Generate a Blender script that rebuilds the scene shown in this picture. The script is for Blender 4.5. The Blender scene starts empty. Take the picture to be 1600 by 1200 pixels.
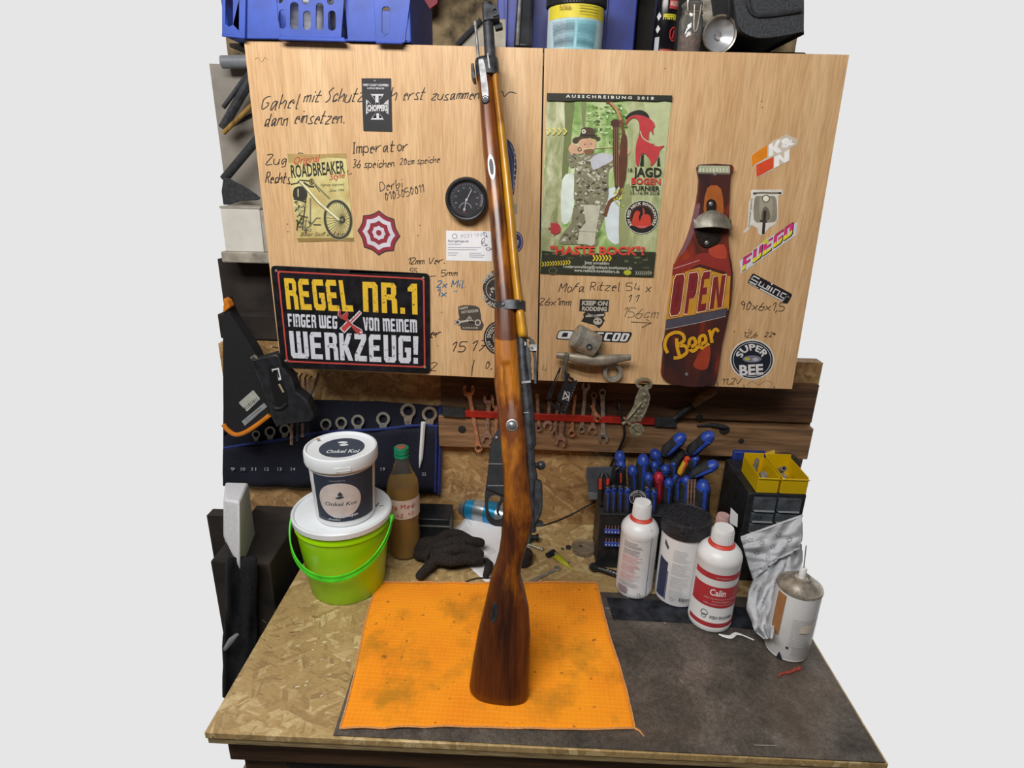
import bpy, math, random
from mathutils import Vector, Matrix, noise
from mathutils.geometry import tessellate_polygon
random.seed(7)
SC = bpy.context.scene
COL = SC.collection
PI = math.pi
# ---------------------------------------------------------------- camera, light, exposure
FPX, PITCH, ROLL, YAW = 927.8, 0.3429, 0.0259, 0.0223
CAM = Vector((0, 0, 1.65))
_f = Vector((-math.sin(YAW)*math.cos(PITCH), math.cos(YAW)*math.cos(PITCH), -math.sin(PITCH)))
_r = Vector((math.cos(YAW), math.sin(YAW), 0)); _u = _r.cross(_f)
_R = _r*math.cos(ROLL) + _u*math.sin(ROLL); _U = _u*math.cos(ROLL) - _r*math.sin(ROLL)
cd = bpy.data.cameras.new('camera'); cam = bpy.data.objects.new('camera', cd); COL.objects.link(cam)
cd.sensor_width = 36; cd.lens = 36*FPX/1600; cd.clip_start = .02
mx = Matrix((_R, _U, -_f)).transposed().to_4x4(); mx.translation = CAM; cam.matrix_world = mx
SC.camera = cam
SC.view_settings.view_transform = 'Standard'; SC.view_settings.look = 'None'
SC.view_settings.gamma = 1; SC.view_settings.exposure = 0; SC.view_settings.use_curve_mapping = False
w = bpy.data.worlds.new('world'); SC.world = w; w.use_nodes = True
w.node_tree.nodes['Background'].inputs[0].default_value = (.79, .79, .79, 1)
w.node_tree.nodes['Background'].inputs[1].default_value = 1.0
def area(name, loc, to, sx, sy, power, col):
    d = bpy.data.lights.new(name, 'AREA'); d.shape = 'RECTANGLE'; d.size = sx; d.size_y = sy; d.energy = power; d.color = col
    o = bpy.data.objects.new(name, d); COL.objects.link(o); o.location = loc
    o.rotation_euler = (Vector(to)-Vector(loc)).to_track_quat('-Z', 'Y').to_euler(); return o
area('tube_light', (-.45, .10, 2.42), (-.2, 1.0, 1.3), 1.2, .07, 17, (1, .97, .93))
area('tube_light', (-.40, -.25, 2.42), (-.1, 1.0, 1.2), 1.2, .07, 13, (1, .97, .93))

def ray(px, py): return _f + _R*((px-800)/FPX) - _U*((py-600)/FPX)
def P(px, py, y=None, z=None):
    d = ray(px, py); t = y/d.y if y is not None else (z-CAM.z)/d.z
    return CAM + d*t
def Ppl(px, py, p0, n):
    d = ray(px, py); return CAM + d*((p0-CAM).dot(n)/d.dot(n))
BZ = .9          # bench top
DY = 1.05        # cabinet door face
WY = 1.17        # lower back wall
# ---------------------------------------------------------------- materials
def S(h):
    h = h.lstrip('#'); o = []
    for i in (0, 2, 4):
        c = int(h[i:i+2], 16)/255; o.append(c/12.92 if c <= .04045 else ((c+.055)/1.055)**2.4)
    return tuple(o)+(1,)
_mats = {}
def nodes(m):
    m.use_nodes = True; nt = m.node_tree; return nt, nt.nodes, nt.links, nt.nodes['Principled BSDF']
def coords(nt, scale=(1, 1, 1), rot=(0, 0, 0)):
    tc = nt.nodes.new('ShaderNodeTexCoord'); mp = nt.nodes.new('ShaderNodeMapping'); m0 = nt.nodes.new('ShaderNodeMapping')
    mp.inputs['Scale'].default_value = scale; m0.inputs['Rotation'].default_value = rot; m0.inputs['Location'].default_value = (rot[0]*3, rot[1]*2, rot[2]*5)
    nt.links.new(tc.outputs['Object'], m0.inputs['Vector']); nt.links.new(m0.outputs[0], mp.inputs['Vector']); return mp.outputs[0]
def ntex(nt, vec, scale, detail=3, rough=.55, dist=0):
    n = nt.nodes.new('ShaderNodeTexNoise'); n.inputs['Scale'].default_value = scale; n.inputs['Detail'].default_value = detail
    n.inputs['Roughness'].default_value = rough; n.inputs['Distortion'].default_value = dist
    nt.links.new(vec, n.inputs['Vector']); return n.outputs['Fac']
def ramp(nt, fac, stops):
    r = nt.nodes.new('ShaderNodeValToRGB'); e = r.color_ramp.elements
    while len(e) < len(stops): e.new(.5)
    for i, (p, c) in enumerate(stops): e[i].position = p; e[i].color = c
    nt.links.new(fac, r.inputs[0]); return r.outputs[0]
def mixc(nt, fac, a, b, mode='MIX'):
    m = nt.nodes.new('ShaderNodeMix'); m.data_type = 'RGBA'; m.blend_type = mode
    for s, v in ((m.inputs[0], fac), (m.inputs[6], a), (m.inputs[7], b)):
        if hasattr(v, 'is_output'): nt.links.new(v, s)
        else: s.default_value = v
    return m.outputs[2]
def bump(nt, b, h, strength, dist=.001):
    n = nt.nodes.new('ShaderNodeBump'); n.inputs['Strength'].default_value = strength; n.inputs['Distance'].default_value = dist
    nt.links.new(h, n.inputs['Height']); nt.links.new(n.outputs[0], b.inputs['Normal'])
def mat(name, col, rough=.5, metal=0, var=.12, sc=40, coat=0, trans=0, alpha=1, bmp=0, stretch=(1, 1, 1), spec=.5, ior=1.45):
    if name in _mats: return _mats[name]
    m = bpy.data.materials.new(name); nt, N, L, b = nodes(m); c = S(col)
    d = tuple(max(0, x*(1-var*2)) for x in c[:3])+(1,); l = tuple(min(1, x*(1+var)) for x in c[:3])+(1,)
    f = ntex(nt, coords(nt, stretch), sc)
    L.new(ramp(nt, f, [(.3, d), (.65, l)]), b.inputs['Base Color'])
    b.inputs['Roughness'].default_value = rough; b.inputs['Metallic'].default_value = metal
    b.inputs['Coat Weight'].default_value = coat; b.inputs['Transmission Weight'].default_value = trans
    b.inputs['Specular IOR Level'].default_value = spec; b.inputs['IOR'].default_value = ior; b.inputs['Alpha'].default_value = alpha
    if bmp: bump(nt, b, ntex(nt, coords(nt), sc*6), bmp, .001)
    _mats[name] = m; return m
def ink(col, rough=.55): return mat('ink_'+col.strip('#'), col, rough, var=.06, sc=60)
def mixl(a, b, t): a, b = S(a), S(b); return tuple(a[i]*(1-t)+b[i]*t for i in range(4))
def osb(name, light, mid, dark, rough=.55, rot=(0, 0, 0), flat='z'):
    m = bpy.data.materials.new(name); nt, N, L, b = nodes(m)
    out = None
    for k, (ang, s) in enumerate(((.35, 1), (1.3, 1.1), (-.7, .85))):
        r = (0, 0, ang) if flat == 'z' else (0, ang, 0)
        sc = (20*s, 95*s, 40) if flat == 'z' else (20*s, 40, 95*s)
        mp = coords(nt, sc, r)
        dn = nt.nodes.new('ShaderNodeTexNoise'); dn.inputs['Scale'].default_value = 1.2; L.new(mp, dn.inputs['Vector'])
        ad = nt.nodes.new('ShaderNodeVectorMath'); ad.operation = 'MULTIPLY_ADD'
        L.new(dn.outputs['Color'], ad.inputs[0]); ad.inputs[1].default_value = (1.3, 1.3, 1.3); L.new(mp, ad.inputs[2])
        v = nt.nodes.new('ShaderNodeTexVoronoi'); v.inputs['Scale'].default_value = 1; L.new(ad.outputs[0], v.inputs['Vector'])
        sp = nt.nodes.new('ShaderNodeSeparateColor'); L.new(v.outputs['Color'], sp.inputs[0])
        c = ramp(nt, sp.outputs[0], [(0, mixl(dark, mid, .45)), (.35, S(mid)), (.65, S(mid)), (1, S(light))])
        if out is None: out = c; hh = sp.outputs[1]
        else:
            f = ramp(nt, ntex(nt, coords(nt, (1, 1, 1), (k, k, k)), 22+9*k, 2), [(.46, (0, 0, 0, 1)), (.54, (1, 1, 1, 1))])
            out = mixc(nt, f, out, c)
    f2 = ntex(nt, coords(nt, (1, 1, 1)), 3.2, 4)
    out = mixc(nt, ramp(nt, f2, [(.35, (.25, .25, .25, 1)), (.6, (0, 0, 0, 1))]), out, S(dark))
    fib = ntex(nt, coords(nt, (40, 160, 60) if flat == 'z' else (40, 60, 160), (.2, .1, .3)), 3, 3)
    out = mixc(nt, .45, out, ramp(nt, fib, [(.35, (.6, .55, .5, 1)), (.6, (1, 1, 1, 1))]), 'MULTIPLY')
    for k, ang in enumerate((.4, -.5, 1.4)):   # thin dark strand edges
        l = ntex(nt, coords(nt, (7, 110, 30) if flat == 'z' else (7, 30, 110), (0, 0, ang) if flat == 'z' else (0, ang, 0)), 1.6, 2, .5, .8)
        out = mixc(nt, ramp(nt, l, [(.66, (0, 0, 0, 1)), (.72, (.5, .5, .5, 1))]), out, S(dark))
    L.new(out, b.inputs['Base Color']); b.inputs['Roughness'].default_value = rough
    bump(nt, b, hh, .25, .0006); return m
def wood(name, a, c, d, rough=.4, coat=0, axis='x', sc=10, ring=60, bmp=.15):
    m = bpy.data.materials.new(name); nt, N, L, b = nodes(m)
    st = {'x': (1, 14, 14), 'y': (14, 1, 14), 'z': (14, 14, 1)}[axis]
    v = coords(nt, st)
    f = ntex(nt, v, sc, 4, .6, .6); g = ntex(nt, coords(nt, tuple(s*ring/14 if s > 1 else s*3 for s in st)), 8, 3)
    c1 = ramp(nt, f, [(.3, S(d)), (.5, S(c)), (.68, S(a))])
    c2 = mixc(nt, .5, c1, ramp(nt, g, [(.35, (.6, .55, .5, 1)), (.6, (1, 1, 1, 1))]), 'MULTIPLY')
    L.new(c2, b.inputs['Base Color']); b.inputs['Roughness'].default_value = rough; b.inputs['Coat Weight'].default_value = coat
    b.inputs['Coat Roughness'].default_value = .12
    if bmp: bump(nt, b, g, bmp, .0005)
    return m
# ---------------------------------------------------------------- mesh building
def smooth(me, ang=35):
    me.polygons.foreach_set('use_smooth', [True]*len(me.polygons)); me.set_sharp_from_angle(angle=math.radians(ang))
class MB:
    def __init__(s, M=None): s.v = []; s.f = []; s.M = M or Matrix()
    def add(s, vs, fs):
        o = len(s.v); s.v += [s.M @ Vector(p) for p in vs]; s.f += [tuple(i+o for i in f) for f in fs]; return s
    def box(s, lo, hi):
        x0, y0, z0 = lo; x1, y1, z1 = hi
        return s.add([(x0,y0,z0),(x1,y0,z0),(x1,y1,z0),(x0,y1,z0),(x0,y0,z1),(x1,y0,z1),(x1,y1,z1),(x0,y1,z1)],
            [(0,3,2,1),(4,5,6,7),(0,1,5,4),(1,2,6,5),(2,3,7,6),(3,0,4,7)])
    def hexa(s, a, b):  # two quads (4 points each) -> solid
        return s.add(list(a)+list(b), [(0,3,2,1),(4,5,6,7),(0,1,5,4),(1,2,6,5),(2,3,7,6),(3,0,4,7)])
    def tube(s, path, r, n=8, cap=True, flat=None):
        path = [Vector(p) for p in path]; rs = r if isinstance(r, (list, tuple)) else [r]*len(path)
        vs = []; fs = []; up = None
        for i, p in enumerate(path):
            t = (path[min(i+1, len(path)-1)]-path[max(i-1, 0)])
            t = t.normalized() if t.length > 1e-9 else Vector((0, 0, 1))
            if up is None: up = t.orthogonal().normalized()
            up = (up-t*up.dot(t)); up = up.normalized() if up.length > 1e-6 else t.orthogonal().normalized()
            sd = t.cross(up)
            for k in range(n):
                a = 2*PI*k/n; c = up*math.cos(a)*rs[i]+sd*math.sin(a)*rs[i]
                if flat: q, fl = flat; q = Vector(q); c -= q*c.dot(q)*(1-fl)
                vs.append(p+c)
        for i in range(len(path)-1):
            for k in range(n): fs.append((i*n+k, i*n+(k+1) % n, (i+1)*n+(k+1) % n, (i+1)*n+k))
        if cap: fs.append(tuple(range(n))[::-1]); fs.append(tuple((len(path)-1)*n+k for k in range(n)))
        return s.add(vs, fs)
    def lathe(s, prof, n=40, c=(0, 0, 0), sy=1, cap=True):
        vs = []; fs = []; c = Vector(c)
        for (r, z) in prof:
            for k in range(n):
                a = 2*PI*k/n; vs.append(c+Vector((r*math.cos(a), r*math.sin(a)*sy, z)))
        for i in range(len(prof)-1):
            for k in range(n): fs.append((i*n+k, i*n+(k+1) % n, (i+1)*n+(k+1) % n, (i+1)*n+k))
        if cap:
            if prof[0][0] > 1e-6: fs.append(tuple(range(n))[::-1])
            if prof[-1][0] > 1e-6: fs.append(tuple((len(prof)-1)*n+k for k in range(n)))
        return s.add(vs, fs)
    def prism(s, loops, f0, f1):  # loops of 2d points, mapped by f0 (back) / f1 (front)
        flat = [p for l in loops for p in l]
        tri = tessellate_polygon([[Vector((p[0], p[1], 0)) for p in l] for l in loops])
        n = len(flat); vs = [f0(*p) for p in flat]+[f1(*p) for p in flat]
        fs = [tuple(t) for t in tri]+[tuple(i+n for i in t[::-1]) for t in tri]; o = 0
        for l in loops:
            k = len(l)
            for i in range(k): a = o+i; b = o+(i+1) % k; fs.append((a, b, b+n, a+n))
            o += k
        return s.add(vs, fs)
    def sphere(s, c, r, n=16, m=10):
        rx, ry, rz = r if isinstance(r, (tuple, list)) else (r, r, r)
        vs = []; fs = []
        for i in range(m+1):
            t = PI*i/m
            for k in range(n): a = 2*PI*k/n; vs.append((c[0]+rx*math.sin(t)*math.cos(a), c[1]+ry*math.sin(t)*math.sin(a), c[2]+rz*math.cos(t)))
        for i in range(m):
            for k in range(n): fs.append((i*n+k, (i+1)*n+k, (i+1)*n+(k+1) % n, i*n+(k+1) % n))
        return s.add(vs, fs)
    def build(s, name, m, parent=None, ang=35, bev=0, label=None, weld=True):
        me = bpy.data.meshes.new(name); me.from_pydata([tuple(v) for v in s.v], [], s.f)
        import bmesh
        bm = bmesh.new(); bm.from_mesh(me)
        if weld: bmesh.ops.remove_doubles(bm, verts=bm.verts, dist=1e-6)
        bmesh.ops.dissolve_degenerate(bm, edges=bm.edges, dist=1e-7)
        bmesh.ops.recalc_face_normals(bm, faces=bm.faces)
        # origin to the middle of the base
        if bm.verts:
            xs = [v.co.x for v in bm.verts]; ys = [v.co.y for v in bm.verts]; zs = [v.co.z for v in bm.verts]
            org = Vector(((min(xs)+max(xs))/2, (min(ys)+max(ys))/2, min(zs)))
        else: org = Vector()
        s.org = org
        if not getattr(s, 'local', False): bmesh.ops.translate(bm, verts=bm.verts, vec=-org)
        else: org = Vector()
        bm.to_mesh(me); bm.free(); smooth(me, ang)
        me.materials.append(m)
        o = bpy.data.objects.new(name, me); COL.objects.link(o)
        o.location = org
        if parent is not None:
            if getattr(s, 'local', False): o.parent = parent
            else:
                o.parent = parent; o.location = org-wloc(parent)
        if bev:
            b = o.modifiers.new('bevel', 'BEVEL'); b.width = bev; b.segments = 2; b.limit_method = 'ANGLE'
        if label: o['label'] = label
        return o
def wloc(o):
    v = Vector(o.location)
    while o.parent: o = o.parent; v = v+Vector(o.location)
    return v
def tag(o, label, cat, group=None, kind=None):
    o['label'] = label; o['category'] = cat
    if group: o['group'] = group
    if kind: o['kind'] = kind
    return o
def thing(name, label, cat, loc, group=None):
    o = bpy.data.objects.new(name, None); o.empty_display_size = .02; COL.objects.link(o); o.location = loc
    return tag(o, label, cat, group)
def struct(o): o['kind'] = 'structure'; return o
def pm(y, Z=None):
    """pixel plane mapping: print position on the vertical plane at depth y; h is height above it"""
    if Z: x0, y0, s = Z; return lambda a, b, h=0: P(x0+a*s, y0+b*s, y=y)+Vector((0, -h, 0))
    return lambda a, b, h=0: P(a, b, y=y)+Vector((0, -h, 0))
def smoothpts(pts, k=4, closed=False):
    n = len(pts)
    if n < 3: return pts
    o = []
    rng = range(n if closed else n-1)
    for i in rng:
        g = (lambda j: pts[j % n]) if closed else (lambda j: pts[max(0, min(n-1, j))])
        p0, p1, p2, p3 = g(i-1), g(i), g(i+1), g(i+2)
        for j in range(k):
            t = j/k; t2 = t*t; t3 = t2*t
            o.append(tuple(.5*((2*p1[d])+(-p0[d]+p2[d])*t+(2*p0[d]-5*p1[d]+4*p2[d]-p3[d])*t2+(-p0[d]+3*p1[d]-3*p2[d]+p3[d])*t3) for d in range(len(p1))))
    if not closed: o.append(pts[-1])
    return o
def circ(cx, cy, rx, ry=None, n=28, a0=0, a1=360, rot=0):
    ry = ry or rx; o = []; full = a1-a0 >= 360; c, s = math.cos(math.radians(rot)), math.sin(math.radians(rot))
    for i in range(n if full else n+1):
        a = math.radians(a0+(a1-a0)*i/n); x, y = rx*math.cos(a), ry*math.sin(a); o.append((cx+x*c-y*s, cy+x*s+y*c))
    return o
def rrect(x0, y0, x1, y1, r, n=4):
    o = []
    for cx, cy, a in ((x1-r, y1-r, 0), (x0+r, y1-r, 90), (x0+r, y0+r, 180), (x1-r, y0+r, 270)):
        for i in range(n+1): t = math.radians(a+90*i/n); o.append((cx+r*math.cos(t), cy+r*math.sin(t)))
    return o
def rquad(q, r=.06, n=4):  # rounded corners on a quad given by 4 points
    o = []
    for i in range(4):
        a, b, c = Vector(q[i-1]), Vector(q[i]), Vector(q[(i+1) % 4])
        rr = min((a-b).length, (c-b).length)*r
        p, s = b+(a-b).normalized()*rr, b+(c-b).normalized()*rr
        for k in range(n+1): t = k/n; o.append(tuple(p*(1-t)**2+b*2*t*(1-t)+s*t*t))
    return o
_tc = {}
def tmesh(s, bold=0, space=1):
    k = (s, bold, space)
    if k not in _tc:
        c = bpy.data.curves.new('t', 'FONT'); c.body = s; c.resolution_u = 2; c.offset = bold; c.fill_mode = 'FRONT'; c.space_character = space
        o = bpy.data.objects.new('t', c); COL.objects.link(o); bpy.context.view_layer.update()
        me = bpy.data.meshes.new_from_object(o.evaluated_get(bpy.context.evaluated_depsgraph_get()))
        vs = [(v.co.x, v.co.y) for v in me.vertices]; fs = [tuple(p.vertices) for p in me.polygons]
        x0 = min(v[0] for v in vs); x1 = max(v[0] for v in vs)
        _tc[k] = ([((x-x0)/(x1-x0), y/.7) for x, y in vs], fs)
        bpy.data.objects.remove(o); bpy.data.curves.remove(c); bpy.data.meshes.remove(me)
    return _tc[k]
GL = dict(p.split(':', 1) for p in '''a:4536151312223445 464252|b:0902 0425364533221203|c:4536151312224332|d:4536151312223344 494252|e:1425443615131232 43|f:49382702 1646|g:4536151312223444 46413010|h:0902 0425364542|i:1612 1819|k:0902 0445 1442|l:191222|m:0602 05162622 25364642|n:0602 0526363542|o:2615132232434526|p:0600 05264543322203|r:0602 04153646|s:4626152433422202|t:29131232 0646|u:0603123244 4642|v:062246|x:0642 4602|y:062346 4610|z:06460242|A:022952 1444|B:0902 09294827 06 0636443302|D:0902 0939553302|G:4828070412334445 2545|I:1912 0929 0222|M:0209255952|R:0902 0939473605 2542|S:493928172635331202|V:092259|Z:09590252|0:2917132233472739|1:072922|2:0829483602 0242|3:0939253544331202|4:190444 3732|5:4909062645433202|6:3915031232444505|7:094912 1646|9:4738291817263647 4742|,:131201|.:1213|':1917|":1917 3937|-:0545|@:2615132232434526 1819 3839'''.split('|'))
class Ink:
    def __init__(s, parent, f, curved=0): s.p = parent; s.f = f; s.L = {}; s.h = .0004 if curved else .00012; s.c = curved/2
    def _add(s, vs, fs, m):
        m = ink(m) if isinstance(m, str) else m
        if s.c:
            vs = [tuple(v) for v in vs]; fs = [tuple(f) for f in fs]; out = []; st = []
            for f in fs:
                for i in range(1, len(f)-1): st.append((f[0], f[i], f[i+1]))
            cache = {}
            while st and len(out) < 60000:
                t = st.pop(); e = [abs(vs[t[i]][0]-vs[t[(i+1) % 3]][0]) for i in range(3)]; k = max(range(3), key=lambda i: e[i])
                if e[k] <= s.c: out.append(t); continue
                a, b, c = t[k], t[(k+1) % 3], t[(k+2) % 3]; key = (min(a, b), max(a, b))
                if key not in cache: vs.append(((vs[a][0]+vs[b][0])/2, (vs[a][1]+vs[b][1])/2)); cache[key] = len(vs)-1
                q = cache[key]; st += [(a, q, c), (q, b, c)]
            fs = out
        V, F = s.L.setdefault(m.name, ([], [], m))[:2]; o = len(V)
        V += [s.f(v[0], v[1], s.h) for v in vs]; F += [tuple(i+o for i in f) for f in fs]
    def up(s): s.h += 1e-4 if s.c else 8e-6; return s
    def poly(s, pts, m, holes=()):
        ls = [pts]+list(holes); fl = [p for l in ls for p in l]
        s.up(); s._add(fl, tessellate_polygon([[Vector((p[0], p[1], 0)) for p in l] for l in ls]), m); return s
    def ell(s, cx, cy, rx, ry, m, rot=0, n=26): return s.poly(circ(cx, cy, rx, ry, n, rot=rot), m)
    def ring(s, cx, cy, r, w, m, ry=None, rot=0):
        ry = ry or r; k = (r-w)/r; return s.poly(circ(cx, cy, r, ry, 36, rot=rot), m, [circ(cx, cy, r*k, ry*k, 36, rot=rot)])
    def stroke(s, pts, wd, m, closed=False, lift=True):
        if closed: pts = list(pts)+[pts[0], pts[1]]
        n = len(pts); vs = []; fs = []
        for i in range(n):
            a = pts[max(i-1, 0)]; b = pts[min(i+1, n-1)]; dx, dy = b[0]-a[0], b[1]-a[1]; l = math.hypot(dx, dy) or 1
            ox, oy = -dy/l*wd/2, dx/l*wd/2; vs += [(pts[i][0]+ox, pts[i][1]+oy), (pts[i][0]-ox, pts[i][1]-oy)]
        for i in range(n-1): fs.append((2*i, 2*i+1, 2*i+3, 2*i+2))
        if lift: s.up()
        s._add(vs, fs, m); return s
    def txt(s, t, x0, y0, x1, y1, h, m, bold=0, shear=0, ym=1):
        vs, fs = tmesh(t, bold); dx, dy = x1-x0, y1-y0; l = math.hypot(dx, dy); ux, uy = dy/l, -dx/l
        if ym < 0: ux, uy = -ux, -uy
        s.up(); s._add([(x0+dx*u+ux*v*h+dx/l*v*h*shear, y0+dy*u+uy*v*h+dy/l*v*h*shear) for u, v in vs], fs, m); return s
    def arc(s, t, cx, cy, r, a0, a1, h, m, bold=0, inward=False, ry=1):
        vs, fs = tmesh(t, bold, 1.1); o = []
        for u, v in vs:
            a = math.radians(a0+(a1-a0)*u); rr = r+(-v*h if inward else v*h); o.append((cx+rr*math.cos(a), cy-rr*math.sin(a)*ry))
        s.up(); s._add(o, fs, m); return s
    def hand(s, t, x, y, size, m, wd=1, ang=0, slant=.18, adv=1):
        ca, sa = math.cos(math.radians(ang)), math.sin(math.radians(ang)); cx = 0; k = size/7; s.up()
        if adv > 4:  # total width wanted
            tot = sum(3.5 if ch == ' ' else 1.3+max(int(c) for st in GL.get(ch, GL['o']).split() for c in st[::2]) for ch in t)-1.3; adv = adv/(tot*k); gx = min(1.25, adv)
        else: gx = 1
        for ch in t:
            if ch == ' ': cx += 3.5*adv; continue
            g = GL.get(ch, GL['o']); mxx = 0; jy = random.uniform(-.3, .3)
            for st in g.split():
                if len(st) < 4: continue
                pts = [(int(st[i]), int(st[i+1])) for i in range(0, len(st)-1, 2)]; mxx = max(mxx, max(p[0] for p in pts))
                pts = [(a+random.uniform(-.2, .2), b+random.uniform(-.2, .2)) for a, b in pts]
                q = []
                for a, b in smoothpts(pts, 4):
                    X = (cx+a*gx+(b-2)*slant)*k; Y = (b-2+jy)*k; q.append((x+X*ca-Y*-sa*1, y+X*sa-Y*ca))
                s.stroke(q, wd, m, lift=False)
            cx += (mxx+1.3)*adv
        return s
    def build(s, name='lettering'):
        for k, (V, F, m) in s.L.items():
            me = bpy.data.meshes.new(name); me.from_pydata([tuple(v) for v in V], [], F); me.materials.append(m)
            o = bpy.data.objects.new(name, me); COL.objects.link(o)
            if name in ('handwriting', 'print', 'star_print', 'label', 'lid_label', 'numbers', 'scale'): o['kind'] = 'stuff'
            if s.p is not None: o.parent = s.p; o.location = -wloc(s.p)
def slab(name, pts, y, th, m, parent=None, Z=None, holes=(), bev=0, ang=35):
    f = pm(y, Z); mb = MB(); mb.prism([pts]+list(holes), lambda a, b: f(a, b), lambda a, b: f(a, b, th)); return mb.build(name, m, parent, ang, bev)
# ================================================================= STRUCTURE
M_osb_top = osb('osb_worktop', '#dbc594', '#bb9f6c', '#836843', .45, flat='z')
M_osb_wall = osb('osb_wall', '#d2b27e', '#b08b5b', '#704f2e', .6, flat='y')
M_plaster = mat('grey_plaster', '#8d8880', .9, var=.18, sc=9, bmp=.3)
M_conc = mat('rough_concrete', '#a09a8e', .9, var=.25, sc=25, bmp=.6)
M_dark = mat('dark_wood_and_shade', '#2b2420', .85, var=.4, sc=12, bmp=.3)  # dark timber tone, also standing in for plain unlit gaps
M_black = mat('black_plastic', '#232529', .45, var=.25, sc=60)
M_blackm = mat('black_rough_plastic', '#2b2d31', .7, var=.25, sc=120, bmp=.4)
M_insul = mat('brown_insulation_wall', '#7a6a50', .95, var=.45, sc=30, bmp=.9)
M_beech = wood('beech_veneer', '#dcb98d', '#d4ae81', '#caa274', .42, 0, 'z', 3, 50, .05)
M_plank = wood('pine_plank', '#a17d5a', '#88684a', '#5c4530', .6, 0, 'x', 6, 60, .3)
M_plankd = wood('shade_darkened_pine', '#77573c', '#5f4430', '#3c2a1d', .7, 0, 'x', 6, 60, .3)  # pine darkened to carry the shade on boards under doors and bench
M_steel = mat('brushed_steel', '#aaa89f', .42, .55, .15, 60)
M_gun = mat('blued_gun_steel', '#45474c', .42, .5, .3, 70, bmp=.15)
M_gunl = mat('worn_bright_steel', '#9c9da0', .4, .6, .25, 60)
M_white = mat('white_plastic', '#e4e6e8', .35, var=.03, sc=20)
M_whitep = mat('white_paper', '#e6e6ea', .8, var=.03, sc=30)
M_navy = mat('navy_canvas', '#15182a', .9, var=.3, sc=300, bmp=.5)
M_blue = mat('blue_plastic', '#2f4fb0', .42, var=.12, sc=30)

def wallq(name, q, y, th, m):  # wall piece from its corner pixels, th thick backwards
    mb = MB(); mb.prism([q], lambda a, b: P(a, b, y=y)+Vector((0, th, 0)), lambda a, b: P(a, b, y=y)); return mb.build(name, m)
def wbox(name, x0, x1, y0, y1, z0, z1, m): return MB().box((x0, y0, z0), (x1, y1, z1)).build(name, m)
BX0a = -.432; XL = P(348, 585, y=WY).x; XR = .605
struct(wbox('wall_back', XL, XR, WY, WY+.03, .885, 1.30, M_osb_wall))
struct(wbox('wall_back_upper', P(348, 20, y=1.5).x, P(1252, 20, y=1.5).x, 1.5, 1.55, 1.84, 2.5, M_insul))
struct(wbox('wall_left_plaster', P(348, 260, y=1.32).x, -.43, 1.32, 1.38, 1.2, 1.84, M_plaster))
struct(wbox('floor', -.78, .62, .55, 1.6, -.02, 0, M_conc))
M_room = mat('workshop_wall', '#77706a', .9, var=.2, sc=6)
struct(wbox('ceiling', -1.6, 1.6, -1.2, 1.7, 2.5, 2.55, M_room)); struct(wbox('floor_front', -1.6, 1.6, -1.2, .549, -.02, 0, M_conc))
struct(wbox('wall_front', -1.6, 1.6, -1.25, -1.2, 0, 2.5, M_room)); struct(wbox('wall_left', -1.65, -1.6, -1.2, 1.15, 0, 2.5, M_room)); struct(wbox('wall_right', 1.6, 1.65, -1.2, 1.15, 0, 2.5, M_room))
struct(wbox('wall_back_lower', P(348, 930, y=1.18).x, XR, WY, 1.2, 0, .884, M_dark)); None  # dark colour stands in for the unlit void beside and below the bench
# concrete ledge on the left and dark timber below it
a = P(348, 392, y=1.2); b_ = P(430, 392, y=1.2)
t = MB().box((a.x, 1.19, a.z-.022), (-.42, 1.319, a.z)).build('trim_ledge', M_conc, bev=.003); struct(t); LEDGE = a.z
struct(MB().box((P(349, 470, y=1.25).x, 1.25, 1.28), (-.40, 1.318, LEDGE-.024)).build('wall_recess', M_dark))
t = MB().box((P(349, 560, y=1.2).x, 1.20, 1.302), (-.42, 1.245, 1.355)).build('trim_beam', M_dark, bev=.003); struct(t)
# planks on the lower wall
pl = thing('wall_plank', 'horizontal board coloured dark for the shadow right under the cabinet doors', 'board', (0, WY-.01, 1.33))
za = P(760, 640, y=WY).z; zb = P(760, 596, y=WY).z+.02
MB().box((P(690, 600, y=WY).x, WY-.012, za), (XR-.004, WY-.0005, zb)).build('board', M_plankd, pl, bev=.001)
za = P(760, 692, y=WY).z; zb = P(760, 645, y=WY).z
RAIL = thing('tool_rail_plank', 'knotty brown pine plank on the wall carrying the hanging wrenches', 'board', (0, WY-.01, za))
o = MB().box((P(688, 660, y=WY).x, WY-.026, za), (XR-.004, WY-.0005, zb)).build('board', M_plank, RAIL, bev=.0015)
for kx, ky, kr in ((722, 671, 3.5), (1132, 672, 4.5), (1158, 689, 2.5), (1093, 652, 3)):
    c = P(kx, ky, y=WY-.027); MB(Matrix.Translation(c) @ Matrix.Rotation(PI/2, 4, 'X')).lathe([(kr*.00135*1.8, 0), (kr*.00135, .001)], 16).build('knot', M_dark, RAIL)
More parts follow.
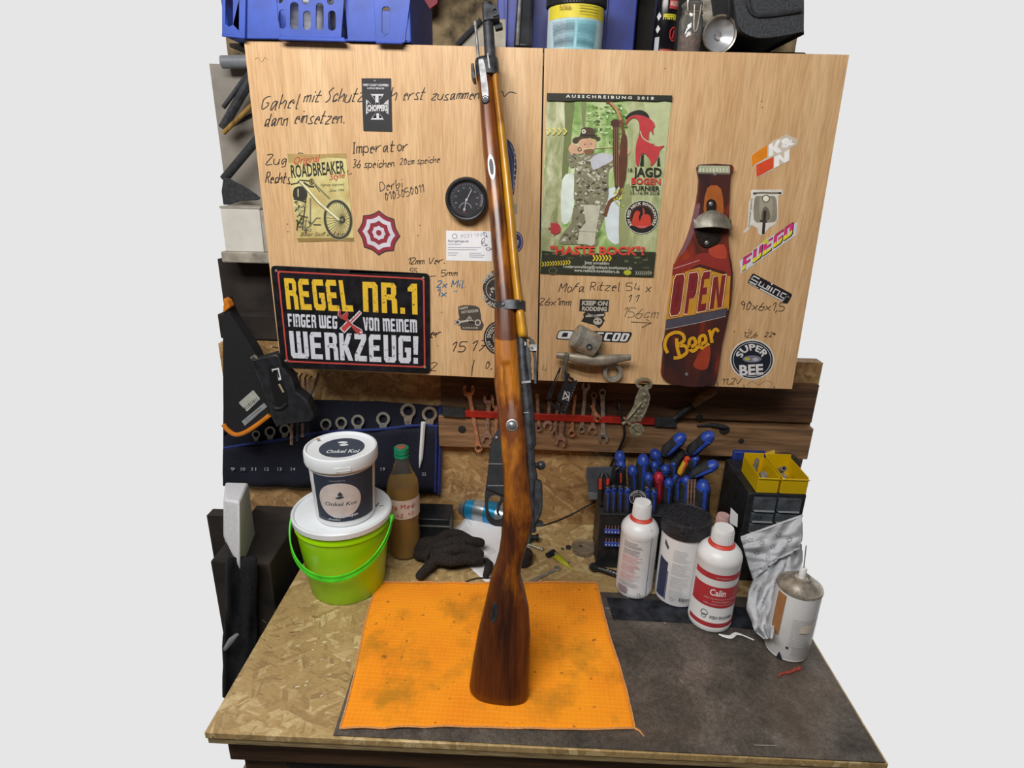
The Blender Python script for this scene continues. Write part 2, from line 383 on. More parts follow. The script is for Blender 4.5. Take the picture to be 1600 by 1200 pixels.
# ---- workbench
BX0, BX1, BY0 = -.432, .515, P(800, 1166, z=BZ).y
BY0 = .606
wb = thing('workbench', 'rough workbench with a thick chipboard worktop under everything', 'workbench', (0, .85, 0))
T = .0
M_ply = wood('layered_board_edge', '#b3a27c', '#97835c', '#6c5a3c', .7, 0, 'x', 30, 80, .4)
MB().box((BX0, BY0, BZ-.011), (BX1, WY-.001, BZ)).build('worktop', M_osb_top, wb, bev=.001)
MB().box((BX0+.002, BY0+.0015, BZ-.022), (BX1-.001, WY-.001, BZ-.0115)).build('lower_board', M_ply, wb, bev=.001)
MB().box((BX0+.01, BY0+.03, BZ-.09), (BX1-.01, BY0+.06, BZ-.0225)).build('apron', M_plankd, wb, bev=.002)
for lx, ly in ((BX0+.05, BY0+.09), (BX1-.05, BY0+.09), (BX0+.05, WY-.08), (BX1-.05, WY-.08)):
    MB().box((lx-.035, ly-.035, 0), (lx+.035, ly+.035, BZ-.0225)).build('leg', M_plankd, wb, bev=.003)
k = Ink(wb, lambda x, y, h: P(x, y, z=BZ)+Vector((0, 0, h)))
for i in range(16): x, y = random.uniform(455, 555), random.uniform(1000, 1105); a = random.uniform(-.6, .6); k.stroke([(x, y), (x+random.uniform(2, 7)*math.cos(a), y-2*math.sin(a)-1)], random.uniform(.8, 1.8), '#e6e0d0')
for i in range(26): x, y = random.uniform(400, 560), random.uniform(960, 1090); a = random.uniform(-.9, .5); k.stroke([(x, y), (x+random.uniform(6, 16)*math.cos(a), y-9*math.sin(a))], .7, '#6b5838')
k.build('print')
# made-up dark filler under the bench, keeping the gap below its edge dark
c = thing('dark_filler_crate', 'made-up dark crate keeping the space under the workbench edge dark', 'crate', (-.18, .72, 0))
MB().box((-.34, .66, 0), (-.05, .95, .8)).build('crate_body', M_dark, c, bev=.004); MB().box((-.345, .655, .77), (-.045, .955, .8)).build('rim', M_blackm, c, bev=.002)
# ---- steel sheet on the bench
def sheet_mat():
    m = bpy.data.materials.new('worn_steel_sheet'); nt, N, L, b = nodes(m); v = coords(nt)
    f = ntex(nt, v, 9, 6, .65, .3); g = ntex(nt, v, 130, 3, .7); h = ntex(nt, coords(nt, (3, 60, 1), (0, 0, .5)), 8, 2)
    c1 = ramp(nt, f, [(.3, S('#443f3a')), (.5, S('#6b645d')), (.72, S('#958c84'))])
    c2 = mixc(nt, .6, c1, ramp(nt, g, [(.35, (.45, .43, .4, 1)), (.6, (1, 1, 1, 1))]), 'MULTIPLY'); c2 = mixc(nt, .5, c2, ramp(nt, ntex(nt, v, 420, 2, .6), [(.38, (.4, .4, .4, 1)), (.55, (1, 1, 1, 1)), (.7, (1.35, 1.3, 1.25, 1))]), 'MULTIPLY')
    c3 = mixc(nt, ramp(nt, ntex(nt, v, 4.5, 2), [(.55, (0, 0, 0, 1)), (.7, (.5, .5, .5, 1))]), c2, S('#54402c'))
    L.new(c3, b.inputs['Base Color']); b.inputs['Metallic'].default_value = .35
    L.new(ramp(nt, f, [(.3, (.62,)*3+(1,)), (.7, (.38,)*3+(1,))]), b.inputs['Roughness']); bump(nt, b, g, .2, .0004); return m
M_sheet = sheet_mat()
q = [P(521, 1149, z=BZ), P(1252, 1188, z=BZ), P(1252, 931, z=BZ), P(580, 905, z=BZ)]
sx1 = BX1-.004
fr = (q[0]-q[1]).normalized()
q = [(q[0].x, BY0+.004), (sx1, BY0+.001), (sx1, P(1100, 931, z=BZ).y), (P(590, 931, z=BZ).x, P(1000, 931, z=BZ).y)]
mb = MB(); mb.prism([q], lambda a, b: Vector((a, b, BZ+.0002)), lambda a, b: Vector((a, b, BZ+.0022)))
SH = mb.build('steel_sheet', M_sheet, bev=.0004); tag(SH, 'dark worn steel sheet lying on the front right of the worktop', 'metal sheet')
mb = MB(); q2 = [P(948, 934, z=BZ+.0023), P(1068, 940, z=BZ+.0023), P(1215, 955, z=BZ+.0023), P(1215, 988, z=BZ+.0023), P(1080, 974, z=BZ+.0023), P(958, 968, z=BZ+.0023)]
mb.prism([[(p.x, p.y) for p in q2]], lambda a, b: Vector((a, b, BZ+.0023)), lambda a, b: Vector((a, b, BZ+.0033)))
tag(mb.build('metal_strip', mat('dark_painted_strip', '#2c2f38', .5, .3, .5, 40)), 'darker scratched strip on the steel sheet in front of the white bottles', 'metal strip')
k = Ink(SH, lambda x, y, h: P(x, y, z=BZ+.0024)+Vector((0, 0, h))); 
for a, b2, c_, d_ in ((1178, 1164, 1214, 1165), (1062, 1062, 1068, 1067), (896, 1117, 904, 1126), (980, 925, 982, 960), (1000, 915, 998, 962), (1012, 945, 1040, 975), (945, 950, 985, 952)): k.stroke([(a, b2), (c_, d_)], .9, '#a9a39a')
k.build('print')
# ---- cloth
def cloth_mat():
    m = bpy.data.materials.new('orange_microfibre'); nt, N, L, b = nodes(m); v = coords(nt)
    mp = coords(nt, (1, 1, 1), (0, 0, .02))
    def wave(ax, sc):
        w_ = nt.nodes.new('ShaderNodeTexWave'); w_.bands_direction = ax; w_.inputs['Scale'].default_value = sc; w_.inputs['Distortion'].default_value = .25; w_.inputs['Detail'].default_value = 1
        L.new(mp, w_.inputs['Vector']); return w_.outputs['Fac']
    wx = ramp(nt, wave('X', 42), [(.75, (0, 0, 0, 1)), (1, (1, 1, 1, 1))]); wy = ramp(nt, wave('Y', 42), [(.75, (0, 0, 0, 1)), (1, (1, 1, 1, 1))])
    g = mixc(nt, .6, wy, wx, 'ADD')
    base = ramp(nt, ntex(nt, v, 9, 3), [(.35, S('#f48c00')), (.65, S('#ff9c06'))])
    c = mixc(nt, .33, base, mixc(nt, g, base, S('#ffb43c')))
    st = ramp(nt, ntex(nt, coords(nt, (1, 1, 1), (.3, .2, 0)), 11, 4, .7), [(.5, (0, 0, 0, 1)), (.7, (.7, .7, .7, 1))])
    c = mixc(nt, st, c, S('#a87612'))
    sp = ramp(nt, ntex(nt, v, 70, 2, .5), [(.68, (0, 0, 0, 1)), (.74, (.7, .7, .7, 1))]); c = mixc(nt, sp, c, S('#7a4a10'))
    L.new(c, b.inputs['Base Color']); b.inputs['Roughness'].default_value = .95; b.inputs['Sheen Weight'].default_value = .04
    bump(nt, b, mixc(nt, .4, g, ntex(nt, v, 900, 2)), .5, .0008); return m
CQ = [P(532, 1140, z=BZ), P(992, 1142, z=BZ), P(932, 913, z=BZ), P(588, 913, z=BZ)]
NX, NY = 60, 46
def cpt(u, v):
    p = CQ[0].lerp(CQ[1], u).lerp(CQ[3].lerp(CQ[2], u), v)
    e = .0035*math.sin(u*9+1)*(1 if v < .02 or v > .98 else .6)*(v-.5)
    z = BZ+.0026+.0012*noise.noise(Vector((u*5, v*5, 2)))+.0012
    ed = min(u, 1-u, v, 1-v)
    if ed < .04: z += .0022*(1-ed/.04)*abs(noise.noise(Vector((u*7, v*7, 9))))*2
    return Vector((p.x+.002*math.sin(v*7), p.y+e, z))
mb = MB(); vs = [cpt(i/NX, j/NY) for j in range(NY+1) for i in range(NX+1)]
mb.add(vs, [(j*(NX+1)+i, j*(NX+1)+i+1, (j+1)*(NX+1)+i+1, (j+1)*(NX+1)+i) for j in range(NY) for i in range(NX)])
CL = mb.build('microfibre_cloth', cloth_mat(), ang=180); sol = CL.modifiers.new('s', 'SOLIDIFY'); sol.thickness = .0015; sol.offset = 0
tag(CL, 'stained orange microfibre cloth spread under the rifle butt', 'cloth')
per = [cpt(i/NX, 0) for i in range(NX)]+[cpt(1, j/NY) for j in range(NY)]+[cpt(1-i/NX, 1) for i in range(NX)]+[cpt(0, 1-j/NY) for j in range(NY+1)]
MB().tube([p+Vector((0, 0, .0004)) for p in per], .0016, 6).build('hem', mat('peach_hem_thread', '#d99a5e', .9, var=.3, sc=900), CL, label='peach overlocked hem')
p0 = cpt(1, 0); MB().tube([p0, p0+Vector((.006, -.004, 0)), p0+Vector((.011, -.012, -.001))], [.0018, .0015, .0008], 6).build('loose_thread', _mats['peach_hem_thread'], CL)
# ---- wall cabinet with two doors
d1 = [(381, 63), (848.3, 75.2), (838.6, 593.6), (439, 575)]
d2 = [(850.5, 75.3), P(1251, 84, y=DY), None, (840.8, 594)]
CAB = thing('wall_cabinet', 'wall cabinet with two pale beech doors covered in stickers and handwriting', 'cabinet', (0, DY, 1.25))
M_edge = mat('door_edge_band', '#b58c5c', .5)
def door(q, lab):
    mb = MB(); mb.prism([q], lambda a, b: P(a, b, y=DY)+Vector((0, .016, 0)), lambda a, b: P(a, b, y=DY)); return mb.build('cabinet_door', M_beech, CAB, label=lab)
D1 = door(d1, 'left door full of handwriting')
rt = P(1251, 84, y=DY); rb = P(1239, 608, y=DY); xr = P(1239.5, 597, y=DY).x
def inv(p):
    v = p-CAM; z = v.dot(_f); return (800+FPX*v.dot(_R)/z, 600-FPX*v.dot(_U)/z)
D2 = door([(850.8, 75.4), inv(Vector((xr-.012, DY, rt.z))), inv(Vector((xr, DY, rb.z))), (841, 594.2)], 'right door')
mb = MB()
zt = P(600, 70, y=DY).z; zb = P(600, 582, y=DY).z; xa = P(410, 300, y=DY).x+.004; xb = xr-.02
mb.box((xa, DY+.018, zt-.022), (xb, 1.31, zt-.004)); mb.box((xa, DY+.018, zb+.006), (xb, WY-.001, zb+.022)); mb.box((xa, DY+.018, zb+.006), (xa+.016, WY-.001, zt-.022)); mb.box((xb-.016, DY+.018, zb+.006), (xb, WY-.001, zt-.022))
xs_ = P(846, 300, y=DY).x; mb.box((xs_-.009, DY+.018, zb+.022), (xs_+.009, 1.10, zt-.023)); mb.build('carcass', M_edge, CAB)
MB().box((xs_-.006, DY+.0165, zb+.022), (xs_+.006, DY+.0178, zt-.023)).build('seam_light_blocker', M_blackm, CAB)  # dark strip added behind the door gap to block light from behind
MB().box((-.498, DY+.03, zt-.003), (xb, 1.499, zt+.003)).build('top_board', M_dark, CAB)
ZT = zt+.003
# handwriting on the doors
k = Ink(D1, pm(DY)); B = '#2a2422'
k.hand('Gahel', 408, 172, 22, B, 1.7, -3, .35, 57); k.hand('mit', 474, 160, 17, B, 1.7, -2, .35, 26); k.hand('Schutz', 508, 160, 21, B, 1.7, -2, .35, 58)
k.hand('h', 609, 156, 21, B, 1.7, -1.5, .3, 9); k.hand('erst', 629, 156, 18, B, 1.6, -2, .3, 33); k.hand('zusammen', 674, 156, 15, B, 1.6, -1, .3, 74)
k.stroke(smoothpts([(778, 148), (785, 143), (788, 151), (796, 144), (807, 146)]), 1.5, B)
k.hand('dann', 412, 196, 19, B, 1.7, 0, .3, 36); k.hand('einsetzen.', 459, 192, 19, B, 1.7, 1, .3, 78)
k.hand('Zug', 415, 257, 15, B, 1.5, 0, .15, 31); k.hand('Rechts', 415, 285, 16, B, 1.6, 2, .15, 38)
k.stroke(smoothpts([(465, 240), (469, 239), (474, 240)]), 1.3, B)
k.hand('Imperator', 551, 240, 17, B, 1.6, -3, .1, 86); k.hand('36 speichen', 551, 262, 12, B, 1.3, -1, .15, 65); k.hand('20cm speiche', 625, 258, 10, B, 1.1, -4, .15, 62)
k.hand('Derbi', 594, 299, 14, B, 1.2, -9, .1, 35); k.hand('0103050011', 602, 314, 12, B, 1.1, -13, .1, 62)
k.stroke([(544, 266), (543, 273), (550, 271)], 1.2, B)
k.hand('12mm Ver.', 637, 413, 10, B, 1.2, -1, .25, 57); k.hand('5mm', 689, 431, 9, B, 1.2, 0, .2, 25); k.stroke([(670, 432), (681, 431)], 1.1, B)
k.hand('55', 640, 427, 8, B, 1.0, 0, .2, 11); 
k.hand('2x Mil.', 682, 449, 11, '#2d6890', 1.5, 0, .2, 45); k.hand('1x', 682, 463, 11, '#2d6890', 1.5, 0, .2, 15); k.hand('"', 708, 463, 9, '#2d6890', 1.3)
k.hand('er', 671, 527, 14, B, 1.6, 0, .2, 16); k.hand('15', 703, 549, 15, B, 1.5, 0, .4, 25); k.hand('17', 734, 548, 16, B, 1.5, 0, .4, 26)
k.hand('2', 672, 579, 13, B, 1.1, 0, .18, 9); k.hand('0,', 757, 576, 12, B, 1.1, 0, .2, 11); k.stroke([(741, 562), (738, 575), (737, 588)], 1.4, B)
for x, y in ((684, 540), (690, 488), (741, 404), (449, 350), (450, 362), (656, 352), (653, 368)): k.ell(x, y, 1, .8, '#5a4636', n=8)
k.stroke(smoothpts([(398, 93), (404, 90), (409, 97), (414, 90), (420, 94)]), .8, '#a98258')
k.build('handwriting')
k = Ink(D2, pm(DY))
k.hand('Mofa', 873, 456, 14, B, 1.3, 0, .3, 39); k.hand('Ritzel', 922, 454, 13, B, 1.3, 0, .15, 46); k.hand('54', 978, 454, 12, B, 1.2, 2, .1, 23); k.hand('x', 1008, 456, 14, B, 1.2)
k.hand('11', 979, 472, 11, B, 1.2, 0, .4, 19); k.hand('26x1mm', 842, 476, 11, B, 1.2, 2, .2, 49); k.hand('156cm', 972, 495, 15, '#4d4038', 1.0, 3, .3, 54)
k.stroke([(986, 503), (1018, 505)], 1.2, B); k.stroke([(1010, 499), (1018, 504), (1003, 512)], 1.2, B)
k.hand('90x6x1,5', 1154, 483, 13, B, 1.2, 3, .2, 70); k.hand('12,6', 1161, 527, 8, B, 1, 0, .3, 21); k.hand('22', 1194, 526, 7, B, 1, 0, .3, 13); k.ell(1210, 522, 2, 1.6, B, n=10)
k.hand('11,2V', 1127, 601, 9, B, 1, -2, .3, 30); k.hand('4', 847, 580, 10, '#8d7450', .9, 0, .18, 8)
for x, y, l in ((1121, 597, 9), (1162, 601, 6), (1209, 603, 6)): k.stroke([(x, y), (x+1, y+l)], 1.1, B)
k.stroke(smoothpts([(1166, 602), (1175, 596), (1186, 601), (1196, 595), (1206, 598), (1202, 606)]), .8, '#8f7a66')
for x, y in ((1147, 518), (1170, 515), (1174, 517), (1191, 168), (1190, 158), (1039, 107), (927, 76)): k.ell(x, y, 1.3, .8, '#6d523a', n=8)
k.build('handwriting')
# ================================================================= RIFLE (leaning on the cabinet's top edge)
def stock_mat(name, dark, light, stops, seed=0, rough=.36, amp=1.0):
    """varnished wood: dark and light stain mixed along the length (world height) with grain-stretched patches"""
    m = bpy.data.materials.new(name); nt, N, L, b = nodes(m)
    def wn(scale, sc, det=4, rot=(.38, 0, 0), dist=0): 
        g = nt.nodes.new('ShaderNodeNewGeometry'); m0 = nt.nodes.new('ShaderNodeMapping'); m1 = nt.nodes.new('ShaderNodeMapping')
        m0.inputs['Rotation'].default_value = rot; m0.inputs['Location'].default_value = (seed*1.7, seed, 0); m1.inputs['Scale'].default_value = scale
        L.new(g.outputs['Position'], m0.inputs['Vector']); L.new(m0.outputs[0], m1.inputs['Vector']); return ntex(nt, m1.outputs[0], sc, det, .6, dist)
    f = wn((24, 24, 3), 1, 5, dist=.5); f2 = wn((34, 34, 14), 1.1, 4); g = wn((260, 260, 8), 1.5, 3)
    cd_ = ramp(nt, f, [(.3, S(dark[0])), (.48, S(dark[1])), (.68, S(dark[2]))]); cl_ = ramp(nt, f, [(.3, S(light[0])), (.5, S(light[1])), (.7, S(light[2]))])
    ge = nt.nodes.new('ShaderNodeNewGeometry'); sx = nt.nodes.new('ShaderNodeSeparateXYZ'); L.new(ge.outputs['Position'], sx.inputs[0])
    mr = nt.nodes.new('ShaderNodeMapRange'); mr.inputs[1].default_value = .9; mr.inputs[2].default_value = 1.95; L.new(sx.outputs['Z'], mr.inputs[0])
    z = ramp(nt, mr.outputs[0], [((p-.9)/1.05, (v, v, v, 1)) for p, v in stops])
    ma = nt.nodes.new('ShaderNodeMath'); ma.operation = 'MULTIPLY_ADD'; L.new(f2, ma.inputs[0]); ma.inputs[1].default_value = amp*2; 
    mb_ = nt.nodes.new('ShaderNodeMath'); mb_.operation = 'SUBTRACT'; L.new(z, mb_.inputs[0]); mb_.inputs[1].default_value = amp; L.new(mb_.outputs[0], ma.inputs[2])
    fac = ramp(nt, ma.outputs[0], [(.25, (0, 0, 0, 1)), (.75, (1, 1, 1, 1))])
    c = mixc(nt, fac, cd_, cl_)
    c = mixc(nt, .6, c, ramp(nt, g, [(.3, (.5, .42, .36, 1)), (.6, (1, 1, 1, 1))]), 'MULTIPLY')
    L.new(c, b.inputs['Base Color']); b.inputs['Roughness'].default_value = rough; b.inputs['Coat Weight'].default_value = .25
    b.inputs['Coat Roughness'].default_value = .2; bump(nt, b, g, .12, .0004); return m
TOPZ = P(760, 75, y=DY).z
RB = P(800, 1099, z=BZ+.0046)+Vector((0, .012, 0)); RT = Vector((RB.x, DY-.017, TOPZ))
RN = Vector((0, -(RT.z-RB.z), (RT.y-RB.y))).normalized()   # plane normal, towards the viewer
if RN.y > 0: RN = -RN
def R(px, py, h=0): return Ppl(px, py, RB, RN)+RN*h
Zp = lambda py: R(800, py).z
DK = ['#32160a', '#61300f', '#844618']; LT = ['#7f4410', '#ab681a', '#c68326']
_zs = [(.9, .16), (Zp(1060), .02), (Zp(960), .08), (Zp(900), .25), (Zp(815), .12), (Zp(790), .35), (Zp(690), .5), (Zp(655), .2), (Zp(620), .45), (Zp(527), .95), (Zp(524), 0), (Zp(474), .1), (Zp(400), .4), (Zp(345), .1), (Zp(300), .5), (Zp(190), .3), (1.94, .3)]
M_st_up = M_st_lo = M_st_bt = stock_mat('varnished_stock', DK, LT, _zs, 1)
M_hg = stock_mat('varnished_handguard', ['#7a4a14', '#a06a18', '#b98020'], ['#b07c18', '#cf9820', '#e0ac30'], [(.9, .5), (Zp(530), .5), (Zp(200), .7), (Zp(185), .1), (1.94, .0)], 4, amp=.5)
RIF = thing('bolt_action_rifle', 'old bolt-action rifle with varnished wooden stock standing upright on the orange cloth', 'rifle', tuple(RB-Vector((0, 0, .004))))
def interp(st, y):
    for i in range(len(st)-1):
        a, b = st[i], st[i+1]
        if a[0] <= y <= b[0]:
            t = (y-a[0])/(b[0]-a[0]); return [a[j]+(b[j]-a[j])*t for j in range(len(a))]
    return list(st[-1] if y > st[-1][0] else st[0])
def loft(st, y0, y1, step=4, n=28, ex=2.4, tilt=lambda y: 0, groove=None, endround=0, back=0):
    """st rows: y, xL, xR, half depth. tilt: extra px y at the right edge. rings of superellipse section"""
    mb = MB(); rows = []; y = y0
    while y < y1-.01: rows.append(y); y += step
    rows.append(y1); vs = []
    for y in rows:
        _, xl, xrr, dp = interp(st, y); k = tilt(y); sc = 1
        if endround: e = min(y-y0, y1-y)/endround; sc = 1 if e >= 1 else math.sqrt(max(.0, 1-(1-e)**2))*.25+.75
        xm = (xl+xrr)/2; hw = (xrr-xl)/2*(.9+.1*sc if endround else 1)
        for q in range(n):
            a = 2*PI*q/n; ca, sa = math.cos(a), math.sin(a)
            cx = math.copysign(abs(ca)**(2/ex), ca); cy = math.copysign(abs(sa)**(2/ex), sa)
            x = xm+hw*cx; h = dp*cy*sc
            if groove and cy > 0: h -= groove(x, y)
            yb_ = back*(1-cy)/2*max(0, (y-1030)/56)**1.3 if back else 0
            vs.append(R(x, y+k*(cx+1)/2-yb_, h))
    fs = [(i*n+q, i*n+(q+1) % n, (i+1)*n+(q+1) % n, (i+1)*n+q) for i in range(len(rows)-1) for q in range(n)]
    fs += [tuple(range(n))[::-1], tuple((len(rows)-1)*n+q for q in range(n))]
    return mb.add(vs, fs)
full = [(110,744,780,.015),(150,749,783,.0155),(200,752,790,.017),(240,755,794,.018),(300,761,801,.019),(350,766,806,.0195),(380,767.5,808,.0195),(440,773,814,.021),(472,775,819,.022)]
hgL = [(110,767),(123,768),(167,774),(200,777),(247,782),(313,788),(363,792.5),(400,796),(468,802),(486,805),(530,808)]
def hl(y): return interp(hgL, y)[1]
up = [(y, l, hl(y)+1.0, d) for y, l, r, d in full]
loft(up, 118, 474, 5).build('fore_stock', M_st_up, RIF, ang=50, label='glossy dark brown fore-end')
hg = [(y, hl(y)-.6, r, d*.93) for y, l, r, d in full]
loft(hg, 120, 474, 5, ex=2.1).build('upper_handguard', M_hg, RIF, ang=50, label='yellow amber handguard')
mid = [(484,772.8,806,.0225),(520,772.6,808.5,.023),(530,772.6,809,.023),(560,772.6,811.6,.023),(600,772.6,814.5,.023),(640,777.5,819,.023),(680,781,823.5,.0235),(725,784.6,826,.0235),(770,787,830,.023),(800,786.7,834,.022),(812,785.5,834,.021)]
def grv(x, y):
    if y < 566: return 0
    cx = 792+(y-570)*(803-792)/100; wd = 6.5
    if y > 655: return 0
    d = abs(x-cx)/wd; e = min(1, max(0, (y-566)/6)) * min(1, (655-y)/30)
    return .0035*e if d < .85 else (.0035*e*max(0, (1-d)/.15) if d < 1 else 0)
loft(mid, 484, 812, 2.5, 64, 2.8, groove=grv).build('mid_stock', M_st_lo, RIF, ang=60, label='amber middle of the stock with a finger groove')
hg2 = [(484,804,819.6,.021),(500,805,822,.022),(520,807.5,825,.022),(528,809,825,.021)]
loft(hg2, 484, 529, 4, ex=2.2, endround=6).build('rear_handguard', M_hg, RIF, ang=50)
butt = [(806,785.9,834,.0215),(820,784,833,.0205),(835,783.5,829,.0195),(860,780,821,.0185),(880,774,815,.018),(897,767.5,813.5,.018),(915,764,819,.0185),(945,757,826,.019),(985,747,829,.0195),(1030,739,828.5,.02),(1074,733.5,826,.02),(1083,734.5,824.5,.019),(1086,737,822,.0165)]
loft(butt, 806, 1086, 4, 36, 2.5, tilt=lambda y: 0 if y < 850 else 13*((y-850)/236)**2, back=15).build('butt_stock', M_st_bt, RIF, ang=50, label='dark reddish brown butt')
def rp(name, m, loops, h0, h1, bev=.0006, label=None, ang=35):
    mb = MB(); mb.prism(loops, lambda a, b: R(a, b, h0), lambda a, b: R(a, b, h1)); return mb.build(name, m, RIF, ang, bev, label)
def rt_(name, m, a, b, r0, r1=None, n=20, h=0, label=None):
    r1 = r1 or r0; return MB().tube([R(*a, h), R(*b, h)], [r0, r1], n).build(name, m, RIF, 40, 0, label)
pxm = (R(800, 500)-R(799, 500)).length
# band
bd = [(472,775,820.5,.0235),(486,774.5,821,.0238)]
loft([(y, l-.8, r+.6, d) for y, l, r, d in bd], 471.5, 486.5, 3, 36, 2.4).build('barrel_band', M_gun, RIF, bev=.0005)
o = MB().sphere(tuple(R(787, 479, .0235)), .0022).build('band_screw', M_gunl, RIF)
# barrel
rt_('barrel', M_gun, (761, 6), (768, 128), .0078, .009, 24, h=-.001)
MB().tube([R(761, 5.2), R(761.1, 8)], .0056, 20).build('muzzle_bore', M_black, RIF)
rp('front_sight_base', M_gun, [[(755, 14), (757, 11), (778, 15), (781, 32), (779, 34), (756.5, 37.5)]], -.0095, .0095, .0012)
rp('front_sight_ears', M_gun, [[(769, 16), (778, 17), (780.5, 31), (771, 33.5)], circ(774, 25, 3, 3.6, 12)], .0096, .0125, .0006)
rp('bayonet_lug', M_gun, [[(772, 34), (784, 32), (785.5, 40), (774, 43)]], -.012, -.004, .0008)
rt_('cleaning_rod', M_gunl, (743, 41), (748.5, 99), .0023, .0023, 12, h=.002, label='thin rod under the barrel')
MB().tube([R(742.6, 36, .002), R(743, 42, .002)], [.0034, .0034], 12).build('rod_head', M_gunl, RIF)
# nose cap, lug and spring
nc = [(95,743,778,.0135),(99,742,779,.0165),(125,745,781,.0178)]
loft(nc, 95, 124, 3, 32, 2.5, tilt=lambda y: -2).build('nose_cap', M_gun, RIF, 50, bev=.0006)
rp('bayonet_catch', M_gun, [[(736.5, 104), (741, 103), (744, 128), (740, 128), (737, 122)]], -.009, .009, .0012)
rp('nose_cap_ridge', M_gunl, [[(761.5, 93), (764, 92), (767, 118), (764.5, 118.5)]], .0150, .0172, .0004)
rp('spring_strap', M_gunl, [smoothpts([(749, 105), (752.5, 102.5), (757, 104), (761.5, 128), (764.5, 158), (759, 166), (754.5, 158), (751.5, 128)], 3, True)], .0140, .0180, .0005, 'worn bright retaining spring')
c = R(759.5, 164, .0165); mb = MB(Matrix.Translation(c) @ RN.to_track_quat('Z', 'Y').to_matrix().to_4x4()); mb.lathe([(.0062, -.003), (.0062, .001), (.005, .0026), (.0045, .0014), (.0032, .0014), (.0028, .0028), (0, .003)], 24); mb.build('strap_screw', M_gun, RIF)
def esc(cx, cy, rx, ry, h, name, m=None, rot=-6):
    rp(name, m or M_gunl, [circ(cx, cy, rx, ry, 28, rot=rot), circ(cx, cy, rx*.5, ry*.62, 20, rot=rot)], h-.003, h+.0008, .0004)
    rp('slot', M_black, [circ(cx, cy, rx*.52, ry*.64, 20, rot=rot)], h-.004, h+.0005, 0)
esc(769, 268, 5.8, 20, .0182, 'sling_escutcheon')
esc(773, 950, 5, 16, .0187, 'butt_escutcheon', rot=6, m=M_gun)
# cross bolt
c = R(800.5, 663, .0225); mb = MB(Matrix.Translation(c) @ RN.to_track_quat('Z', 'Y').to_matrix().to_4x4()); mb.lathe([(.0088, -.004), (.0088, .0018), (.0074, .0022), (.007, .001), (.0062, .002), (.0045, .0052), (.002, .0064), (0, .0067)], 28); mb.build('recoil_bolt', M_gunl, RIF)
# receiver, barrel shank and bolt seen beside the stock
rc = [(523,806,823,.014),(560,808,824,.0145),(600,811,829.5,.0155),(640,815,834.5,.016),(695,819,838,.0165),(697,820,835,.016),(722,822,836,.015),(745,823,840,.015),(752,823,838,.014),(832,826,838,.012)]
loft([(y, l, r, d) for y, l, r, d in rc], 523, 830, 4, 28, 2.3).build('receiver', M_gun, RIF, 40)
rp('receiver_ring', M_gunl, [[(815, 596), (829, 594.5), (830, 598), (815, 600)]], -.0168, .0165, .0004)
rp('receiver_seam', M_gunl, [[(818, 643.6), (826, 643.2), (826, 645), (818, 645.4)]], -.0168, .0172, .0003)
MB().sphere(tuple(R(845.5, 728, -.006)), .0072, 20, 14).build('bolt_knob', M_gun, RIF)
MB().tube([R(832, 728, -.006), R(841, 728, -.006)], [.005, .0038], 14).build('bolt_stem', M_gun, RIF)
rp('bolt_sleeve', M_gun, [smoothpts([(829, 751), (843, 751), (847, 756), (847.5, 790), (845, 802), (840, 812), (829, 817)], 2, True)], -.011, .011, .0018)
rp('cocking_piece', M_gun, [smoothpts([(829, 814), (838, 813), (846, 815), (849, 818), (847, 821), (834, 821), (829, 820)], 2, True)], -.0085, .0085, .001)
# rear sight
rp('rear_sight_base', M_gun, [[(808, 534), (817, 531), (827, 545), (830, 560), (829, 572), (831, 576), (829, 580), (831, 584), (830, 598), (812, 600)]], -.0095, .0095, .001)
rp('rear_sight_leaf', M_gun, [[(829, 530), (833, 531), (837, 541), (839, 570), (838.5, 600), (834.5, 600), (834, 560), (831, 545), (826, 535)]], -.0075, .0075, .0008)
rp('rear_sight_slider', M_gunl, [rrect(828, 539, 838.5, 549, 1.5)], -.0095, .0115, .0006)
MB().sphere(tuple(R(831, 544, .0125)), .0018).build('slider_button', M_gunl, RIF)
MB().tube([R(819, 538, -.008), R(819, 538, .0125)], .0032, 14).build('sight_hinge', M_gunl, RIF)
MB().tube([R(817, 532, .008), R(823, 527, .006), R(829, 530, .006)], .002, 8).build('sight_spring', M_gun, RIF)
# magazine and trigger guard
rp('magazine', M_black, [smoothpts([(782, 664), (777, 672), (771, 683), (767, 698), (764, 722), (761.5, 746), (759.5, 762)], 3)+[(790, 775), (790, 664)]], -.0105, .0105, .0012, 'black magazine box')
for y0, x0, x1 in ((723.4, 764.6, 785), (757, 762.6, 787)):
    rp('magazine_glint', M_gunl, [[(x0, y0-.8), (x1, y0-.5), (x1, y0+.9), (x0, y0+.6)]], .0098, .0116, 0)  # bright strips modelled in place of highlights along the magazine edges
rp('trigger_guard', M_black, [smoothpts([(759.6, 757), (758, 775), (758.4, 792), (761, 808), (767, 817), (775, 820.5), (788, 821.5)], 4)+[(790, 812), (790, 760)],
    smoothpts([(763, 783), (765.5, 776), (772, 772.5), (780, 774), (785.5, 781), (786, 800), (783.5, 811), (777, 813.5), (769, 811), (764.5, 803), (762.2, 792)], 4, True)], -.0075, .0075, .001)
MB().tube([R(786, 778, 0), R(779, 790, 0), R(777.5, 800, 0), R(780, 806, 0)], [.003, .0026, .002, .0015], 10).build('trigger', M_gun, RIF)
MB().sphere(tuple(R(776.5, 683, .0105)), .0026).build('magazine_pin', M_gunl, RIF)
# ================================================================= THINGS ON THE CABINET DOORS
def sheet_thing(name, label, cat, pts, m, th=.0006, Z=None, y=DY, group=None, holes=(), bev=0, empty=True):
    o = slab(name, pts, y, th, m, None, Z, holes, bev); tag(o, label, cat, group); return o
